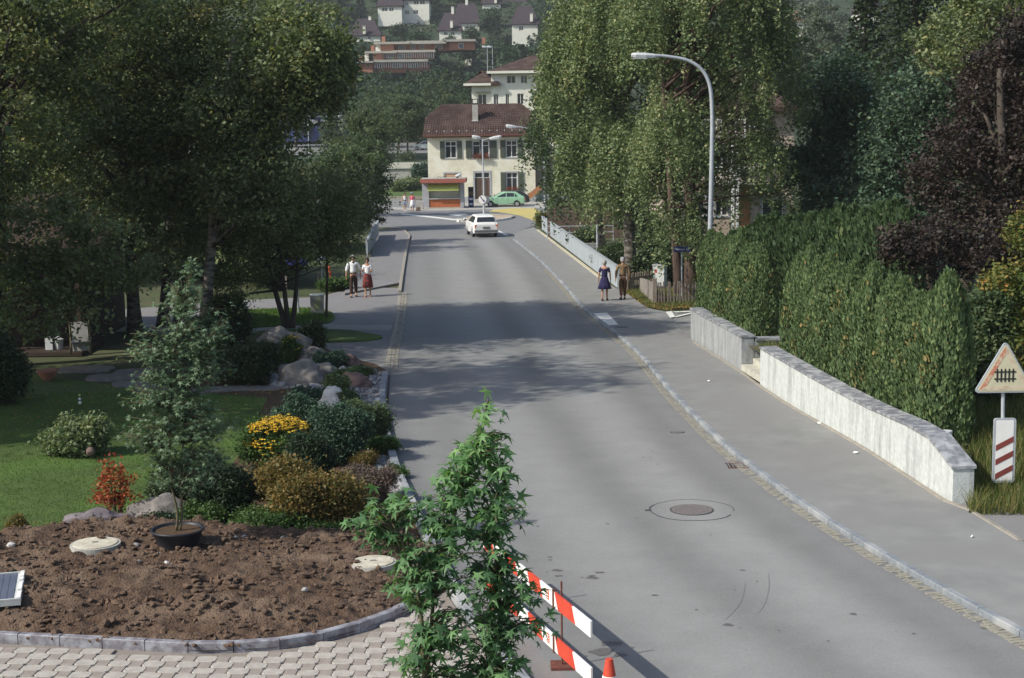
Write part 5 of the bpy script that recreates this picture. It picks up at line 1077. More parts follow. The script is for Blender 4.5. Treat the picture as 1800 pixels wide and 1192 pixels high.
# ============================================================ VEHICLES
def proj(p):
    d = Vector(p) - Vector((0, 0, HC)); z = d.dot(fw); return 900 + FP * d.dot(cr) / z, 596 - FP * d.dot(cu) / z
def wheel(root, x, y, r, wd, side):
    mb = MB(); n = 22; prof = [(-.5, .62), (-.5, .93), (-.38, 1.0), (.38, 1.0), (.5, .93), (.5, .62)]
    vs = []; 
    for k in range(n):
        t = 2 * math.pi * k / n
        for (a, q) in prof: vs.append((x + a * wd, y + r * q * math.cos(t), r + r * q * math.sin(t)))
    m = len(prof); fs = [(k * m + i, k * m + (i + 1) % m, ((k + 1) % n) * m + (i + 1) % m, ((k + 1) % n) * m + i) for k in range(n) for i in range(m)]
    mb.add(vs, fs); w_ = mb.build('wheel', m_black, root)
    q = MB(); q.cyl((x - side * -.02 - .5 * wd * 0 , y, r), r * .62, .01, 4); q = MB()
    q.tube([(x + side * (wd * .30), y, r), (x + side * (wd * .46), y, r), (x + side * (wd * .50), y, r)], [r * .64, r * .60, r * .25], 18); q.build('hubcap', m_hub, w_)
    return w_
def car(name, label, loc, rz, paint, st, L, wb, r, glass, tails, rear=True, bumper_f=None, group=None, plate=True, extra=None):
    root = thing(name, label, 'car', loc, rz, group)
    ys_ = sorted(set([s[0] for s in st] + [w_ + r * 1.15 * k / 6 for w_ in wb for k in range(-6, 7)]))
    S = []
    A = np.array(st)
    for y in ys_: S.append([y] + [float(np.interp(y, A[:, 0], A[:, k])) for k in range(1, 6)])
    ra = r * 1.16; rings = []
    for y, hw, zb, zt, zr, rw in S:
        za_ = zb
        for w_ in wb:
            if abs(y - w_) < ra: za_ = max(za_, r + math.sqrt(ra * ra - (y - w_) ** 2) * .98)
        za_ = min(za_, zt - .12)
        rr_ = [(0, zb), (hw * .62, zb), (hw * .62, max(zb, za_)), (hw * .965, za_), (hw, za_ + .05), (hw * 1.005, max(za_ + .08, (zb + zt) / 2 + .08)), (hw * .985, zt - .04), (hw * .955, zt), (rw + (hw * .955 - rw) * .5, zt + (zr - zt) * .5), (rw, max(zr - .05, zt)), (rw * .86, zr), (0, zr + .02)]
        rings.append([(x, y, z) for x, z in rr_] + [(-x, y, z) for x, z in rr_[-2:0:-1]])
    mb = MB(); n = len(rings[0])
    for r_ in rings: mb.v += r_
    for j in range(len(rings) - 1):
        for i in range(n): mb.f.append((j * n + i, j * n + (i + 1) % n, (j + 1) * n + (i + 1) % n, (j + 1) * n + i)); mb.m.append(0)
    mb.f += [tuple(range(n)), tuple(reversed(range((len(rings) - 1) * n, len(rings) * n)))]; mb.m += [0, 0]
    body = mb.build('body', paint, root)
    bm_ = body.modifiers.new('b', 'BEVEL'); bm_.width = .015; bm_.segments = 2; bm_.limit_method = 'ANGLE'; bm_.angle_limit = R(25)
    def at(y): return [float(np.interp(y, A[:, 0], A[:, k])) for k in range(1, 6)]
    for (ya, yb_, ta, tb_) in glass['side']:
        for s in (-1, 1):
            q = MB(); pts = []
            for (y, t) in ((ya, ta[0]), (yb_, tb_[0]), (yb_, tb_[1]), (ya, ta[1])):
                hw, zb, zt, zr, rw = at(y); x = hw * .955 + (rw - hw * .955) * t; pts.append((s * (x + .022), y, zt + (max(zr - .05, zt) - zt) * t))
            q.add(pts, [(0, 1, 2, 3) if s > 0 else (3, 2, 1, 0)]); q.add([(x - s * .01, y, z) for x, y, z in pts], [(3, 2, 1, 0) if s > 0 else (0, 1, 2, 3)]); q.build('side_window', m_carglass, root)
    for nm in ('rear', 'front'):
        ya, yb_, k = glass[nm]; q = MB(); hwa, _, _, zra, rwa = at(ya); hwb, _, _, zrb, rwb = at(yb_); o = -.012 if nm == 'rear' else .012
        t0, t1 = .10, .90
        za1, zb1 = zra + (zrb - zra) * t0, zra + (zrb - zra) * t1; y1_, y2_ = ya + (yb_ - ya) * t0, ya + (yb_ - ya) * t1; w1_, w2_ = (rwa + (rwb - rwa) * t0) * k, (rwa + (rwb - rwa) * t1) * k
        pts = [(-w1_, y1_ + o, za1 + .022), (w1_, y1_ + o, za1 + .022), (w2_, y2_ + o, zb1 + .022), (-w2_, y2_ + o, zb1 + .022)]
        q.add(pts, [(0, 1, 2, 3)] if nm == 'rear' else [(3, 2, 1, 0)]); q.build('rear_window' if nm == 'rear' else 'windscreen', m_carglass, root)
    for s in (-1, 1):
        for w_ in wb: wheel(root, s * (at(w_)[0] - .10), w_, r, .17, s)
        q = MB(); q.box((s * (at(glass['front'][0])[0] + .07), glass['front'][0] + .25 if False else glass['front'][1] - .18 if False else glass['front'][0] + .28, at(0)[2] + .07), (.14, .08, .11)); q.build('wing_mirror', m_black, root)
        tx, tw, tz, th_ = tails; q = MB(); q.box((s * tx, st[1][0] - .012, tz), (tw, .05, th_)); tl = q.build('tail_light', m_lightred, root); q = MB(); q.box((s * (tx + tw * .3), st[1][0] - .03, tz), (tw * .42, .05, th_ * .9)); q.build('indicator', m_lightor, tl)
        q = MB(); q.box((s * .58, st[-1][0] - .02, .62), (.3, .06, .15)); q.build('headlight', m_lampwhite, root)
        q = MB(); q.box((s * (at(0)[0] + .006), .15, at(0)[2] - .07), (.012, .14, .03)); q.build('door_handle', m_chrome, root)
        for y_ in (-.38, .62): q = MB(); q.box((s * (at(y_)[0] + .001), y_, (at(y_)[1] + at(y_)[2]) / 2 + .06), (.012, .012, at(y_)[2] - at(y_)[1] - .22)); q.build('door_gap', m_dark, root)
    for y_, nm in ((st[0][0] - .05, 'rear_bumper'), (st[-1][0] + .04, 'front_bumper')):
        q = MB(); w_ = st[2][1]; q.box((0, y_, .44), (2 * w_ - .04, .12, .14)); b_ = q.build(nm, m_chrome, root); bm2 = b_.modifiers.new('b', 'BEVEL'); bm2.width = .03; bm2.segments = 2
    if plate: q = MB(); q.box((0, st[0][0] - .015, .66), (.46, .03, .12)); pl_ = q.build('number_plate', m_chrome, root); q = MB(); q.box((0, st[0][0] - .032, .66), (.42, .01, .085)); q.build('plate_face', m_iron, pl_)
    return root
est = [(-2.28, .72, .42, .70, .80, .66), (-2.24, .79, .36, .84, .92, .70), (-2.18, .82, .28, .91, .98, .70), (-1.98, .835, .26, .93, 1.36, .60), (-1.86, .84, .25, .93, 1.42, .60), (-1.0, .845, .25, .93, 1.45, .61), (.2, .845, .25, .93, 1.44, .61), (.48, .845, .25, .93, 1.40, .60), (1.12, .84, .26, .93, .96, .66), (1.6, .83, .28, .88, .90, .68), (2.1, .81, .32, .78, .80, .66), (2.22, .76, .36, .66, .70, .60)]
cw = G(847, 417.5)
car('estate_car', 'white estate car driving away at the far end of the street', (cw.x - .05, cw.y + 2.1, 0), R(9), m_carwhite, est, 4.5, (-1.32, 1.35), .30, dict(side=[(-1.80, -1.02, (.12, .86), (.12, .92)), (-.94, -.12, (.12, .92), (.12, .92)), (-.04, .72, (.12, .92), (.12, .70))], rear=(-2.18, -1.98, .90), front=(1.12, .48, .92)), (.70, .16, .74, .22))
hat = [(-1.98, .70, .42, .64, .72, .60), (-1.94, .77, .34, .82, .88, .66), (-1.86, .80, .28, .90, .96, .68), (-1.22, .81, .25, .91, 1.34, .58), (-1.05, .815, .25, .91, 1.38, .585), (-.2, .82, .24, .90, 1.40, .59), (.28, .82, .24, .90, 1.37, .58), (.98, .81, .25, .89, .95, .66), (1.5, .80, .28, .82, .86, .66), (1.86, .78, .33, .70, .74, .62), (1.95, .72, .38, .60, .64, .55)]
hatglass = dict(side=[(-1.30, -1.02, (.12, .20), (.12, .84)), (-.95, -.26, (.12, .90), (.12, .92)), (-.18, .62, (.12, .92), (.12, .60))], rear=(-1.86, -1.22, .88), front=(.98, .28, .92))
cg = G(886, 364)
car('hatchback_car', 'mint green hatchback parked in front of the cream house', (cg.x, cg.y + .82, 0), R(90), m_cargreen, hat, 3.9, (-1.22, 1.26), .28, hatglass, (.66, .18, .70, .2))
cp_ = P(921, 362, cg.y + 2.5)
car('hatchback_car', 'dark car parked behind the green hatchback with its tail sticking out', (cp_.x - 1.50, cg.y + 3.1, 0), R(94), m_cardark, hat, 3.9, (-1.22, 1.26), .28, hatglass, (.66, .18, .70, .2))
pc = P(750, 262, 226); car('hatchback_car', 'pale car parked up on the slope behind the left side of the cream house', (pc.x, 226, terr(pc.x, 226) + .03), R(60), mat('pale grey car paint', (0.55, 0.62, 0.60), (0.52, 0.59, 0.57), 3, .3), hat, 3.9, (-1.22, 1.26), .28, hatglass, (.66, .18, .70, .2))

# ============================================================ STREET FURNITURE
def lamp_head(root, a, b, w_=.30, h=.16):
    a, b = Vector(a), Vector(b); d = (b - a); l = d.length; d.normalize(); mb = MB(); s = d.cross(Vector((0, 0, 1))).normalized(); up = s.cross(d)
    sec = [(0, .35, .5), (.12, .6, .7), (.45, .95, 1.0), (.85, 1.0, .95), (1.0, .75, .6)]
    for t, kw, kh in sec:
        c = a + d * l * t
        for (x, z) in ((-.5, 0), (-.42, -.55), (.42, -.55), (.5, 0), (.36, .45), (-.36, .45)): mb.v.append(tuple(c + s * x * w_ * kw + up * z * h * kh))
    for j in range(4):
        for i in range(6): mb.f.append((j * 6 + i, j * 6 + (i + 1) % 6, (j + 1) * 6 + (i + 1) % 6, (j + 1) * 6 + i)); mb.m.append(0)
    mb.f += [tuple(range(6)), tuple(reversed(range(24, 30)))]; mb.m += [0, 0]
    hd = mb.build('lamp_head', m_lampwhite, root); q = MB(); c = a + d * l * .68 - up * h * .56
    q.v = [tuple(c + d * x * l * .26 + s * y * w_ * .38 + up * z) for z in (0, -.03) for x, y in ((-1, -1), (1, -1), (1, 1), (-1, 1))]; q.f = [(3, 2, 1, 0), (4, 5, 6, 7), (0, 1, 5, 4), (1, 2, 6, 5), (2, 3, 7, 6), (3, 0, 4, 7)]; q.m = [0] * 6; q.build('lamp_glass', m_alum, hd)
def lampost(label, base, pts, head, rad=(.095, .06), group=None, name='street_lamp', hw_=.30, hh=.16):
    t = thing(name, label, 'street lamp', base, 0, group); b = Vector(base); loc = [Vector(p) - b for p in pts]; n = len(loc)
    pl_ = [tuple(p) for p in smooth([tuple(p) for p in loc], 4)]; m = len(pl_); H_ = loc[1].z
    mb = MB(); mb.tube(pl_, [rad[0] + (rad[1] - rad[0]) * min(1, max(0, p[2]) / (max(q[2] for q in pl_))) ** 1.0 * (1 if i < m * .5 else 1) - (.018 * i / m) for i, p in enumerate(pl_)], 12); mb.build('pole', m_metal, t, smooth=True)
    mb = MB(); mb.tube([(0, 0, 0), (0, 0, .9)], rad[0] + .025, 12); mb.build('base_sleeve', m_metal, t)
    for a, c in head: lamp_head(t, Vector(a) - b, Vector(c) - b, hw_, hh)
    return t
lb_ = G(1245, 548, .05); YL = lb_.y
def LP(u, v): return tuple(P(u, v, YL))
lampost('tall curved grey street lamp rising from behind the thuja hedge', tuple(lb_), [tuple(lb_), LP(1248.5, 400), LP(1251.5, 260), LP(1251.5, 190), LP(1247, 148), LP(1233, 122), LP(1208, 106), LP(1175, 99.5), LP(1152, 97.5)], [(LP(1156, 98), LP(1110, 96.5))], rad=(.105, .075), hw_=.34, hh=.20)
db = G(851, 379, .12); YD = db.y
def DPt(u, v): return tuple(P(u, v, YD))
t = lampost('slim street lamp with two heads standing on the traffic island', tuple(db), [tuple(db), DPt(850, 320), DPt(848.5, 262), DPt(848.2, 246)], [(DPt(845, 242), DPt(830, 239.5)), (DPt(860, 243.5), DPt(881, 239.5))], rad=(.085, .06), hw_=.34, hh=.26)
b = Vector(db); mb = MB(); mb.tube([Vector(DPt(848.2, 247)) - b, Vector(DPt(860, 243.2)) - b], .035, 6); mb.tube([Vector(DPt(848.2, 247)) - b, Vector(DPt(844, 242)) - b], .035, 6); mb.build('arm', m_metal, t)
lb2 = G(958.5, 393, 0); Y2 = lb2.y
def L2(u, v): return tuple(P(u, v, Y2))
lampost('street lamp at the far end of the right parapet, head reaching over the roof', tuple(lb2), [tuple(lb2), L2(957.5, 330), L2(956.5, 265), L2(952, 243), L2(942, 231), L2(925, 225), L2(908, 223)], [(L2(909, 223.5), L2(889, 220.5))], rad=(.09, .06), hw_=.36, hh=.24)
for u, lb in ((866, 'right one of two small lamps close together on the hillside'), (857, 'left one of two small lamps close together on the hillside')):
    p = P(u, 112, 322); zt_ = P(u, 82, 322).z; z0 = terr(p.x, 322) - .1
    lampost(lb, (p.x, 322, z0), [(p.x, 322, z0), (p.x, 322, zt_ - 1), (p.x, 322, zt_)], [((p.x, 322, zt_ - .1), (p.x - 1.1, 322, zt_ + .05))], rad=(.10, .07), hw_=.5, hh=.4)
p = P(541, 200, 205); z0 = terr(p.x, 205); lampost('small lamp standing in front of the blue carriage', (p.x, 205, z0), [(p.x, 205, z0), (p.x, 205, P(541, 184, 205).z)], [((p.x + .6, 205, P(541, 180, 205).z - .1), (p.x - .6, 205, P(541, 180, 205).z))], rad=(.07, .05), hw_=.4, hh=.3)
# keep right sign on the island lamp
t = thing('keep_right_sign', 'round keep right sign, face painted white as glare, blue arrow, low on the island lamp pole', 'traffic sign', (db.x, db.y - .16, .12)); zc = P(848, 350.5, YD).z - .12; xc = P(848, 350, YD).x - db.x
def rdisc(root, nm, m, r_, x, y, z, th_=.02, n=28): mb = MB(); mb.tube([(x, y, z), (x, y - th_, z)], r_, n); return mb.build(nm, m, root)
f_ = rdisc(t, 'sign_disc', m_boardwhite, .33, xc, 0, zc); q = MB();  # white disc: glare on the blue sign face put into the colour
q.xz([(xc - .20 + x_, zc + z_) for x_, z_ in ((.0, .22), (.07, .26), (.30, -.06), (.36, -.0), (.38, -.2), (.19, -.14), (.25, -.10))], -.024, -.030); q.build('arrow', m_blue, f_)
t = thing('round_sign', 'round sign seen from behind, turned away on the island lamp pole', 'traffic sign', (db.x, db.y + .16, .12)); mb = MB(); c, s = math.cos(R(35)), math.sin(R(35)); mb.tube([(.22, .1, zc - .04), (.22 + .02 * s, .1 - .02 * c, zc - .04)], .31, 24); o = mb.build('sign_disc', m_metal, t); mb = MB(); mb.box((.12, .0, zc - .04), (.3, .03, .05)); mb.build('bracket', m_metal, t)
# level crossing sign
sb = G(1764, 856, .25); YS = sb.y
def SP(u, v): q = P(u, v, YS); return (q.x - sb.x, q.z - sb.z)
t = thing('level_crossing_sign', 'triangular level crossing warning sign with a fence symbol on a grey post', 'traffic sign', tuple(sb))
mb = MB(); px, pz = SP(1763.5, 690); mb.tube([(0, .05, -.3), (SP(1765, 660)[0], .05, SP(1765, 660)[1])], .034, 10); mb.build('post', m_metal, t)
def rtri(r_, cx, cz, rc, n=5):
    pts = []
    for k in range(3):
        a0 = math.pi / 2 + k * 2 * math.pi / 3; c = (cx + (r_ - 2 * rc) * math.cos(a0), cz + (r_ - 2 * rc) * math.sin(a0))
        for i in range(n): a = a0 - math.pi / 3 + 2 * math.pi / 3 * i / (n - 1); pts.append((c[0] + rc * math.cos(a), c[1] + rc * math.sin(a)))
    return pts
L0, R0x, T0 = SP(1713, 688), SP(1817, 689), SP(1766, 601)
cxs, wds = (L0[0] + R0x[0]) / 2, R0x[0] - L0[0]; Rt = wds / math.sqrt(3) * 1.03; cz_ = L0[1] + Rt / 2 - .03
hx_ = (T0[1] - L0[1]) / (Rt * 1.5) 
mb = MB(); mb.xz(rtri(Rt, cxs, cz_, .05), -.02, .03); rim = mb.build('rim', m_metal, t)
mb = MB(); mb.xz(rtri(Rt - .05, cxs, cz_, .04), -.026, -.0195); sgn = mb.build('sign_plate', m_signcream, t)
A_ = [(cxs + (Rt - .10) * math.cos(a), cz_ + (Rt - .10) * math.sin(a)) for a in (math.pi / 2, math.pi * 7 / 6, -math.pi / 6)]; B_ = [(cxs + (Rt - .26) * math.cos(a), cz_ + (Rt - .26) * math.sin(a)) for a in (math.pi / 2, math.pi * 7 / 6, -math.pi / 6)]
m_fadedgone = mat('border faded almost away', (0.60, 0.53, 0.38), (0.50, 0.36, 0.27), 6, .6, lo=.35, hi=.5)
for k, mm in ((0, m_fadedred), (1, m_fadedgone), (2, m_fadedgone)):
    q = MB(); q.xz([A_[k], A_[(k + 1) % 3], B_[(k + 1) % 3], B_[k]], -.029, -.0265); q.build('red_border', mm, sgn)
q = MB(); fz = SP(1766, 659)[1]
for k in range(5):
    x_ = cxs - .145 + k * .0725
    q.xz([(x_ - .013, fz - .125), (x_ + .013, fz - .125), (x_ + .013, fz + .10), (x_, fz + .125), (x_ - .013, fz + .10)], -.034, -.027)
q.box((cxs, -.031, fz + .06), (.40, .008, .022)); q.box((cxs, -.031, fz - .07), (.40, .008, .022)); fs_ = q.build('fence_symbol', m_dark, sgn); fs_['kind'] = 'stuff'
# the countdown board below it
b0, b1, bt, bb_ = SP(1745, 800)[0], SP(1784, 800)[0], SP(1764, 735)[1], SP(1764, 848)[1]
t = thing('countdown_board', 'white countdown board with three dark red diagonal stripes below the triangular sign', 'traffic sign', tuple(sb)); 
def rrect(x0, x1, z0, z1, r_, n=4):
    pts = []
    for cx_, cz2, a0 in ((x1 - r_, z0 + r_, -90), (x1 - r_, z1 - r_, 0), (x0 + r_, z1 - r_, 90), (x0 + r_, z0 + r_, 180)):
        for i in range(n): a = R(a0 + 90 * i / (n - 1)); pts.append((cx_ + r_ * math.cos(a), cz2 + r_ * math.sin(a)))
    return pts
mb = MB(); mb.xz(rrect(b0, b1, bb_, bt, .05), -.02, .02); mb.build('rim', m_metal, t); mb = MB(); mb.xz(rrect(b0 + .045, b1 - .045, bb_ + .04, bt - .04, .02), -.026, -.0195); pl_ = mb.build('board_face', m_boardwhite, t)
for v in (779, 804, 829):
    z1_ = SP(1764, v)[1]; zr_ = z1_ + .085; q = MB(); q.xz([(b0 + .045, z1_ - .145), (b1 - .045, zr_ - .06), (b1 - .045, zr_ + .05), (b0 + .045, z1_ - .035)], -.030, -.0265); q.build('stripe', m_maroon, pl_)
# street name sign
ns = G(1198.5, 528, .05); YN = ns.y; t = thing('street_name_sign', 'blue street name sign with white lettering on a grey pole behind the picket fence', 'street sign', tuple(ns)); z1_ = P(1198, 443, YN).z - ns.z; z2_ = P(1198, 433.6, YN).z - ns.z
mb = MB(); mb.tube([(0, 0.03, 0), (0, 0.03, z1_ + .03)], .032, 10); mb.build('pole', m_metal, t)
xa, xb = P(1184, 438, YN).x - ns.x, P(1214, 438, YN).x - ns.x; mb = MB(); mb.box(((xa + xb) / 2, 0, (z1_ + z2_) / 2), (xb - xa, .02, z2_ - z1_)); sp_ = mb.build('sign_plate', m_blue, t)
tm = text_mesh('Plantaun Str', .125, m_boardwhite); o = link('lettering', tm, sp_, ((xa + xb) / 2, -.014, (z1_ + z2_) / 2))
# utility cabinet, litter bin
c = G(1160, 505, .05); t = thing('utility_cabinet', 'white utility cabinet with a small red sticker behind the picket fence', 'cabinet', tuple(c), R(-24)); mb = MB(); mb.box((0, 0, .5), (.52, .42, .95)); bx_ = mb.build('housing', m_lampwhite, t); mb = MB(); mb.box((0, 0, 1.0), (.58, .48, .05)); mb.build('lid', m_lampwhite, t)
mb = MB(); mb.box((-.12, -.215, .72), (.10, .008, .13)); mb.build('sticker', m_red, bx_); mb = MB(); mb.box((.13, -.22, .62), (.03, .02, .08)); mb.build('lock', m_dark, bx_); mb = MB(); mb.box((0, 0, .02), (.56, .46, .06)); mb.build('plinth', m_concrete, t)
c = G(558, 552, .05); t = thing('litter_bin', 'greyish square bin with an open top standing on the grass verge by the left drive', 'bin', tuple(c), R(8)); mb = MB(); mb.box((0, 0, .36), (.50, .42, .72), taper=1.06); mb.build('bin_body', m_concrete, t); mb = MB(); mb.box((0, 0, .745), (.54, .46, .05)); mb.build('rim', m_alum, t); mb = MB(); mb.box((0, -.225, .4), (.26, .012, .36)); mb.build('stained_front', mat('mossy stain', (0.32, 0.33, 0.16), (0.40, 0.40, 0.28), 7, .9), t)
c = G(525, 552, .05); Yp = c.y; t = thing('sign_post', 'silver post with two small blue signs on the left grass verge', 'sign post', tuple(c)); zt_ = P(525, 458, Yp).z; mb = MB(); mb.tube([(0, 0, 0), (0, 0, zt_)], .035, 8); mb.build('pole', m_metal, t)
for dx in (-.22, .22): mb = MB(); mb.box((dx, -.04, zt_ - .12), (.36, .02, .2)); mb.build('sign_plate', m_blue, t)
c = G(584, 503, .0); t = thing('orange_post', 'slanting orange red post beside the left driveway', 'post', tuple(c)); mb = MB(); mb.tube([(0, 0, 0), (-.12, 0, .9)], .05, 8); mb.build('shaft', m_orange, t); mb = MB(); mb.tube([(-.12, 0, .9), (-.13, 0, .96)], [.05, .02], 8); mb.build('cap', m_orange, t)
for k, (u, v, h, lb) in enumerate([(503, 520, .8, 'weathered wooden post left of the orange post'), (560, 502, .55, 'short grey post at the corner of the left driveway')]):
    c = G(u, v); t = thing('wooden_post', lb, 'post', tuple(c)); mb = MB(); mb.box((0, 0, h / 2), (.10, .10, h)); mb.build('shaft', m_fencewood, t); mb = MB(); mb.box((0, 0, h + .02), (.12, .12, .04)); mb.build('cap', m_fencewood, t)
c = G(566, 500); t = thing('information_board', 'blue and white patterned board under the trees on the left', 'board', tuple(c)); zt_ = P(566, 452, c.y).z; mb = MB(); mb.box((0, 0, zt_), (.34, .03, .32)); pl_ = mb.build('board', m_blue, t)
for i in range(3):
    for j in range(3):
        if (i + j) % 2 == 0: q = MB(); q.box((-.1 + .1 * i, -.02, zt_ - .09 + .09 * j), (.07, .01, .06)); q.build('white_mark', m_boardwhite, pl_)
mb = MB(); mb.tube([(0, .03, 0), (0, .03, zt_)], .03, 8); mb.build('pole', m_metal, t)
# parapets of the bridge
m_par = mat('pale corrugated metal', (0.36, 0.40, 0.42), (0.28, 0.315, 0.335), 5, .6, stretch=(2, 2, .4))
def parapet(label, p0, p1, h, n, rail=.06, name='bridge_parapet'):
    p0, p1 = Vector(p0), Vector(p1); d = p1 - p0; L_ = d.length; ang = math.atan2(d.y, d.x); t = thing(name, label, 'parapet', tuple(p0), ang)
    for k in range(n):
        l = L_ / n; mb = MB(); r_ = max(4, int(l / .16))
        for i in range(r_ + 1): x = k * l + .02 + (l - .04) * i / r_; y = .02 * (1 if i % 2 else -1); mb.v += [(x, y, .06), (x, y, h - .03), (x, y + .02, .06), (x, y + .02, h - .03)]
        for i in range(r_): a = i * 4; mb.f += [(a, a + 4, a + 5, a + 1), (a + 2, a + 3, a + 7, a + 6)]; mb.m += [0, 0]
        mb.build('panel', m_par, t)
    for k in range(n + 1): mb = MB(); mb.box((k * L_ / n, .07, h / 2), (.07, .07, h)); mb.build('post', m_metal, t)
    mb = MB(); mb.box((L_ / 2, .02, h), (L_ + .1, .14, rail)); mb.build('handrail', m_par, t)
    return t
pa, pb_ = G(950, 405, .09), G(1080, 508, .09)
parapet('long pale corrugated metal parapet along the right pavement beyond the couple', (pa.x + .12, pa.y, .09), (pb_.x + .12, pb_.y, .09), .98, 9)
kerb([(G(948, 407, 0).x - .10, G(948, 407, 0).y), (G(1062, 494, 0).x - .12, G(1062, 494, 0).y)], .16, .14, 1.4, mat('cream kerb', (0.50, 0.46, 0.34), (0.42, 0.38, 0.28), 6, .8), off=0, z0=.0)
qa, qb = G(650, 452, .08), G(668, 414, .08)
parapet('short pale metal parapet on the left side of the bridge', (qa.x - .1, qa.y, .08), (qb.x - .1, qb.y, .08), 1.0, 5)
# railing and boarded wall beyond the right parapet
a, b = P(962, 392, 94), P(1078, 392, 94); t = thing('metal_railing', 'grey tube railing across the yard beyond the right parapet', 'railing', (a.x, 94, 0)); L_ = b.x - a.x
for z in (.95, .55): mb = MB(); mb.tube([(0, 0, z), (L_, 0, z)], .03, 8); mb.build('rail', m_metal, t)
for k in range(4): mb = MB(); mb.tube([(L_ * k / 3, 0, 0), (L_ * k / 3, 0, .98)], .03, 8); mb.build('post', m_metal, t)
a, b = P(962, 392, 97), P(1095, 392, 97); t = thing('boarded_wall', 'brown horizontally boarded wall behind the grey tube railing', 'wall', (a.x, 97, 0)); L_ = b.x - a.x
for k in range(10): mb = MB(); mb.box((L_ / 2, 0, .11 + k * .215), (L_, .05, .20)); mb.build('board', m_brownwall, t)
for k in range(4): mb = MB(); mb.box((L_ * (k + .5) / 4, .07, 1.1), (.12, .08, 2.2)); mb.build('post', m_timber, t)
mb = MB(); mb.sheet(XY([(985, 430), (1100, 425), (1110, 470), (1050, 458)]), 0.01); struct(mb.build('yard', m_asph))
c = G(1050, 448); t = thing('steel_post', 'plain steel post standing just beyond the right parapet', 'post', (c.x, c.y, 0)); mb = MB(); mb.tube([(0, 0, 0), (0, 0, P(1050, 396, c.y).z)], .06, 10); mb.build('shaft', m_metal, t); mb = MB(); mb.tube([(0, 0, P(1050, 396, c.y).z), (0, 0, P(1050, 396, c.y).z + .03)], .07, 10); mb.build('cap', m_metal, t)
# picket fence and small concrete wall
def picket(label, p0, p1, h, step=.125):
    p0, p1 = Vector(p0), Vector(p1); d = p1 - p0; L_ = d.length; ang = math.atan2(d.y, d.x); t = thing('picket_fence', label, 'fence', tuple(p0), ang)
    n = int(L_ / step); pm = []
    for v_ in range(4):
        q = MB(); hh = h + rnd.uniform(-.05, .05); w_ = .062; q.xz([(-w_ / 2, .03), (w_ / 2, .03), (w_ / 2 - .005, hh - .03), (0.005, hh), (-w_ / 2 + .004, hh - .025)], -.012, .012); pm.append(q.mesh('picket', m_fencewood))
    for k in range(n + 1): o = link('picket', pm[rnd.randrange(4)], t, (k * step + rnd.uniform(-.01, .01), 0, rnd.uniform(-.02, .02))); o.rotation_euler.y = rnd.uniform(-.05, .05)
    for z in (h * .28, h * .76): mb = MB(); mb.box((L_ / 2, .035, z), (L_, .04, .06)); mb.build('rail', m_fencewood, t)
    for k in range(max(2, int(L_ / 1.6) + 1)): mb = MB(); mb.box((L_ * k / max(1, int(L_ / 1.6)), .08, h / 2), (.09, .09, h)); mb.build('post', m_fencewood, t)
a, b = G(1152, 534, .05), G(1262, 531, .05); picket('weathered wooden picket fence in front of the right birch trunk', (a.x, a.y, .05), (b.x, b.y, .05), .86)
a, b = G(1104, 511, .05), G(1158, 504, .05); picket('shorter picket fence just right of the man in the tan jacket', (a.x, a.y, .05), (b.x, b.y, .05), .74)
a, b = G(1127, 511, .05), G(1151, 534, .05); t = thing('concrete_fence_wall', 'low slanting concrete wall joining the two picket fences', 'wall', tuple(a), math.atan2(b.y - a.y, b.x - a.x)); L_ = (b - a).length; mb = MB(); mb.xz([(0, -.05), (L_, -.05), (L_, .72), (L_ * .8, .78), (0, .55)], -.06, .06); mb.build('wall_slab', mat('brownish concrete', (0.27, 0.245, 0.215), (0.2, 0.18, 0.16), 3, .9), t); mb = MB(); mb.box((L_ - .05, 0, .5), (.16, .16, 1.0)); mb.build('end_post', m_fencewood, t)
mb = MB(); mb.prism(XY([(1075, 497), (1103, 517), (1137, 540), (1180, 542), (1216, 540), (1300, 536), (1300, 500), (1240, 485), (1110, 480)], .05), -.02, .05); struct(mb.build('grass_verge', m_ground))
# white pipe cap on the wall
c = Q1[-2][0] + o1 + Q1[-2][2] * .33; 
zt_ = Q1[-2][1]; uu, vv = 1664, 762; cq = P(uu, 770, c.y + .55)
t = thing('pipe_cap', 'small round white pipe cap standing behind the end of the garden wall', 'pipe', (cq.x, c.y + .55, terz(cq.x, c.y + .55))); zc = P(uu, 757, c.y + .55).z - t.location.z; mb = MB(); mb.tube([(0, 0, 0), (0, 0, zc - .06)], .075, 14); mb.build('pipe', m_lampwhite, t); mb = MB(); mb.tube([(0, 0, zc - .08), (0, 0, zc)], .105, 14); mb.build('cap', m_lampwhite, t)
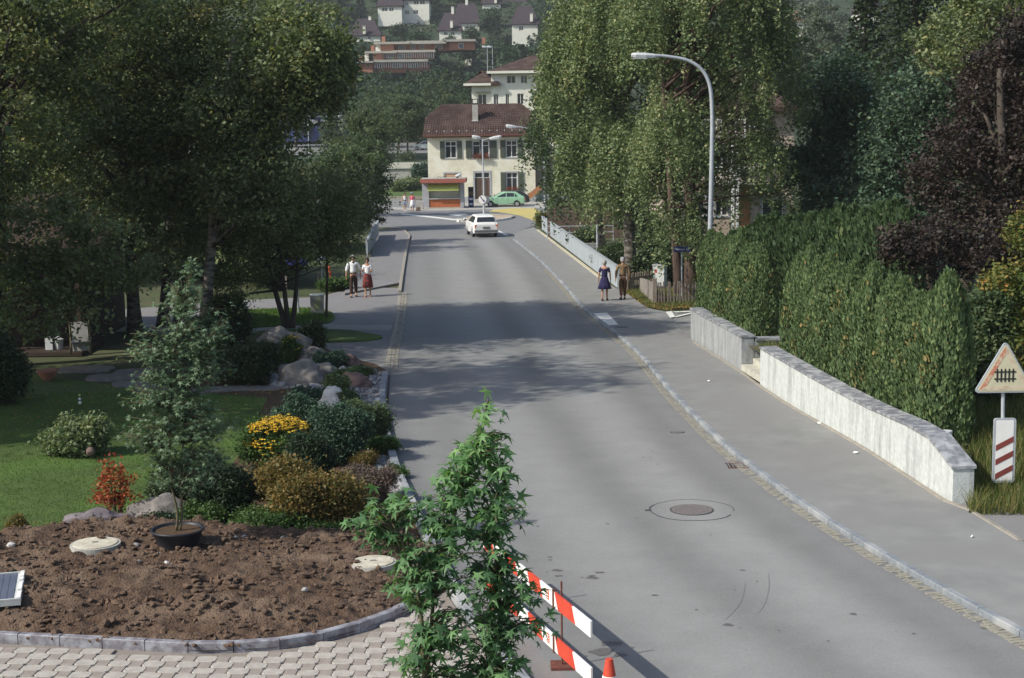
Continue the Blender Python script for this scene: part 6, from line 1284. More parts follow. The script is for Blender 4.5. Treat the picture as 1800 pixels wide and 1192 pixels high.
# construction barrier
X1, Y1 = P(983, 1060, 18.5).x, 18.5; X2, Y2b = P(873, 957, 20.9).x, 20.9
dv = Vector((X2 - X1, Y2b - Y1, 0)); Lb = dv.length; du = dv.normalized(); ang = math.atan2(du.y, du.x)
bz = [P(983, 1060, 18.5).z, P(977, 1138, 18.5).z]
def board(label, s0, s1, zc, flip, seed, offy):
    a = Vector((X1, Y1, 0)) + du * s0; t = thing('barrier_board', label, 'barrier board', (a.x, a.y, zc), ang); L_ = s1 - s0; h = .21; n = max(2, round(L_ / .5)); 
    sl_ = .06
    if seed: n = 7; cuts = [0, .13, .62, 1.12, 1.62, 2.12, 2.62, L_]; order = [1, 1, 0, 1, 0, 1, 0]
    else: cuts = [0, .09, .64, L_]; order = [1, 0, 1]
    if seed: cuts = [0, .45] + [.45 + .5 * k for k in range(1, int((L_ - .45) / .5) + 1)] + [L_]; order = [1 - (k % 2) for k in range(len(cuts) - 1)]
    else: cuts = [0, .56, L_ - .08, L_]; order = [1, 0, 1]
    for k in range(len(cuts) - 1):
        x0, x1 = cuts[k], cuts[k + 1]
        if x1 - x0 < .02: continue
        e0 = 0 if k == 0 else sl_; e1 = 0 if k == len(cuts) - 2 else sl_
        q = MB(); q.xz([(x0 - e0, -h / 2), (x1 - e1, -h / 2), (x1 + e1, h / 2), (x0 + e0, h / 2)], -.013 + offy, .013 + offy); q.build('white_section' if order[k] else 'red_section', m_boardwhite if order[k] else m_red, t)
    if seed:
        for yy in (-.015 + offy, .0135 + offy):
            q = MB(); q.box((.20, yy, 0), (.10, .004, .13)); pl_ = q.build('logo', m_orange, t)
            q = MB(); q.box((.225, yy - .002 if yy < 0 else yy + .002, .0), (.015, .004, .09)); [q.box((.20, yy - .002 if yy < 0 else yy + .002, z), (.05, .004, .014)) for z in (-.038, 0, .038)]; q.build('logo_letter', m_boardwhite, pl_)
    q = MB(); q.box((0.0 if seed else L_, 0 + offy, 0), (.02, .045, h + .05)); q.build('end_bracket', m_rust, t)
nm_ = ['upper', 'lower']
for k in range(2):
    board('%s red and white barrier board nearest the camera, short with a white end' % nm_[k], -1.10, .16, bz[k] - .0, False, 0, 0)
    board('%s red and white barrier board with an orange emblem, half hidden by the sapling' % nm_[k], .19, 3.25, bz[k], False, 1, 0)
for k, (px_, py_) in enumerate(((X1, Y1), (X2, Y2b))):
    t = thing('barrier_post', ['thin rusty steel post holding the near end of the barrier', 'thin rusty steel post holding the far end of the barrier'][k], 'post', (px_ + .03, py_ - .02, 0)); zt_ = P(984, 1021, 18.5).z + (0 if k == 0 else .05)
    mb = MB(); mb.tube([(0, 0, 0), (0, 0, zt_)], .013, 8); mb.build('rod', m_rust, t); mb = MB(); mb.box((0, 0, .02), (.3, .3, .04)); mb.build('foot', m_rust, t)
    for z in bz: mb = MB(); mb.box((0, .02, z), (.05, .05, .03)); mb.build('clamp', m_rust, t)
# traffic cone
Yc = 17.35; c = P(1071, 1165, Yc); zt_ = P(1071, 1158, Yc).z; t = thing('traffic_cone', 'red and white traffic cone cut off by the bottom edge of the photograph', 'traffic cone', (c.x, Yc, 0))
def fr(m, r0_, r1_, z0, z1, nm): mb = MB(); mb.tube([(0, 0, z0), (0, 0, z1)], [r0_, r1_], 20); return mb.build(nm, m, t)
r_at = lambda z: .135 - (.135 - .045) * z / zt_
fr(m_red, r_at(.03), r_at(zt_ * .35), .03, zt_ * .35, 'cone_body'); fr(m_boardwhite, r_at(zt_ * .35) + .002, r_at(zt_ * .60) + .002, zt_ * .35, zt_ * .60, 'white_band'); fr(m_red, r_at(zt_ * .6), r_at(zt_), zt_ * .6, zt_, 'cone_top'); mb = MB(); mb.box((0, 0, .018), (.38, .38, .036)); mb.build('base', m_black, t)
# litter
for k, (u, v, s, lb) in enumerate([(1504, 797, .10, 'scrap of white paper on the right pavement nearest the wall end'), (1440, 745, .12, 'crumpled white paper at the foot of the white garden wall'), (1246, 671, .07, 'small white scrap on the right pavement below the steps'), (1709, 945, .05, 'tiny pale scrap on the pavement near the right edge'), (1446, 740, .05, 'small white scrap touching the crumpled paper by the wall')]):
    c = G(u, v, ZW); o = link('litter', rock_mesh('litter', m_paper, 80 + k, 2, .5), None, (c.x, c.y, ZW + .02)); s *= .62; o.scale = (s, s * .7, .025); o.rotation_euler.z = k * 1.3; tag(o, lb, 'litter')

# ============================================================ PEOPLE
def skin(name, verts, edges, radii, m, parent, root=0, sub=1):
    me = bpy.data.meshes.new(name); me.from_pydata([tuple(v) for v in verts], edges, [])
    o = bpy.data.objects.new(name, me); COL.objects.link(o)
    s = o.modifiers.new('s', 'SKIN'); s.branch_smoothing = .4
    for i, sv in enumerate(me.skin_vertices[0].data):
        r_ = radii[i]; sv.radius = (r_, r_) if not hasattr(r_, '__len__') else r_; sv.use_root = (i == root)
    if sub: ss = o.modifiers.new('u', 'SUBSURF'); ss.levels = sub; ss.render_levels = sub
    dg = bpy.context.evaluated_depsgraph_get(); m2 = bpy.data.meshes.new_from_object(o.evaluated_get(dg)); bpy.data.objects.remove(o); bpy.data.meshes.remove(me)
    m2.name = name; m2.materials.clear(); m2.materials.append(m); m2.polygons.foreach_set('use_smooth', [True] * len(m2.polygons))
    return link(name, m2, parent)
def ellip(name, c, r_, m, parent, n=10, cut=None):
    mb = MB(); vs = []; rows = 9
    for j in range(rows + 1):
        ph = math.pi * j / rows
        for k in range(n * 2): t = math.pi * k / n; vs.append((c[0] + r_[0] * math.sin(ph) * math.cos(t), c[1] + r_[1] * math.sin(ph) * math.sin(t), c[2] + r_[2] * math.cos(ph)))
    fs = []
    for j in range(rows):
        for k in range(2 * n): fs.append((j * 2 * n + k, (j + 1) * 2 * n + k, (j + 1) * 2 * n + (k + 1) % (2 * n), j * 2 * n + (k + 1) % (2 * n)))
    if cut: fs = [f for f in fs if cut([sum(vs[i][q] for i in f) / 4 for q in range(3)])]
    mb.add(vs, fs); return mb.build(name, m, parent, smooth=True)
def person(label, loc, rz, h, top, bottom, hair, kind='trousers', step=.16, arms=((0.10, .06), (-.10, .06)), sleeve='short', hat=None, bend=None, female=False, hem=.55, shoes=m_black, skirtr=.27, collar=None, bag=None):
    """faces -Y; arms = for each side (forward swing, outward) ; bend = elbow bend per side"""
    s = h / 1.74; t = thing('person', label, 'person', loc, rz); sw = .165 if female else .195; bend = bend or (.12, .12)
    V = []; E = []; Rr = []
    def a(p, r_, par=None): V.append(Vector(p) * s); Rr.append(tuple(x * s for x in r_) if hasattr(r_, '__len__') else r_ * s); (E.append((par, len(V) - 1)) if par is not None else None); return len(V) - 1
    pel = a((0, 0, .93), (.135, .105)); wai = a((0, 0, 1.10), (.115 if female else .13, .09), pel); che = a((0, .0, 1.28), (.14 if female else .155, .105), wai); upc = a((0, .005, 1.40), (.12, .08), che); nk = a((0, -.005, 1.49), .052, upc); hb = a((0, -.015, 1.56), .062, nk); hm = a((0, -.02, 1.63), (.078, .092), hb); ht = a((0, -.012, 1.70), (.062, .075), hm)
    nose = a((0, -.128, 1.622), .011, hm)
    arm = []; leg = []
    for k, sd in enumerate((-1, 1)):
        fwd, out = arms[k]; sh = a((sd * sw, .005, 1.415), .058, upc)
        el = a((sd * (sw + .03 + out), -fwd * .5 + .02, 1.14), .043, sh); b_ = bend[k]
        L_ = .25; wr = a((sd * (sw + .03 + out * 1.3), -fwd - L_ * math.sin(b_) + .02, 1.14 - L_ * math.cos(b_)), .028, el)
        dr = (V[wr] - V[el]).normalized() / 1.0; hd_ = Vector(V[wr]) / s + dr * .055; pm_ = a(hd_, (.036, .020), wr); arm.append((sh, el, wr, pm_))
        for f_ in range(5):
            if f_ == 0: p1 = hd_ + Vector((-sd * .02, -.035, .0)) + dr * .01; p2 = p1 + dr * .03 + Vector((0, -.008, 0)); q = a(p1, .0095, pm_); a(p2, .008, q)
            else:
                o_ = (f_ - 2.5) * .019; ln = (.0, .066, .076, .072, .056)[f_]; p1 = hd_ + dr * .045 + Vector((0, o_, 0)); p2 = p1 + dr * ln * .6 + Vector((-sd * .010, 0, 0)); p3 = p2 + dr * ln * .4 + Vector((-sd * .02, 0, 0)); q = a(p1, .0092, pm_); q = a(p2, .0085, q); a(p3, .007, q)
    for k, sd in enumerate((-1, 1)):
        st_ = step * (1 if k == 0 else -1); hp_ = a((sd * .088, 0, .88), .088, pel); kn = a((sd * .092, -st_ * .55 - .015, .49), .056, hp_); an_ = a((sd * .09, -st_ + (.05 if st_ < 0 else 0), .095 + (.04 if st_ < 0 else 0)), .036, kn); toe = a((sd * .105, -st_ - .13, .035), (.038, .026), an_); a((sd * .09, -st_ + .045, .04), .03, an_); leg.append((hp_, kn, an_, toe))
    body = skin('body', V, E, Rr, m_skin, t, pel, 1)
    def sub(nm, idx, edges, rad, m, root=0): return skin(nm, [V[i] if isinstance(i, int) else Vector(i) * s for i in idx], edges, [tuple(x * s for x in r_) if hasattr(r_, '__len__') else r_ * s for r_ in rad], m, t, root, 1)
    # upper garment
    ends = []
    for k in range(2):
        sh, el, wr, pm_ = arm[k]
        if sleeve == 'long': ends.append([sh, el, wr])
        elif sleeve == 'rolled': ends.append([sh, el, tuple((V[el] + (V[wr] - V[el]) * .3) / s)])
        elif sleeve == 'short': ends.append([sh, tuple((V[sh] + (V[el] - V[sh]) * .75) / s)])
        else: ends.append([sh])
    idx = [pel, wai, che, upc]; rad = [(.155, .125), (.14 if female else .155, .112), (.162 if female else .178, .125), (.135, .095)]; ed = [(0, 1), (1, 2), (2, 3)]
    idx[0] = (0, 0, .96)
    for k in range(2):
        p = 3
        for j, i in enumerate(ends[k]): idx.append(i); rad.append([.074, .062, .048][j]); ed.append((p, len(idx) - 1)); p = len(idx) - 1
    g_ = sub('dress_top' if kind == 'dress' else 'shirt', idx, ed, rad, top)
    if collar is not None:
        q = MB(); q.tube([(0, .0, 1.465 * s), (0, .01, 1.505 * s)], [.085 * s, .066 * s], 12, cap=False); q.build('collar', collar, g_)
    if kind == 'trousers' or kind == 'shorts':
        idx = [(0, 0, 1.01), pel]; rad = [(.145, .118), (.16, .125)]; ed = [(0, 1)]
        for (hp_, kn, an_, toe) in leg:
            idx.append(hp_); rad.append(.108); ed.append((1, len(idx) - 1)); kk = kn if kind == 'trousers' else tuple((V[hp_] + (V[kn] - V[hp_]) * .75) / s)
            idx.append(kk); rad.append(.083 if kind == 'trousers' else .095); ed.append((len(idx) - 2, len(idx) - 1))
            if kind == 'trousers': idx.append(tuple(V[an_] / s + Vector((0, 0, .03)))); rad.append(.072); ed.append((len(idx) - 2, len(idx) - 1))
        tr_ = sub(kind, idx, ed, rad, bottom)
        q = MB(); q.v = []; n = 20
        q.tube([(0, 0, 1.0 * s), (0, 0, 1.035 * s)], .01, 3); q = MB()
        q.add([(.158 * s * math.cos(2 * math.pi * k / n), .128 * s * math.sin(2 * math.pi * k / n), z * s) for z in (1.0, 1.035) for k in range(n)], [(k, (k + 1) % n, n + (k + 1) % n, n + k) for k in range(n)]); q.build('belt', m_dark, tr_)
    else:
        q = MB(); n = 40; lv = [(1.04, .128, .105), (.97, .165, .135), (.88, .185, .155), (.72, .19 + (skirtr - .19) * .45, .17), (hem, skirtr, skirtr * .82)]
        for j, (z, rx_, ry_) in enumerate(lv):
            for k in range(n):
                a_ = 2 * math.pi * k / n; f_ = 1 + .05 * (j / 4) * math.sin(a_ * 9 + 1) + .02 * (j / 4) * math.sin(a_ * 4); q.v.append((rx_ * f_ * math.cos(a_) * s, (ry_ * f_ * math.sin(a_) - .01) * s, z * s))
        for j in range(len(lv) - 1):
            for k in range(n): q.f.append(((j + 1) * n + k, (j + 1) * n + (k + 1) % n, j * n + (k + 1) % n, j * n + k)); q.m.append(0)
        sk = q.build('skirt', bottom, t, smooth=True); so_ = sk.modifiers.new('t', 'SOLIDIFY'); so_.thickness = .012
    for (hp_, kn, an_, toe) in leg:
        A1, T1 = V[an_], V[toe]; q = MB(); d_ = Vector((T1.x - A1.x, T1.y - A1.y, 0)); 
        heel = Vector((A1.x, A1.y + .055 * s, 0)); tip = Vector((T1.x, T1.y - .045 * s, 0)); z0 = max(0, (A1.z - .095 * s)) * .8
        secs = [(0, .030, .075), (.2, .040, .085), (.5, .046, .075), (.8, .048, .055), (1, .030, .035)]
        for tt, w_, hh in secs:
            c = heel.lerp(tip, tt); zz = z0 * (1 - tt)
            q.v += [(c.x - w_ * s, c.y, zz), (c.x + w_ * s, c.y, zz), (c.x + w_ * .8 * s, c.y, zz + hh * s), (c.x - w_ * .8 * s, c.y, zz + hh * s)]
        for j in range(4):
            for i in range(4): q.f.append((j * 4 + i, j * 4 + (i + 1) % 4, (j + 1) * 4 + (i + 1) % 4, (j + 1) * 4 + i)); q.m.append(0)
        q.f += [(3, 2, 1, 0), (16, 17, 18, 19)]; q.m += [0, 0]; q.build('shoe', shoes, t, smooth=False)
    c = (0, .0, 1.655); 
    hr = ellip('hair', (0, .008 * s, 1.655 * s), (.098 * s, .118 * s, .118 * s), hair, t, cut=lambda p: p[2] > 1.665 * s or p[1] > -.02 * s)
    for sd in (-1, 1): ellip('eye', (sd * .030 * s, -.104 * s, 1.645 * s), (.012 * s, .010 * s, .008 * s), m_dark, t, 5); ellip('ear', (sd * .088 * s, 0, 1.625 * s), (.012 * s, .022 * s, .032 * s), m_skin, t, 5)
    q = MB(); q.box((0, -.108 * s, 1.582 * s), (.044 * s, .012 * s, .009 * s)); q.build('mouth', m_redleafdark, t)
    if hat == 'cap':
        hh = ellip('cap', (0, -.005 * s, 1.70 * s), (.108 * s, .128 * s, .085 * s), m_cap, t, cut=lambda p: p[2] > 1.675 * s); q = MB(); q.tube([(0, -.13 * s, 1.685 * s), (0, -.13 * s, 1.695 * s)], .06 * s, 14); q.build('peak', m_cap, hh)
    if hat == 'sun': hh = ellip('sun_hat', (0, 0, 1.73 * s), (.15 * s, .16 * s, .13 * s), m_cap, t); q = MB(); q.tube([(0, 0, 1.70 * s), (0, 0, 1.715 * s)], .22 * s, 20); q.build('brim', m_cap, hh)
    return t
m_redleafdark = mat('lips', (0.30, 0.10, 0.08), (0.28, 0.09, 0.07), 8, .6)
p = G(622, 521.5, 0.01); person('man in white shirt and dark brown trousers walking towards the camera on the left', (p.x, p.y, 0.005), R(4), 1.77, m_shirt, m_browntr, m_hairgrey, sleeve='rolled', arms=((.08, .05), (-.06, .06)), step=.17, collar=m_shirt)
p = G(647, 521.5, 0.01); person('woman in white blouse and dark red patterned skirt, arms crossed, beside the man', (p.x, p.y, 0.005), R(-3), 1.66, m_shirt, m_tartan, m_hairdark, kind='skirt', sleeve='short', arms=((.10, .0), (.10, .0)), bend=(1.9, 1.7), female=True, hem=.42, step=.10, skirtr=.24, shoes=m_skin)
p = G(1063, 528.5, ZW); person('elderly woman in navy blue dress seen from behind on the right pavement', (p.x, p.y, ZW), R(172), 1.63, m_navy, m_navy, m_hairgrey, kind='dress', sleeve='short', arms=((.08, .04), (-.02, .05)), female=True, hem=.52, step=.09, skirtr=.30, shoes=m_browntr)
p = G(1095, 526.5, ZW); person('elderly man in tan jacket, brown trousers and white cap seen from behind', (p.x, p.y, ZW), R(186), 1.70, m_tan, m_midbrown, m_hairgrey, sleeve='long', arms=((.02, .05), (.05, .05)), hat='cap', step=.08, collar=m_tan)
p = G(712, 370.5, 0.01); person('girl in white top and light blue shorts standing left of the kiosk', (p.x, p.y, 0.006), R(10), 1.62, m_shirt, m_lblue, m_hairdark, kind='shorts', sleeve='none', female=True, step=.05, shoes=m_shirt)
p = G(725, 370.5, 0.01); person('woman in pink top, long white skirt and white sun hat near the kiosk', (p.x, p.y, 0.006), R(-8), 1.60, m_pinktop, m_shirt, m_hairdark, kind='skirt', sleeve='short', female=True, hat='sun', hem=.38, step=.05, shoes=m_skin, skirtr=.27)
# ============================================================ TREES
def E(u, v, Y, ru, rv, ry, base):
    c = P(u, v, Y); k = Y / FP * 1.0; return (c.x - base[0], Y - base[1], c.z - base[2], ru * k, ry, rv * k)
def tree(name, label, base, ells, m_leaf, ncl, per, rc, size, bark=None, rt=.22, stems=None, weep=None, shell=.45, flat=.6, nl=26, asp=.6, up=.4, hang=0, group=None, cat='tree', top=None):
    t = thing(name, label, cat, tuple(base), 0, group); bark = bark or m_bark
    if weep: pts, tone, C_ = weep_pts(ells, ncl, per, weep, shell)
    else:
        more = []
        for e in ells:
            for _q in range(5):
                d = Vector((rnd.gauss(0, 1), rnd.gauss(0, 1), rnd.gauss(0, 1))).normalized(); s_ = rnd.uniform(.25, .42); more.append((e[0] + d.x * e[3] * .85, e[1] + d.y * e[4] * .85, e[2] + d.z * e[5] * .85, e[3] * s_, e[4] * s_, e[5] * s_))
        pts, tone, C_ = ell_pts(list(ells) + more, int(ncl * .35), per, rc * .8, shell, flat)
        nb_ = max(14, int(ncl * .13)); p2_, t2_, C2_ = bough_pts(list(ells) + more[::3], nb_, int(ncl * .55 * per / nb_)); pts = np.concatenate([pts, p2_]); tone = np.concatenate([tone, t2_]); C_ = np.concatenate([C_, C2_, C2_])
    k = pts[:, 2] > -.2; pts = pts[k]; tone = tone[k]
    quads('crown', leaves(pts, size * 1.12, up, asp, .35, hang), m_leaf, tone, t)
    zt_ = top if top else max(e[2] + e[5] * .35 for e in ells); cx_ = sum(e[0] * e[5] for e in ells) / sum(e[5] for e in ells); cy_ = sum(e[1] * e[5] for e in ells) / sum(e[5] for e in ells)
    mb = MB(); stems = stems or [((0, 0), (cx_ * .5, cy_ * .5), rt)]
    for (s0, s1, r_) in stems:
        n = 9; tr = []
        for i in range(n + 1): f = i / n; tr.append((s0[0] * (1 - f) + s1[0] * f + .10 * math.sin(f * 5 + s1[0]) * f, s0[1] * (1 - f) + s1[1] * f + .08 * math.sin(f * 6 + 1) * f, -.25 + (zt_ + .25) * f))
        mb.tube(tr, [r_ * (1.35 if i == 0 else 1.0) * (1 - .75 * (i / n) ** .9) + .012 for i in range(n + 1)], 12)
        limbs(mb, tr, [tuple(C_[j]) for j in nr.choice(len(C_), min(nl, len(C_)), replace=False)], r_ * .35)
    mb.build('trunk', bark, t, smooth=True); return t
def B(u, v, z=0.0): p = G(u, v, z); return (p.x, p.y, z)
def BY(u, Y, z=0.0): return (P(u, 400, Y).x, Y, z)
# --- left mass
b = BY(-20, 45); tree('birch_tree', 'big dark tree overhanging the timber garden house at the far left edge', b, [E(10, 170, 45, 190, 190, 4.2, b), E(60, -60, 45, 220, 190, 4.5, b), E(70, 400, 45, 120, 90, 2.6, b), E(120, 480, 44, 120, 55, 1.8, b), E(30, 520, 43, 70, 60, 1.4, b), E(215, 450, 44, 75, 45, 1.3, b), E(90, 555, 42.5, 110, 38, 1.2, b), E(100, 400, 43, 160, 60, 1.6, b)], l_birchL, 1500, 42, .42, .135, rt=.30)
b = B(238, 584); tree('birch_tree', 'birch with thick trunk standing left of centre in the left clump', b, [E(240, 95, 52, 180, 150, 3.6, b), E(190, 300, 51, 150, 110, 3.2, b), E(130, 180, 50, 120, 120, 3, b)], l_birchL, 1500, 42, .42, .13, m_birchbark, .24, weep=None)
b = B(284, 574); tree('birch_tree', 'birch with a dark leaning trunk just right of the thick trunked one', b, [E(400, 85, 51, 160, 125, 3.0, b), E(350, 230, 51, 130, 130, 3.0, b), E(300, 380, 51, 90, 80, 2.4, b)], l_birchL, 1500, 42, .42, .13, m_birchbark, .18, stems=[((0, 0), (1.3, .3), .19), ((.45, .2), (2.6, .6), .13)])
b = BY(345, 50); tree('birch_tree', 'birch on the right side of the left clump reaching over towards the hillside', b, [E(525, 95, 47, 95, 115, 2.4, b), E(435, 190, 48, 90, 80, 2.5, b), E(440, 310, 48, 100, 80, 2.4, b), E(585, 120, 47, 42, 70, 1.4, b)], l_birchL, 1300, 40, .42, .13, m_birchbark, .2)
b = B(507, 577); tree('small_tree', 'small dark multi stemmed tree on the grass verge by the left drive', b, [E(480, 400, 51.5, 95, 60, 2.2, b), E(560, 365, 52, 80, 62, 2.2, b), E(430, 450, 51, 62, 60, 1.6, b), E(595, 415, 52.5, 50, 42, 1.2, b), E(400, 520, 51, 40, 45, 1.2, b)], l_birchL, 700, 40, .32, .10, m_bark, .10, stems=[((0, 0), (-1.5, .2), .10), ((.05, 0), (-.5, -.2), .09), ((.1, 0), (.75, .2), .09)], top=5.2)
b = B(573, 560); tree('young_tree', 'thin straight young tree rising right of the small multi stemmed one', b, [E(590, 345, 54, 50, 55, 1.4, b), E(575, 420, 54, 35, 40, 1, b)], l_birchL, 150, 40, .3, .10, m_bark, .045)
b = BY(606, 94); tree('leafy_tree', 'bushy mid green tree on the left just before the bridge parapet', b, [E(600, 320, 93, 60, 66, 2.6, b), E(565, 385, 92, 60, 50, 2.4, b), E(630, 378, 92, 30, 34, 1.3, b)], l_mid, 520, 42, .4, .14, m_bark, .16)
b = B(632, 412); tree('leafy_tree', 'bushy dark tree beside the left end of the junction', b, [E(642, 295, 108, 50, 58, 2.8, b), E(644, 352, 107, 40, 42, 2.2, b)], l_mid, 520, 42, .45, .17, m_bark, .16)
b = BY(640, 125); tree('pale_green_tree', 'pale green feathery tree behind the bushy ones left of the junction', b, [E(652, 245, 125, 40, 55, 3, b), E(600, 275, 126, 50, 35, 3, b)], leafmat('pale willow leaves', [(0.05, 0.08, 0.035), (0.08, 0.115, 0.05), (0.11, 0.15, 0.065)], .3), 380, 42, .5, .2, m_bark, .2)
for i, (u, v, Y, ru, rv, ml_, lb) in enumerate([(120, 400, 78, 150, 110, l_mid, 'mid green tree deep behind the left clump, left of the thick birch trunk'), (330, 420, 74, 120, 90, l_birchR, 'sunlit yellowish green tree seen through the gaps of the left clump'), (420, 345, 88, 110, 100, l_mid, 'mid green tree deep behind the left clump, right of the birch trunks'), (240, 180, 84, 210, 170, l_dark, 'tall dark tree closing the left clump from behind'), (40, 250, 70, 160, 200, l_dark, 'tall dark tree behind the left edge of the photograph'), (470, 430, 70, 70, 50, l_birchR, 'low sunlit green shrub tree behind the small multi stemmed tree')]):
    b = BY(u, Y); tree('background_tree', lb, b, [E(u, v, Y, ru, rv, 3.6, b)], ml_, 750, 40, .55, .19, m_bark, .2, nl=14)
for i, (x, y, h, r_, lb) in enumerate([(-19.0, 33.0, 20, 4.6, 'tall tree left of the lawn'), (-22, 32.8, 12.5, 3.8, 'smaller tree at the left of the lawn'), (-18.5, 39.5, 11, 3.4, 'round tree at the left end of the lawn')]):
    b = (x, y, 0); tree('garden_tree', lb, b, [(0, 0, h * .68, r_, r_, h * .34), (1, 0, h * .45, r_ * .8, r_ * .8, h * .2)], l_birchL, 700, 40, .7, .24, m_bark, .25, nl=14)
# --- right mass
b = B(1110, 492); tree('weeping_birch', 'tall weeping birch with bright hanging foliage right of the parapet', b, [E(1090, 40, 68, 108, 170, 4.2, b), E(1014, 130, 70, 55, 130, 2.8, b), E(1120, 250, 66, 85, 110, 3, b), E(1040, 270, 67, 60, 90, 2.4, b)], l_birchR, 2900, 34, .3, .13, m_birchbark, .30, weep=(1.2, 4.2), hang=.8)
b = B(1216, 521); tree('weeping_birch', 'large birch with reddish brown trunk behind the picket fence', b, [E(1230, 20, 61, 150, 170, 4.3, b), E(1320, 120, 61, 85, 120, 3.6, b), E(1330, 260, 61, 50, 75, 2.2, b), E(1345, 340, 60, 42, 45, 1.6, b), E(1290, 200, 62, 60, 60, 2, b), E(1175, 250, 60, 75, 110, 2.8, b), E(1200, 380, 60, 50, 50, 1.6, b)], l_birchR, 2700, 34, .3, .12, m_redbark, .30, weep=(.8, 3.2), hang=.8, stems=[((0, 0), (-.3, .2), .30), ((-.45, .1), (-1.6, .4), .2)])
b = BY(1060, 88); tree('weeping_birch', 'darker weeping birch standing behind the bright one above the brown boarded wall', b, [E(985, 210, 88, 45, 130, 2.6, b), E(1040, 300, 88, 80, 60, 3, b)], l_mid, 1100, 34, .3, .16, m_birchbark, .2, weep=(1.0, 4.0), hang=.8)
b = BY(1190, 78); tree('background_tree', 'dark tree in the shade behind the two weeping birches', b, [E(1170, 330, 78, 95, 130, 3, b), E(1170, 120, 78, 130, 150, 3.2, b)], l_dark, 800, 40, .5, .18, m_bark, .2)
b = BY(1450, 66, .4); tree('ash_tree', 'round dark green tree between the birches and the dark fir', b, [E(1460, 165, 66, 85, 75, 3.2, b), E(1430, 300, 65, 75, 60, 2.6, b), E(1510, 270, 65, 70, 100, 2.8, b), E(1470, 360, 62, 100, 40, 2, b)], l_blue, 900, 44, .42, .17, m_bark, .24)
b = BY(1432, 135); tree('pale_willow', 'pale grey green willow behind the round dark green tree', b, [E(1432, 75, 135, 62, 70, 4, b), E(1400, 150, 135, 60, 60, 4, b)], leafmat('grey willow leaves', [(0.09, 0.115, 0.085), (0.13, 0.155, 0.115), (0.17, 0.20, 0.15)], .3), 600, 40, .6, .22, m_bark, .25, hang=.6)
b = BY(1600, 74, .4)
def fir(name, label, base, h, r_, m_leaf, n, size, group=None, z0=.08):
    t = thing(name, label, 'fir tree', tuple(base), 0, group); nb = int(n / 70); P_ = []; T_ = []
    mb = MB(); mb.tube([(0, 0, -.2), (0, 0, h * .5), (0, 0, h * .98)], [h * .018 + .05, h * .011 + .02, .02], 8)
    for k in range(nb):
        f = (k / nb) ** .85; z = h * (z0 + (1 - z0) * f); L_ = r_ * (1 - f) * rnd.uniform(.75, 1.1) + .15; a = k * 2.4 + rnd.uniform(-.3, .3)
        tt = nr.uniform(.12, 1, 70) ** .8; w_ = .13 * L_ * (1.2 - tt)
        lat = nr.normal(0, 1, 70) * w_; x = L_ * tt; zz = z - .35 * L_ * tt ** 1.4 + nr.normal(0, .06, 70) + .1 * L_ * tt ** 3
        P_.append(np.stack([x * math.cos(a) - lat * math.sin(a), x * math.sin(a) + lat * math.cos(a), zz], 1)); T_.append(np.clip(nr.normal(.4, .2, 70), 0, 1))
        if k % 2 == 0: mb.tube([(0, 0, z), (L_ * .8 * math.cos(a), L_ * .8 * math.sin(a), z - .25 * L_)], [.03, .01], 4)
    quads('crown', leaves(np.concatenate(P_), size, .6, .45, .3), m_leaf, np.concatenate(T_), t); mb.build('trunk', m_bark, t); return t
fir('fir_tree', 'tall dark fir rising out of the top of the photograph on the right', b, 19, 5.2, l_dark, 26000, .24)
b = BY(1515, 84, .4); fir('fir_tree', 'second dark fir left of the tallest one, behind the round green tree', b, 16, 3.6, l_dark, 14000, .24)
b = BY(1640, 58, .6); tree('leafy_tree', 'dark green tree between the fir and the copper beech', b, [E(1590, 290, 58, 80, 110, 2.8, b), E(1640, 180, 58, 90, 90, 2.8, b), E(1560, 380, 54, 80, 40, 1.8, b)], l_blue, 750, 42, .42, .15, m_bark, .22)
b = BY(1700, 52, .6); tree('leafy_tree', 'tree with yellowish sunlit foliage in the upper right corner', b, [E(1700, 70, 52, 95, 70, 2.6, b), E(1740, 10, 52, 90, 50, 2.2, b)], l_birchL, 420, 42, .4, .14, m_bark, .2)
b = BY(1765, 39, 1.1); tree('copper_beech', 'copper beech with dark purple foliage behind the hedge on the right', b, [E(1720, 320, 40, 120, 110, 2.4, b), E(1790, 180, 40, 90, 160, 2.4, b), E(1690, 430, 37.5, 100, 52, 1.5, b), E(1590, 425, 37, 62, 32, 1.0, b), E(1800, 440, 38, 60, 90, 1.5, b)], l_copper, 1500, 44, .28, .105, m_bark, .25, shell=.3)
b = BY(1860, 33, 1.0); tree('leafy_shrub', 'tall yellow green shrub behind the level crossing sign', b, [E(1775, 530, 32, 58, 75, .9, b), E(1800, 620, 31.5, 45, 80, .8, b), E(1830, 400, 32, 50, 60, 1, b)], l_yellowing, 380, 44, .17, .085, m_bark, .06, cat='shrub')
b = BY(1740, 31.5, .9); tree('leafy_shrub', 'dark green shrub at the right end of the thuja hedge', b, [E(1745, 640, 31.5, 50, 80, .7, b), E(1735, 560, 31.7, 40, 50, .7, b)], l_mid, 330, 44, .16, .08, m_bark, .05, cat='shrub')
b = BY(1830, 46, .8); tree('leafy_tree', 'dark tree filling the right edge behind the copper beech', b, [E(1810, 300, 47, 90, 250, 2.4, b)], l_dark, 700, 40, .45, .15, m_bark, .2)
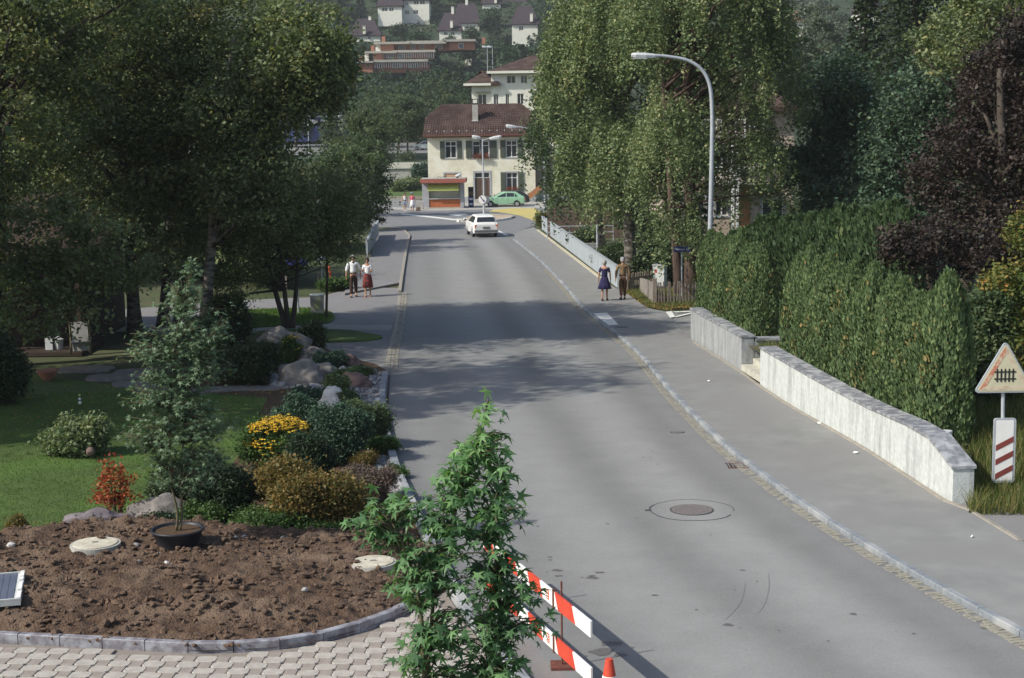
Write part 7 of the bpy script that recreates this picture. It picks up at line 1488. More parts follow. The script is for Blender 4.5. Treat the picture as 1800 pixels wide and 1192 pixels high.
# --- thuja hedges
def thuja_mesh(seed, h, r_, n, m_leaf, size=.10):
    s = np.random.RandomState(seed); z = s.uniform(0, 1, n) ** .9; a = s.uniform(0, 2 * math.pi, n)
    lob = 1 + .10 * np.sin(a * 3 + seed + 5 * z) + .07 * np.sin(z * 13 + seed + 2 * a) + .07 * np.sin(a * 7 + 2 * seed - 9 * z) + s.normal(0, .05, n)
    prof = np.where(z < .6, 1 - .12 * z, (1 - .12 * .6) * np.clip(1 - ((z - .6) / .42) ** 1.6, 0, 1) ** .75); rr = r_ * prof * lob * (1 - .42 * s.uniform(0, 1, n) ** 2)
    pts = np.stack([rr * np.cos(a), rr * np.sin(a), z * h + s.normal(0, .03, n)], 1)
    out = np.stack([np.cos(a), np.sin(a), np.full(n, .25)], 1) + s.normal(0, .45, (n, 3)); tang = np.stack([-np.sin(a), np.cos(a), np.zeros(n)], 1) + s.normal(0, .6, (n, 3))
    upv = np.stack([np.cos(a) * .35, np.sin(a) * .35, np.ones(n)], 1) + s.normal(0, .25, (n, 3)); upv /= np.linalg.norm(upv, axis=1)[:, None]; tang -= upv * (tang * upv).sum(1)[:, None]; tang /= np.linalg.norm(tang, axis=1)[:, None]
    sz = size * s.uniform(.7, 1.4, n)[:, None]; V_ = np.stack([pts + upv * sz * .8, pts + tang * sz * .32, pts - upv * sz * .5, pts - tang * sz * .32], 1).reshape(-1, 3)
    pat = np.sin(pts[:, 2] * 5 + seed) * np.sin(a * 4 + seed * 3); tone = np.clip(s.normal(.33, .14, n) + .08 * pat, 0, 1); br = (s.uniform(0, 1, n) < .008 + .22 * (np.sin(pts[:, 2] * 2.1 + seed * 1.7) * np.sin(a * 1.5 + seed * 3) > .80)); tone[br] = s.uniform(.8, 1, br.sum())
    return quads('foliage', V_, m_leaf, tone, 'mesh')
tm_ = [thuja_mesh(k, 1.0 * 3, .50, 9000, l_thuja, .078) for k in range(6)]; tm2 = [thuja_mesh(20 + k, 3, .55, 4200, l_thuja2, .12) for k in range(4)]
q = MB(); q.tube([(0, 0, -.2), (0, 0, 1.5), (0, 0, 2.7)], [.07, .05, .01], 7); stemm = q.mesh('stem', m_bark)
def thuja(x, y, z, h, wd, ms, k, label, group):
    t = thing('thuja', label, 'hedge conifer', (x, y, z), (k * 2.1) % 6.28, group); o = link('foliage', ms[k % len(ms)], t); o.scale = (wd, wd, h / 3); o = link('stem', stemm, t); o.scale = (1, 1, h / 3)
VT = [(1240, 420), (1260, 405), (1290, 415), (1330, 418), (1345, 430), (1375, 418), (1400, 428), (1440, 450), (1500, 478), (1560, 492), (1580, 505), (1620, 500), (1660, 508), (1700, 500), (1730, 508), (1760, 520)]
def topz(x, y, z): u, v = proj((x, y, z + 2)); vt = float(np.interp(u, [a[0] for a in VT], [a[1] for a in VT])); return P(u, vt, y).z, u
row = []
for Q_, o_, s0, s1 in ((Q2, o2, -.6, .3), (Q1, o1, .3, 1.3)):
    A_ = Q_[0][0] + o_; Bq = Q_[-1][0] + o_; L_ = (Bq - A_).length; d_ = s0 if Q_ is Q2 else .5
    while d_ < L_ - (.6 if Q_ is Q2 else 2.4):
        f = max(0, min(1, d_ / L_)) * (len(Q_) - 1); i = min(int(f), len(Q_) - 2); p = Q_[i][0].lerp(Q_[i + 1][0], f - i) + o_; t_ = (Bq - A_).normalized()
        if d_ < 0: p = A_ + t_ * d_
        n_ = Q_[i][2]; offn = .98 if Q_ is Q1 else .85
        row.append(p + n_ * (offn + rnd.uniform(-.08, .08))); d_ += .80
row.sort(key=lambda p: -p.y)
for k, p in enumerate(row):
    z = max(.3, terz(p.x, p.y)) - .05; zt_, u = topz(p.x, p.y, z); h = max(1.6, zt_ - z + rnd.uniform(-.25, .32)); nm_ = ORD[k] if k < 20 else 'number %d' % (k + 1)
    thuja(p.x, p.y, z, h, .98 * rnd.uniform(.92, 1.12), tm_, k, '%s thuja of the front hedge counted from the street lamp' % (nm_ if k < 20 else ['twenty first', 'twenty second', 'twenty third', 'twenty fourth', 'twenty fifth', 'twenty sixth', 'twenty seventh', 'twenty eighth', 'twenty ninth', 'thirtieth', 'thirty first', 'thirty second'][k - 20]), 'thujas of the front hedge above the garden wall')
for k in range(15):
    f = k / 14; u = 1268 + (1590 - 1268) * f; Y = 52 - 9 * f; p = P(u, 450, Y); z = .85; vt = np.interp(u, [1268, 1330, 1400, 1450, 1500, 1560, 1600], [415, 380, 372, 368, 360, 352, 372]) + rnd.uniform(-8, 8); h = P(u, vt, Y).z - z
    thuja(p.x, Y, z - .1, h, 1.25, tm2, k, '%s thuja of the taller back hedge counted from the left' % ORD[k], 'thujas of the taller back hedge')
for k, (u, v, h, wd, lb) in enumerate([(1250, 520, 1.7, .8, 'yellowing low thuja bush at the foot of the street lamp'), (1318, 575, 1.5, .9, 'yellowish round thuja bush between the two garden walls')]):
    p = G(u, v, .9); t = thing('thuja_bush', lb, 'shrub', (p.x + .5, p.y, .5)); pts, tone, _ = ell_pts([(0, 0, h * .5, wd * .55, wd * .5, h * .55)], 90, 30, .12, .5); quads('foliage', leaves(pts, .085, .3, .4), l_yellowing, tone, t); mb = MB(); mb.tube([(0, 0, -.3), (0, 0, h * .7)], [.04, .02], 6); mb.build('stem', m_bark, t)
# --- hillside woods
def hmesh(kind, k):
    if kind == 'c':
        n = 1500; s = np.random.RandomState(k); z = s.uniform(0, 1, n) ** 1.1; a = s.uniform(0, 6.283, n); r_ = .26 * (1 - z) * (.75 + .35 * np.sin(z * 40)) * (1 - .4 * s.uniform(0, 1, n) ** 2) + .01
        pts = np.stack([r_ * np.cos(a), r_ * np.sin(a), .08 + .92 * z], 1); tone = np.clip(s.normal(.45, .25, n), 0, 1); me = quads('crown', leaves(pts, .055, .3, .5), l_hilld, tone, 'mesh')
    else:
        els = [(0, 0, .6, .34, .34, .38)] + [(rnd.uniform(-.2, .2), rnd.uniform(-.2, .2), rnd.uniform(.4, .78), .22, .22, .2) for _ in range(4)]
        pts, tone, _ = ell_pts(els, 90, 22, .06, .55); me = quads('crown', leaves(pts, .062, .5, .7), l_hill, tone, 'mesh')
    return me
hm = {'c': [hmesh('c', k) for k in range(3)], 'b': [hmesh('b', k) for k in range(5)]}
q = MB(); q.tube([(0, 0, -.05), (0, 0, .6)], [.02, .01], 6); htr = q.mesh('trunk', m_bark)
boxes = [(612, 668, 30, 72, 430), (768, 812, 20, 64, 420), (800, 842, 4, 36, 440), (705, 756, -5, 28, 450), (662, 706, -5, 20, 446), (848, 925, -10, 12, 470), (895, 945, 15, 58, 410), (627, 836, 66, 124, 362), (816, 830, 93, 112, 340), (1390, 1413, 16, 44, 425), (1506, 1549, -5, 40, 425), (850, 870, 80, 108, 322)]
placed = []
def hilltree(x, y, h, kind, label, group, wd=1.0):
    z = terr(x, y) - .2; i = rnd.randrange(len(hm[kind])); t = thing('conifer' if kind == 'c' else 'broadleaf_tree', label, 'tree', (x, y, z), rnd.uniform(0, 6.28), group)
    for nm, me in (('crown', hm[kind][i]), ('trunk', htr)): o = link(nm, me, t); o.scale = (h * wd, h * wd, h)
    placed.append((x, y, h))
def tryhill(u, Y, h, kind, label, group, mind=.35, cover=.25):
    x = P(u, 300, Y).x; z = terr(x, Y); ut, vt = proj((x, Y, z + h)); ub, vb = proj((x, Y, z)); hw = h * .28 * FP / Y
    for (a, b_, c_, d_, yb_) in boxes:
        if Y < yb_ + 8:
            ou = min(ut + hw, b_) - max(ut - hw, a); ov_ = min(vb, d_) - max(vt, c_)
            if ou > 1 and ov_ > (d_ - c_) * cover * .55: return False
    for (px, py, ph) in placed:
        if math.hypot(px - x, py - Y) < mind * (h + ph) * .5: return False
    hilltree(x, Y, h, kind, label, group); return True
nH = 0
for tr_ in range(5200):
    Y = 268 + 330 * rnd.random() ** 1.25
    u = rnd.uniform(500, 985) if rnd.random() < .80 else rnd.uniform(1350, 1620)
    kind = 'c' if rnd.random() < .34 else 'b'; h = rnd.uniform(6, 12.5) if kind == 'b' else rnd.uniform(8, 15)
    if Y > 340: h *= .85
    if tryhill(u, Y, h, kind, 'dark conifer among the woods on the hillside' if kind == 'c' else 'green broadleaf tree among the woods on the hillside', 'conifers on the hillside' if kind == 'c' else 'broadleaf trees on the hillside'): nH += 1
    if nH > 330: break
# low scrub covering the meadow between them
pts = []
for k in range(26000):
    Y = 262 + 340 * rnd.random(); u = rnd.uniform(480, 1000) if rnd.random() < .8 else rnd.uniform(1340, 1640); x = P(u, 300, Y).x; 
    z = terr(x, Y); hh = 1.6 * max(0, noise.noise(Vector((x * .06, Y * .06, 3))) + .35); pts.append((x, Y, z + rnd.random() * hh))
pts = np.array(pts); o = quads('hillside_scrub', leaves(pts, 1.0, .8, .7), l_hill, nr.uniform(0, 1, len(pts))); stuff(o, 'low green scrub covering the slope between the hillside trees', 'scrub')
p = P(773, 100, 338); tryhill(772, 332, 9, 'c', 'slim dark conifer standing in front of the terraced flats', None, 0, 9)
x = P(745, 100, 333).x; t = thing('purple_tree', 'small dark purple tree in front of the terraced flats', 'tree', (x, 333, terr(x, 333))); pts, tone, _ = ell_pts([(0, 0, 2.6, 2.0, 1.6, 1.6)], 60, 20, .4, .5); quads('crown', leaves(pts, .35), l_copper, tone, t); mb = MB(); mb.tube([(0, 0, 0), (0, 0, 2)], .12, 6); mb.build('trunk', m_bark, t)
x = P(790, 100, 333).x; t = thing('yellow_green_bush', 'yellow green bush right of the purple tree on the hillside', 'bush', (x, 333, terr(x, 333))); pts, tone, _ = ell_pts([(0, 0, 1.6, 1.4, 1.2, 1.4)], 40, 20, .35, .5); quads('crown', leaves(pts, .32), l_birchR, tone, t); mb = MB(); mb.tube([(0, 0, 0), (0, 0, 1)], .1, 6); mb.build('stem', m_bark, t)
# mid distance trees between the cream house and the slope
lm2 = l_mid
MT = [(612, 262, 150, 'd'), (560, 262, 140, 'd'), (650, 236, 132, 'g'), (690, 250, 118, 'd'), (735, 244, 124, 'd'), (700, 225, 145, 'g'), (760, 232, 148, 'g'), (790, 252, 128, 'g'), (800, 224, 155, 'g'), (828, 250, 122, 'd'), (640, 205, 165, 'g'), (520, 240, 120, 'd'), (770, 262, 112, 'd'), (670, 262, 118, 'd'), (860, 262, 118, 'd'), (905, 255, 100, 'd'), (585, 225, 200, 'g')]
for i, (u, Y, vt, kd_) in enumerate(MT):
    x = P(u, 250, Y).x; z = terr(x, Y); h = P(u, vt, Y).z - z; b = (x, Y, z)
    if u == 585: h *= .9
    r_ = h * .33; els = [(0, 0, h * .58, r_, r_, h * .40), (r_ * .5, -r_ * .3, h * .45, r_ * .7, r_ * .6, h * .25), (-r_ * .5, -r_ * .2, h * .62, r_ * .6, r_ * .6, h * .22)]
    tree('park_tree', ['', ''][0] + ('%s of the leafy trees behind the junction, counted from the left' % ORD[sorted(m_[0] for m_ in MT).index(u)]), b, els, l_mid if kd_ == 'g' else l_hill, 230, 36, .6, .30, m_bark, .2, nl=8, group='leafy trees behind the junction')
for (u, Y, uc, vc, ru, rv, lb) in [(717, 197, 712, 208, 42, 40, 'round green tree with visible trunk on the grass slope left of the cream house'), (668, 200, 668, 225, 34, 45, 'round green tree left of the one with the visible trunk')]:
    b = (P(u, 270, Y).x, Y, 3.5); tree('round_tree', lb, b, [E(uc, vc, Y, ru, rv, 3, b)], l_mid, 330, 36, .5, .26, m_bark, .14, nl=10)
# bushes by the retaining wall, lawn and kiosk
def shrub(name, label, u, v, ru, hpx, ml_, size, dens=1.0, z=0.0, up=.4, asp=.6, cat='shrub', shell=.45, dy=None, extra=(), group=None, stem=m_stem, hang=0):
    p = G(u, v, z); k = math.hypot(p.y, HC) / FP; r_ = ru * k; h = hpx * k; dy = dy or r_ * .8; t = thing(name, label, cat, (p.x, p.y + dy * .6, z), 0, group)
    els = [(0, 0, h * .55, r_, dy, h * .48)] + [(a * r_, b_ * dy, c_ * h, d_ * r_, d_ * dy, e_ * h) for a, b_, c_, d_, e_ in extra]
    rs_ = random.Random(int(u * 7 + v)); els[0] = (0, 0, h * .42, r_ * .78, dy * .8, h * .38)
    for _q in range(7): a_ = rs_.uniform(0, 6.28); q_ = rs_.uniform(.35, .85); s_ = rs_.uniform(.22, .42); els.append((r_ * q_ * math.cos(a_), dy * q_ * math.sin(a_), h * rs_.uniform(.3, .78), r_ * s_, dy * s_, h * s_ * .8))
    n = max(12, int(900 * dens * (r_ * h) / (size * size) / 100)); pts, tone, C_ = ell_pts(els, n, 24, max(size * 1.2, r_ * .14), shell); kk = pts[:, 2] > .01; quads('foliage', leaves(pts[kk], size, up, asp, .35, hang), ml_, tone[kk], t)
    mb = MB()
    for c in C_[:: max(1, len(C_) // 9)][:9]: mb.tube([(c[0] * .1, c[1] * .1, -.03), (c[0] * .5, c[1] * .5, c[2] * .55), (c[0], c[1], c[2])], [.018, .012, .005], 5)
    mb.build('stems', stem, t); return t
for i, (u, v, ru, hp_, ml_, lb) in enumerate([(700, 337, 16, 22, l_birchR, 'pale green bush left in front of the retaining wall'), (725, 336, 15, 24, l_birchR, 'pale green bush right in front of the retaining wall'), (742, 334, 15, 45, l_pine, 'grey green conifer bush at the left corner of the cream house'), (713, 288, 14, 14, l_mid, 'small bush on the grass above the retaining wall')]):
    if i < 3: shrub('bush', lb, u, v, ru, hp_, ml_, .2)
    else:
        p = P(u, 282, 195); t = thing('bush', lb, 'shrub', (p.x, 195, 3.4)); pts, tone, _ = ell_pts([(0, 0, .7, 1.2, 1, .8)], 40, 24, .25); quads('foliage', leaves(pts, .2), ml_, tone, t); mb = MB(); mb.tube([(0, 0, 0), (0, 0, .6)], .05, 5); mb.build('stems', m_bark, t)
shrub('bush', 'straggly yellowish bush at the far end of the right parapet', 953, 400, 7, 32, l_yellowing, .12, 1.4)
shrub('bush', 'green bush behind the right parapet beside the bright birch trunk', 1075, 478, 34, 50, l_mid, .11)
shrub('bush', 'green bush behind the parapet near the steel post', 1030, 425, 20, 25, l_mid, .13)
shrub('bush', 'dark green shrub under the reddish birch trunk behind the fence', 1190, 500, 60, 60, l_dark, .12)
shrub('bush', 'light green bushy plants beside the orange post', 590, 512, 28, 22, l_cover, .10)
shrub('bush', 'yellowish ivy like shrub left of the street lamp foot', 1238, 528, 14, 60, l_yellowing, .08)
# the garden bed
shrub('leafy_shrub', 'rounded yellowish green shrub alone on the lawn', 132, 806, 52, 72, l_birchR, .085, 1.3)
t = shrub('red_shrub', 'sparse shrub with rust red leaves in front of the purplish boulder', 200, 928, 48, 135, l_redleaf, .065, .045, shell=.1)
shrub('dwarf_conifer', 'dark dwarf conifer behind the potted tree', 300, 892, 45, 75, l_dark, .06, 1.3)
shrub('pine_shrub', 'dark green mountain pine right of the potted tree', 392, 922, 58, 115, l_pined, .075, 1.3, asp=.3, extra=[(-.4, 0, .8, .35, .3), (.45, 0, .5, .5, .3)])
shrub('pine_shrub', 'bluish mountain pine at the left behind the yellow flowers', 520, 795, 42, 105, l_pine, .075, 1.3, asp=.3, extra=[(-.5, 0, .4, .5, .3)])
shrub('pine_shrub', 'bluish mountain pine in the middle right of the yellow flowers', 596, 822, 50, 105, l_pine, .075, 1.3, asp=.3)
shrub('pine_shrub', 'greenish spreading pine beside the gravel strip', 638, 792, 38, 92, l_mid, .07, 1.2, asp=.35)
shrub('pine_shrub', 'dark pine directly in front of the yellow flowers', 548, 850, 42, 95, l_pined, .075, 1.4, asp=.3)
def flowers(label, u, v, ru, hpx, dens):
    t = shrub('yellow_flowers', label, u, v, ru, hpx, l_cover, .07, .5, cat='flowers'); p = t.location; k = math.hypot(p.y, HC) / FP; r_ = ru * k; h = hpx * k; n = int(dens)
    a = nr.uniform(0, 6.283, n); rr = np.sqrt(nr.uniform(0, 1, n)); x = r_ * rr * np.cos(a); y = r_ * .85 * rr * np.sin(a); z = h * (.62 + .42 * np.sqrt(np.clip(1 - rr ** 2, 0, 1))) + nr.normal(0, .03, n) - h * .18 * (rr > .85)
    pts = []; 
    for i in range(n):
        m = 9
        for q_ in range(m): th = 6.283 * q_ / m; pts.append((x[i] + .026 * math.cos(th), y[i] + .026 * math.sin(th), z[i]))
    quads('blossoms', leaves(np.array(pts), .045, 1.5, .6), l_yflower, nr.uniform(0, 1, n * 9), t)
    mb = MB(); [mb.cyl((x[i], y[i], z[i] - .005), .013, .022, 6) for i in range(0, n, 1)]; o = mb.build('flower_centres', m_door, t); o['kind'] = 'stuff'
flowers('large clump of yellow coneflowers in the middle of the planting bed', 488, 828, 62, 84, 620)
flowers('smaller clump of yellow coneflowers peeping out right behind the dark pine', 572, 815, 20, 60, 90)
flowers('tiny group of yellow flowers on top of the big grey boulder', 512, 640, 22, 46, 36)
shrub('brown_shrub', 'wide shrub with brownish yellow seed heads at the front of the bed', 545, 938, 85, 105, l_brown, .06, 1.0, extra=[(-.6, .5, .8, .5, .3), (.6, 0, .5, .5, .35)])
shrub('brown_shrub', 'smaller brownish shrub left behind the wide one', 468, 880, 42, 60, l_brown, .06, 1.0)
shrub('ground_cover', 'fresh green low plants at the front edge of the bed left of the sapling', 460, 950, 70, 42, l_cover, .055, 1.2, cat='low plants'); shrub('ground_cover', 'low green plants in the middle of the front edge of the bed', 560, 955, 50, 30, l_cover, .055, 1.2, cat='low plants')
shrub('ground_cover', 'grassy green plants between boulder and dark pine', 355, 935, 40, 45, l_cover, .055, 1.2, cat='low plants'); shrub('ground_cover', 'green creeping plant hanging over the gravel strip by the kerb', 672, 800, 26, 28, l_cover, .05, 1.2, cat='low plants'); shrub('ground_cover', 'flat green creeping plant near the lower end of the gravel strip', 688, 845, 24, 20, l_cover, .05, 1.2, cat='low plants')
shrub('heather', 'greyish pink heather at the right end of the planting bed', 645, 888, 44, 66, l_heather, .045, 1.2, asp=.4); shrub('heather', 'pale green tufted plant above the greyish pink heather', 640, 825, 22, 30, l_brown, .045, 1.2, asp=.3)
shrub('dwarf_conifer', 'small bright green conifer in front of the reddish boulder', 592, 708, 17, 52, l_thuja, .06, 1.4); shrub('dwarf_conifer', 'second small green conifer right of the bright green one', 612, 722, 16, 36, l_thuja2, .06, 1.4); shrub('creeping_juniper', 'dark green mat of juniper spilling over the stones', 622, 668, 32, 18, l_thuja2, .06, 1.4)
shrub('dark_shrub', 'dark shrub left of the two grey boulders', 428, 680, 52, 75, l_dark, .075, 1.2); shrub('dark_shrub', 'dark bush with glossy leaves right on top of the big boulder', 543, 628, 24, 60, l_dark, .075, 1.3); shrub('dark_shrub', 'low bluish green shrub right of the big boulder', 582, 648, 30, 28, l_pine, .07, 1.2); shrub('dark_shrub', 'tall dark shrub left of the far rock in the shade', 392, 610, 40, 85, l_dark, .09, 1.1)
shrub('dark_shrub', 'light green leafy shrub behind the dark shrub by the boulders', 360, 650, 36, 90, l_mid, .085, 1.1); shrub('dark_shrub', 'dark laurel shrub at the left edge of the shaded lawn', -10, 715, 60, 130, l_dark, .10, 1.1); shrub('dark_shrub', 'grey green plants at the foot of the bluish pines', 545, 712, 40, 26, l_pine, .06, 1.2)
shrub('flowering_plant', 'low plants with small purple flowers in front of the purplish boulder', 232, 940, 30, 26, l_purple, .04, 1.0, cat='flowers'); shrub('flowering_plant', 'dark tufts left of the rust red shrub', 165, 935, 22, 28, l_pined, .05, 1.0, cat='low plants'); shrub('dry_plant', 'small dry brown plant at the near left edge of the lawn', 28, 945, 13, 38, l_brown, .04, .8, cat='low plants')
shrub('flowering_plant', 'dark green tufts between rust red shrub and the potted tree', 275, 935, 26, 30, l_pined, .05, 1.0, cat='low plants')
# boulders and stones
def boulder(label, u, v, ru, hpx, m, seed, z=0, asp=.8, name='boulder', rz=None, cat='boulder', group=None):
    p = G(u, v, z); k = math.hypot(p.y, HC) / FP; r_ = ru * k; h = hpx * k; o = link(name, rock_mesh(name, m, seed, 4 if ru > 20 else (3 if ru > 9 else 2), .34), None, (p.x, p.y + r_ * asp * .7, z + h * .22)); o.scale = (r_, r_ * asp, h * .72); o.rotation_euler.z = seed * .0 + (rz or 0); tag(o, label, cat, group); return o
boulder('big grey brown boulder behind the planting bed', 488, 636, 52, 58, m_rock, 1); boulder('lower brown shoulder of rock right of the big boulder', 545, 640, 30, 34, m_rock, 2); boulder('rounded grey boulder in front of the big one', 525, 678, 42, 46, m_rock, 3); boulder('pale grey boulder right of the rounded one', 568, 668, 28, 28, m_rock, 4)
boulder('brown boulder near the driveway edge', 607, 645, 22, 22, m_rockred, 5); boulder('reddish flat boulder beside the gravel strip', 622, 684, 30, 28, m_rockred, 6); boulder('flat brown rock at the top of the gravel strip', 648, 660, 20, 12, m_rock, 7); boulder('white rock among the shrubs', 584, 722, 26, 40, m_rockwhite, 8); boulder('round pale rock in the shade at the far side of the garden', 398, 548, 16, 26, m_rock, 9)
boulder('long purplish boulder lying behind the red shrub', 165, 938, 55, 44, m_rockpurple, 10, asp=.5, rz=.2); boulder('long grey boulder left of the potted tree', 280, 925, 55, 52, m_rock, 11, asp=.5, rz=.1); boulder('flat grey rock at the left edge between lawn and soil', 14, 970, 24, 22, m_rock, 12); boulder('flat pale rock on the edge between lawn and soil', 78, 958, 26, 10, m_rockwhite, 13)
boulder('flat pale stone at the front edge of the bed behind the sapling', 655, 945, 26, 10, m_rockwhite, 14); boulder('white stone lying on the gravel strip halfway down', 664, 712, 9, 13, m_rockwhite, 15); boulder('white stone just below the other white one on the gravel strip', 664, 727, 9, 11, m_rockwhite, 16); boulder('small pale stone in the creeping plants near the kerb', 664, 824, 9, 7, m_rockwhite, 17)
boulder('bluish grey stone left of the rounded boulder', 474, 666, 11, 12, m_pebble, 18); boulder('small white grey stone near the rounded boulder', 484, 678, 9, 9, m_pebble, 19)
gs = XY([(600, 650), (640, 650), (680, 658), (677, 700), (683, 765), (697, 822), (713, 868), (692, 876), (655, 800), (640, 740), (610, 705), (560, 690), (480, 682), (490, 665)], 0)
gx0, gx1, gy0, gy1 = min(p[0] for p in gs), max(p[0] for p in gs), min(p[1] for p in gs), max(p[1] for p in gs)
pm_ = [rock_mesh('stone', mm, 40 + k, 2, .35) for k, mm in enumerate((m_pebble, m_pebble, m_rockwhite, m_rock, m_rockpurple, m_pebble))]
n_ = 0; ss = []
while n_ < 150:
    x, y = rnd.uniform(gx0, gx1), rnd.uniform(gy0, gy1)
    if not inpoly(x, y, gs): continue
    s = rnd.uniform(.07, .17)
    if any(math.hypot(a - x, b_ - y) < (s + c_) * .8 for a, b_, c_ in ss): 
        n_ += .2; continue
    ss.append((x, y, s)); o = link('stone', pm_[rnd.randrange(6)], None, (x, y, .01 + s * .22)); o.scale = (s, s * rnd.uniform(.65, 1), s * rnd.uniform(.5, .8)); o.rotation_euler.z = rnd.uniform(0, 6.28); tag(o, 'fist to head sized stone in the gravel strip along the left kerb', 'stone', 'stones in the gravel strip along the left kerb'); n_ += 1
base = []
for k in range(4):
    m_ = rock_mesh('tmp', m_pebble, 90 + k, sub=1, rough=.5); base.append((np.array([v_.co[:] for v_ in m_.vertices]), [tuple(p.vertices) for p in m_.polygons])); bpy.data.meshes.remove(m_)
Vc = []; Fc = []; nb = 0
for k in range(5200):
    x, y = rnd.uniform(gx0, gx1), rnd.uniform(gy0, gy1)
    if not inpoly(x, y, gs): continue
    s = rnd.uniform(.02, .06); bv, bf = base[k % 4]; v2 = bv * s * np.array([1, rnd.uniform(.7, 1), .6]) + np.array([x, y, .015 + s * .2]); Vc.append(v2); Fc += [tuple(i + nb for i in f) for f in bf]; nb += len(v2)
me = bpy.data.meshes.new('pebbles'); me.from_pydata(np.concatenate(Vc).tolist(), [], Fc); me.materials.append(m_pebble); stuff(link('pebbles', me), 'small grey pebbles between the larger stones of the strip', 'gravel')
# little garden things
p = G(141, 716); t = thing('garden_stake', 'thin garden stake with white and yellow tip on the shaded lawn', 'stake', (p.x, p.y, 0)); mb = MB(); mb.tube([(0, 0, 0), (0, 0, .3)], .01, 5); mb.build('stick', m_stem, t)
for z, r_, mm in ((.12, .045, m_boardwhite), (.22, .035, m_boardwhite), (.32, .03, m_awning)): ellip('bead', (0, 0, z), (r_, r_, r_), mm, t, 6)
p = G(160, 808); t = thing('terracotta_ball', 'brown terracotta ball on a short stick behind the red shrub', 'garden ornament', (p.x, p.y, 0)); mb = MB(); mb.tube([(0, 0, 0), (0, 0, .12)], .015, 5); mb.build('stick', m_stem, t); ellip('ball', (0, 0, .18), (.10, .10, .10), m_rockred, t, 8)
p = G(84, 668); t = thing('terracotta_bowl', 'terracotta bowl on the dark ground at the edge of the shaded terrace', 'bowl', (p.x, p.y, 0)); mb = MB(); mb.tube([(0, 0, 0), (0, 0, .08), (0, 0, .28)], [.14, .2, .30], 18); mb.build('bowl_body', m_brick, t); mb = MB(); mb.tube([(0, 0, .26), (0, 0, .29)], [.315, .315], 18); mb.build('rim', m_brick, t)
# --- grass and fallen leaves
def blades(name, poly, n, h, wd, ml_, zf, label, cat='grass', pred=None):
    x0, x1, y0_, y1_ = min(p[0] for p in poly), max(p[0] for p in poly), min(p[1] for p in poly), max(p[1] for p in poly); P_ = []
    while len(P_) < n:
        x, y = rnd.uniform(x0, x1), rnd.uniform(y0_, y1_)
        if not inpoly(x, y, poly): n -= .3; continue
        if pred and not pred(x, y): n -= .3; continue
        P_.append((x, y, zf(x, y)))
    P_ = np.array(P_); n = len(P_); a = nr.uniform(0, 6.283, n); hh = h * nr.uniform(.5, 1.3, n); d = np.stack([np.cos(a), np.sin(a), np.zeros(n)], 1) * wd; ln = np.stack([nr.normal(0, .35, n) * hh, nr.normal(0, .35, n) * hh, hh], 1)
    V_ = np.stack([P_ - d, P_ + d, P_ + ln], 1).reshape(-1, 3); o = quads(name, V_, ml_, nr.uniform(0, 1, n), None, None, 3); return stuff(o, label, cat)
lawnp = XY([(-60, 700), (120, 690), (450, 692), (480, 760), (420, 790), (380, 860), (330, 905), (330, 935), (130, 940), (0, 955), (-60, 960)])
blades('lawn_grass', lawnp, 60000, .035, .006, l_green, lambda x, y: 0, 'short mown grass of the garden lawn')
gp = [(wx(y) + .45, y) for y in np.linspace(edge[0][1], edge[-1][1] - 1, 20)]; gp2 = [(x + 3.2, y) for x, y in gp[::-1]]
blades('rough_grass', gp + gp2, 26000, .20, .010, l_grass, lambda x, y: terz(x, y), 'long dry grass growing between garden wall and hedge')
gp = XY([(1700, 892), (1712, 840), (1700, 800), (1670, 770), (1760, 700), (1900, 700), (2000, 860), (1900, 905), (1800, 893)], .2); blades('tall_grass', gp, 26000, .34, .012, l_grass, lambda x, y: max(.05, terz(x, y) if x > wx(y) else .05), 'tall mixed grass around the foot of the level crossing sign')
blades('verge_grass', XY([(1075, 497), (1103, 516), (1137, 539), (1180, 541), (1260, 536), (1260, 505), (1160, 500)], .05), 9000, .12, .014, l_grass, lambda x, y: .05, 'rough grass around the picket fence')
blades('verge_grass', XY([(415, 545), (545, 542), (586, 556), (575, 566), (460, 573), (415, 575)], .06), 5000, .10, .014, l_green, lambda x, y: .06, 'short grass of the upper verge by the left drive')
blades('bed_grass', XY([(330, 950), (600, 958), (720, 962), (700, 940), (560, 940), (330, 925)], .0), 6000, .11, .008, l_cover, lambda x, y: .0, 'thin grass along the back edge of the soil bed')
def scatter(name, poly, n, size, ml_, z, label):
    x0, x1, y0_, y1_ = min(p[0] for p in poly), max(p[0] for p in poly), min(p[1] for p in poly), max(p[1] for p in poly); P_ = []
    for _ in range(n):
        x, y = rnd.uniform(x0, x1), rnd.uniform(y0_, y1_)
        if inpoly(x, y, poly): P_.append((x, y, z + rnd.random() * .02))
    o = quads(name, leaves(np.array(P_), size, 3, .7), ml_, nr.uniform(0, 1, len(P_))); return stuff(o, label, 'fallen leaves')
scatter('fallen_leaves', XY([(-20, 700), (150, 672), (300, 690), (480, 692), (470, 720), (200, 760), (0, 770)]), 1500, .055, l_fall, .025, 'yellow and brown fallen leaves on the shaded part of the lawn')
scatter('fallen_leaves', XY([(1080, 503), (1103, 519), (1137, 543), (1180, 545), (1216, 544), (1216, 536), (1140, 533), (1095, 505)], .06), 2600, .07, l_fall, .07, 'yellow fallen leaves along the pavement edge by the picket fence')
scatter('fallen_leaves', XY([(440, 682), (620, 690), (600, 700), (440, 692)]), 500, .06, l_fall, .02, 'rusty fallen leaves under the boulders')
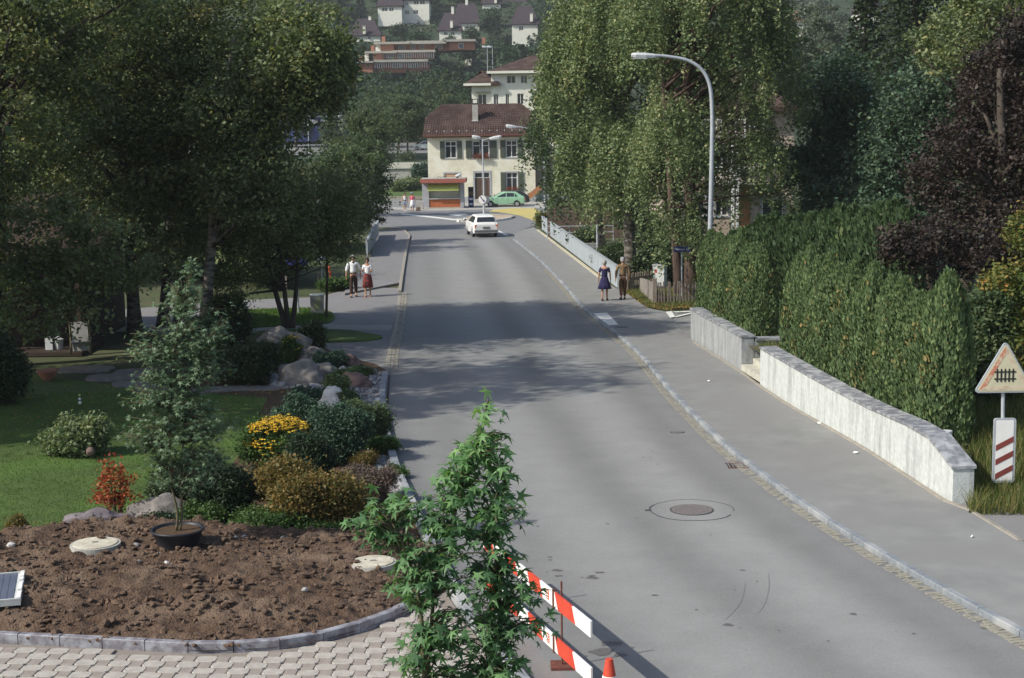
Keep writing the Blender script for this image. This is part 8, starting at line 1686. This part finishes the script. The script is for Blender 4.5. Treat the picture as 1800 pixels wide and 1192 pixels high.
# ============================================================ THE TWO YOUNG SWEETGUM TREES
def star(size=1.0, droop=.28):
    v = [(0, 0, 0)]; ring = []
    for ang_, L_ in ((90, 1.0), (30, .92), (-28, .72), (152, .92), (208, .72)): ring.append((ang_, L_))
    ring.sort(key=lambda a: a[0]); pts = []
    angs = [r_[0] for r_ in ring]
    for i, (a_, L_) in enumerate(ring):
        pts.append((a_ - 13, .52 * L_)); pts.append((a_, L_)); pts.append((a_ + 13, .52 * L_))
        nxt = ring[(i + 1) % 5][0] + (360 if i == 4 else 0); pts.append(((a_ + nxt) / 2, .30 if nxt - a_ < 100 else .12))
    P_ = [(0, 0, 0)] + [(r_ * math.cos(R(a_)), r_ * math.sin(R(a_)) + .15, -droop * r_ * r_ + (.05 if i % 4 == 1 else 0)) for i, (a_, r_) in enumerate(pts)]
    P_[0] = (0, .12, .03); n = len(pts); F_ = [(0, 1 + i, 1 + (i + 1) % n) for i in range(n)]
    P_.append((.0, -.55, .12)); P_.append((.02, -.55, .12)); return P_[:-2], F_
SV, SF = star(); SV = np.array(SV); SF = np.array(SF)
def sweetgum(label, base, trunks, ells, nbr, nleaf, size, ml_, as_parts, seed, bark, tipbright=True):
    rs = np.random.RandomState(seed); t = thing('young_sweetgum', label, 'young tree', tuple(base)); mb = MB()
    TR = []
    for tr in trunks: TR.append([Vector(p) for p in tr]); mb.tube(smooth([tuple(p) for p in tr], 3), [ .019 * (1 - .8 * i / (3 * (len(tr) - 1))) + .004 for i in range(3 * (len(tr) - 1) + 1)], 8)
    LP_ = []; 
    for k in range(nbr):
        e = ells[rs.choice(len(ells), p=np.array([a[3] * a[5] for a in ells]) / sum(a[3] * a[5] for a in ells))]; d = rs.normal(size=3); d /= np.linalg.norm(d); q_ = Vector((e[0] + d[0] * e[3] * rs.uniform(.35, 1), e[1] + d[1] * e[4] * rs.uniform(.35, 1), e[2] + d[2] * e[5] * rs.uniform(.3, 1)))
        best = None
        for tr in TR:
            for a, c in zip(tr, tr[1:]):
                for f in (0, .5): 
                    p = a.lerp(c, f); 
                    if p.z < q_.z - .08 or best is None:
                        dd = (q_ - p).length + abs(q_.z - p.z - .25) * .5
                        if best is None or dd < best[0]: best = (dd, p)
        p = best[1]; m = p.lerp(q_, .55) + Vector((0, 0, .06)); mb.tube([p, m, q_], [.010, .006, .003], 5)
        for j in range(max(3, int(nleaf / nbr))):
            f = rs.uniform(.3, 1.05); c = p.lerp(m, f * 2) if f < .5 else m.lerp(q_, (f - .5) * 2); dr = Vector(rs.normal(size=3)) ; dr.z -= .35; dr = dr.normalized() * rs.uniform(.04, .12); LP_.append((c, c + dr))
    mb.build('trunk', bark, t, smooth=True)
    sw_ = MB(); me0 = []
    for k in range(4):
        me = bpy.data.meshes.new('leaf'); me.from_pydata((SV * 1.0 * np.array([1, 1, .6 + .5 * k])).tolist(), [], SF.tolist()); me.materials.append(ml_); at = me.attributes.new('tone', 'FLOAT', 'FACE'); at.data.foreach_set('value', [.15 + .27 * k] * len(SF)); me0.append(me)
    order = sorted(range(len(LP_)), key=lambda i: (LP_[i][1].y))
    Vm = []; Tm = []; nn_ = 0
    zmax = max(e[2] + e[5] for e in ells); stems_ = MB()
    for rank, i in enumerate(order):
        c, p = LP_[i]; out = Vector((p.x, p.y, 0)) - Vector((TR[0][-1].x * .5, TR[0][-1].y * .5, 0)); out = (p - c) + out * .15; out.z = 0; out = out.normalized() if out.length > 1e-4 else Vector((1, 0, 0)); a = math.atan2(out.y, out.x) + rs.normal(0, .5)
        tip = rs.uniform(-.15, 1.0); 
        M = Matrix.Translation(p) @ Matrix.Rotation(a - math.pi / 2, 4, 'Z') @ Matrix.Rotation(-tip, 4, 'X') @ Matrix.Rotation(rs.normal(0, .4), 4, 'Y') @ Matrix.Scale(size * rs.uniform(.45, 1.25), 4)
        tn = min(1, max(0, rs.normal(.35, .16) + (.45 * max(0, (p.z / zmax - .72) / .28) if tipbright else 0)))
        if rank < as_parts:
            o = link('leaf', me0[min(3, int(tn * 4))], t); o.matrix_local = M
        else:
            A_ = np.array(M)[:3, :3]; W_ = SV @ A_.T + np.array(M)[:3, 3]; Vm.append(W_[SF].reshape(-1, 3)); Tm += [tn] * len(SF)
    o = quads('foliage', np.concatenate(Vm), ml_, Tm, t, None, 3); o['kind'] = 'stuff'; return t
# front one
YS1 = 12.4; bx = P(752, 1100, YS1).x; b = (bx, YS1, .28)
def FE(u, v, ru, rv, ry=.42): return E(u, v, YS1, ru, rv, ry, b)
def FT(u, v, dy=0): p = P(u, v, YS1 + dy); return (p.x - b[0], YS1 + dy - b[1], p.z - b[2])
tr1 = [(0, 0, 0), (0.0, 0, .9), FT(752, 1190), FT(758, 1100), FT(770, 1000), FT(800, 900), FT(825, 820), FT(850, 745), FT(858, 705)]
tr2 = [(.05, .05, 0), FT(850, 1230, .1), FT(868, 1150, .1), FT(880, 1080, .12), FT(860, 960, .15), FT(880, 880, .1), FT(900, 820)]
tr3 = [(0, 0, .2), FT(745, 1180, -.1), FT(740, 1080, -.1), FT(720, 990, -.1), FT(690, 920, -.05), FT(650, 890)]
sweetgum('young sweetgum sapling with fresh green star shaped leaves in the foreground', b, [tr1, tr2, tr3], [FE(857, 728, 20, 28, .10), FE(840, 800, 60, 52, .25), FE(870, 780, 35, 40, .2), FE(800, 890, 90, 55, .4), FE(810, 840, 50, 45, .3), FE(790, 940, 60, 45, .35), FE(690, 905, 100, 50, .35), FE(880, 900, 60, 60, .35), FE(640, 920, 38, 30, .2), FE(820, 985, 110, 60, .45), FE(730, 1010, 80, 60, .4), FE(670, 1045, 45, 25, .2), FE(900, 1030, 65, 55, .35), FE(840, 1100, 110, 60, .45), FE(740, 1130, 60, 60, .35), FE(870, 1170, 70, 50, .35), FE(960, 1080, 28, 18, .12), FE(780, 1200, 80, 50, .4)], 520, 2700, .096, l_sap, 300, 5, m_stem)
t = thing('planter_pot', 'black plastic pot below the bottom edge holding the foreground sapling', 'pot', (bx, YS1, 0)); mb = MB(); mb.tube([(0, 0, 0), (0, 0, .05), (0, 0, .30)], [.30, .32, .40], 28); mb.build('pot_body', m_pot, t); mb = MB(); mb.tube([(0, 0, .28), (0, 0, .32)], [.43, .43], 28); mb.build('rim', m_pot, t); mb = MB(); mb.tube([(0, 0, .31), (0, 0, .33)], [.39, .39], 24); mb.build('soil', m_soil, t)
# potted one on the soil
pc = G(314, 968, .25); zs = soilz(pc.x, pc.y); b = (pc.x, pc.y, zs + .22); YP = pc.y
def GE(u, v, ru, rv, ry=.5): return E(u, v, YP, ru * 1.3, rv * 1.15, ry * 1.2, b)
def GT(u, v, dy=0): p = P(u, v, YP + dy); return (p.x - b[0], dy, p.z - b[2])
ta1 = [(-.02, 0, 0), GT(312, 900), GT(303, 860), GT(298, 800), GT(300, 720), GT(305, 640), GT(315, 560), GT(330, 500), GT(336, 450)]
ta2 = [(.04, 0, 0), GT(320, 900, .05), GT(318, 850, .05), GT(322, 780, .1), GT(330, 700, .1), GT(350, 640, .1), GT(365, 600)]
sweetgum('tall two stemmed sweetgum in a black pot standing on the soil bed', b, [ta1, ta2], [GE(335, 465, 20, 22, .15), GE(320, 520, 45, 35, .3), GE(340, 570, 65, 40, .4), GE(255, 605, 50, 28, .4), GE(310, 640, 80, 40, .5), GE(370, 600, 40, 35, .3), GE(300, 700, 75, 45, .5), GE(270, 690, 40, 30, .3), GE(390, 650, 35, 25, .3), GE(320, 770, 90, 50, .5), GE(370, 745, 50, 35, .4), GE(245, 765, 40, 35, .35), GE(300, 825, 55, 30, .4), GE(360, 820, 40, 28, .3)], 600, 7600, .066, l_pottree, 150, 9, m_stem, False)
t = thing('plant_pot', 'wide black plastic pot standing on the soil with brown bark inside', 'pot', (pc.x, pc.y, zs - .06))
prof = [(.30, 0), (.33, .06), (.40, .26), (.425, .27), (.43, .31), (.40, .31), (.39, .25)]; mb = MB(); n = 36
for r_, z in prof:
    for k in range(n): a = 2 * math.pi * k / n; mb.v.append((r_ * math.cos(a), r_ * math.sin(a), z))
for j in range(len(prof) - 1):
    for k in range(n): mb.f.append((j * n + k, j * n + (k + 1) % n, (j + 1) * n + (k + 1) % n, (j + 1) * n + k)); mb.m.append(0)
mb.build('pot_body', m_pot, t, smooth=True); mb = MB(); mb.tube([(0, 0, .2), (0, 0, .27)], [.355, .375], 30); mb.build('bark_mulch', m_mulch, t)
# ============================================================ HAZE
hb = MB(); hb.box((0, 470, 118), (1460, 1080, 240)); hzo = hb.build('haze', [], None); hzo['kind'] = 'stuff'; hzo['label'] = 'thin summer haze over the valley'; hzo['category'] = 'haze'
mh = bpy.data.materials.new('haze'); mh.use_nodes = True; N = mh.node_tree.nodes; N.clear(); pv_ = N.new('ShaderNodeVolumePrincipled'); pv_.inputs['Color'].default_value = (.92, .95, 1, 1); pv_.inputs['Density'].default_value = 0.0002; oo = N.new('ShaderNodeOutputMaterial'); mh.node_tree.links.new(pv_.outputs[0], oo.inputs['Volume']); hzo.data.materials.append(mh)
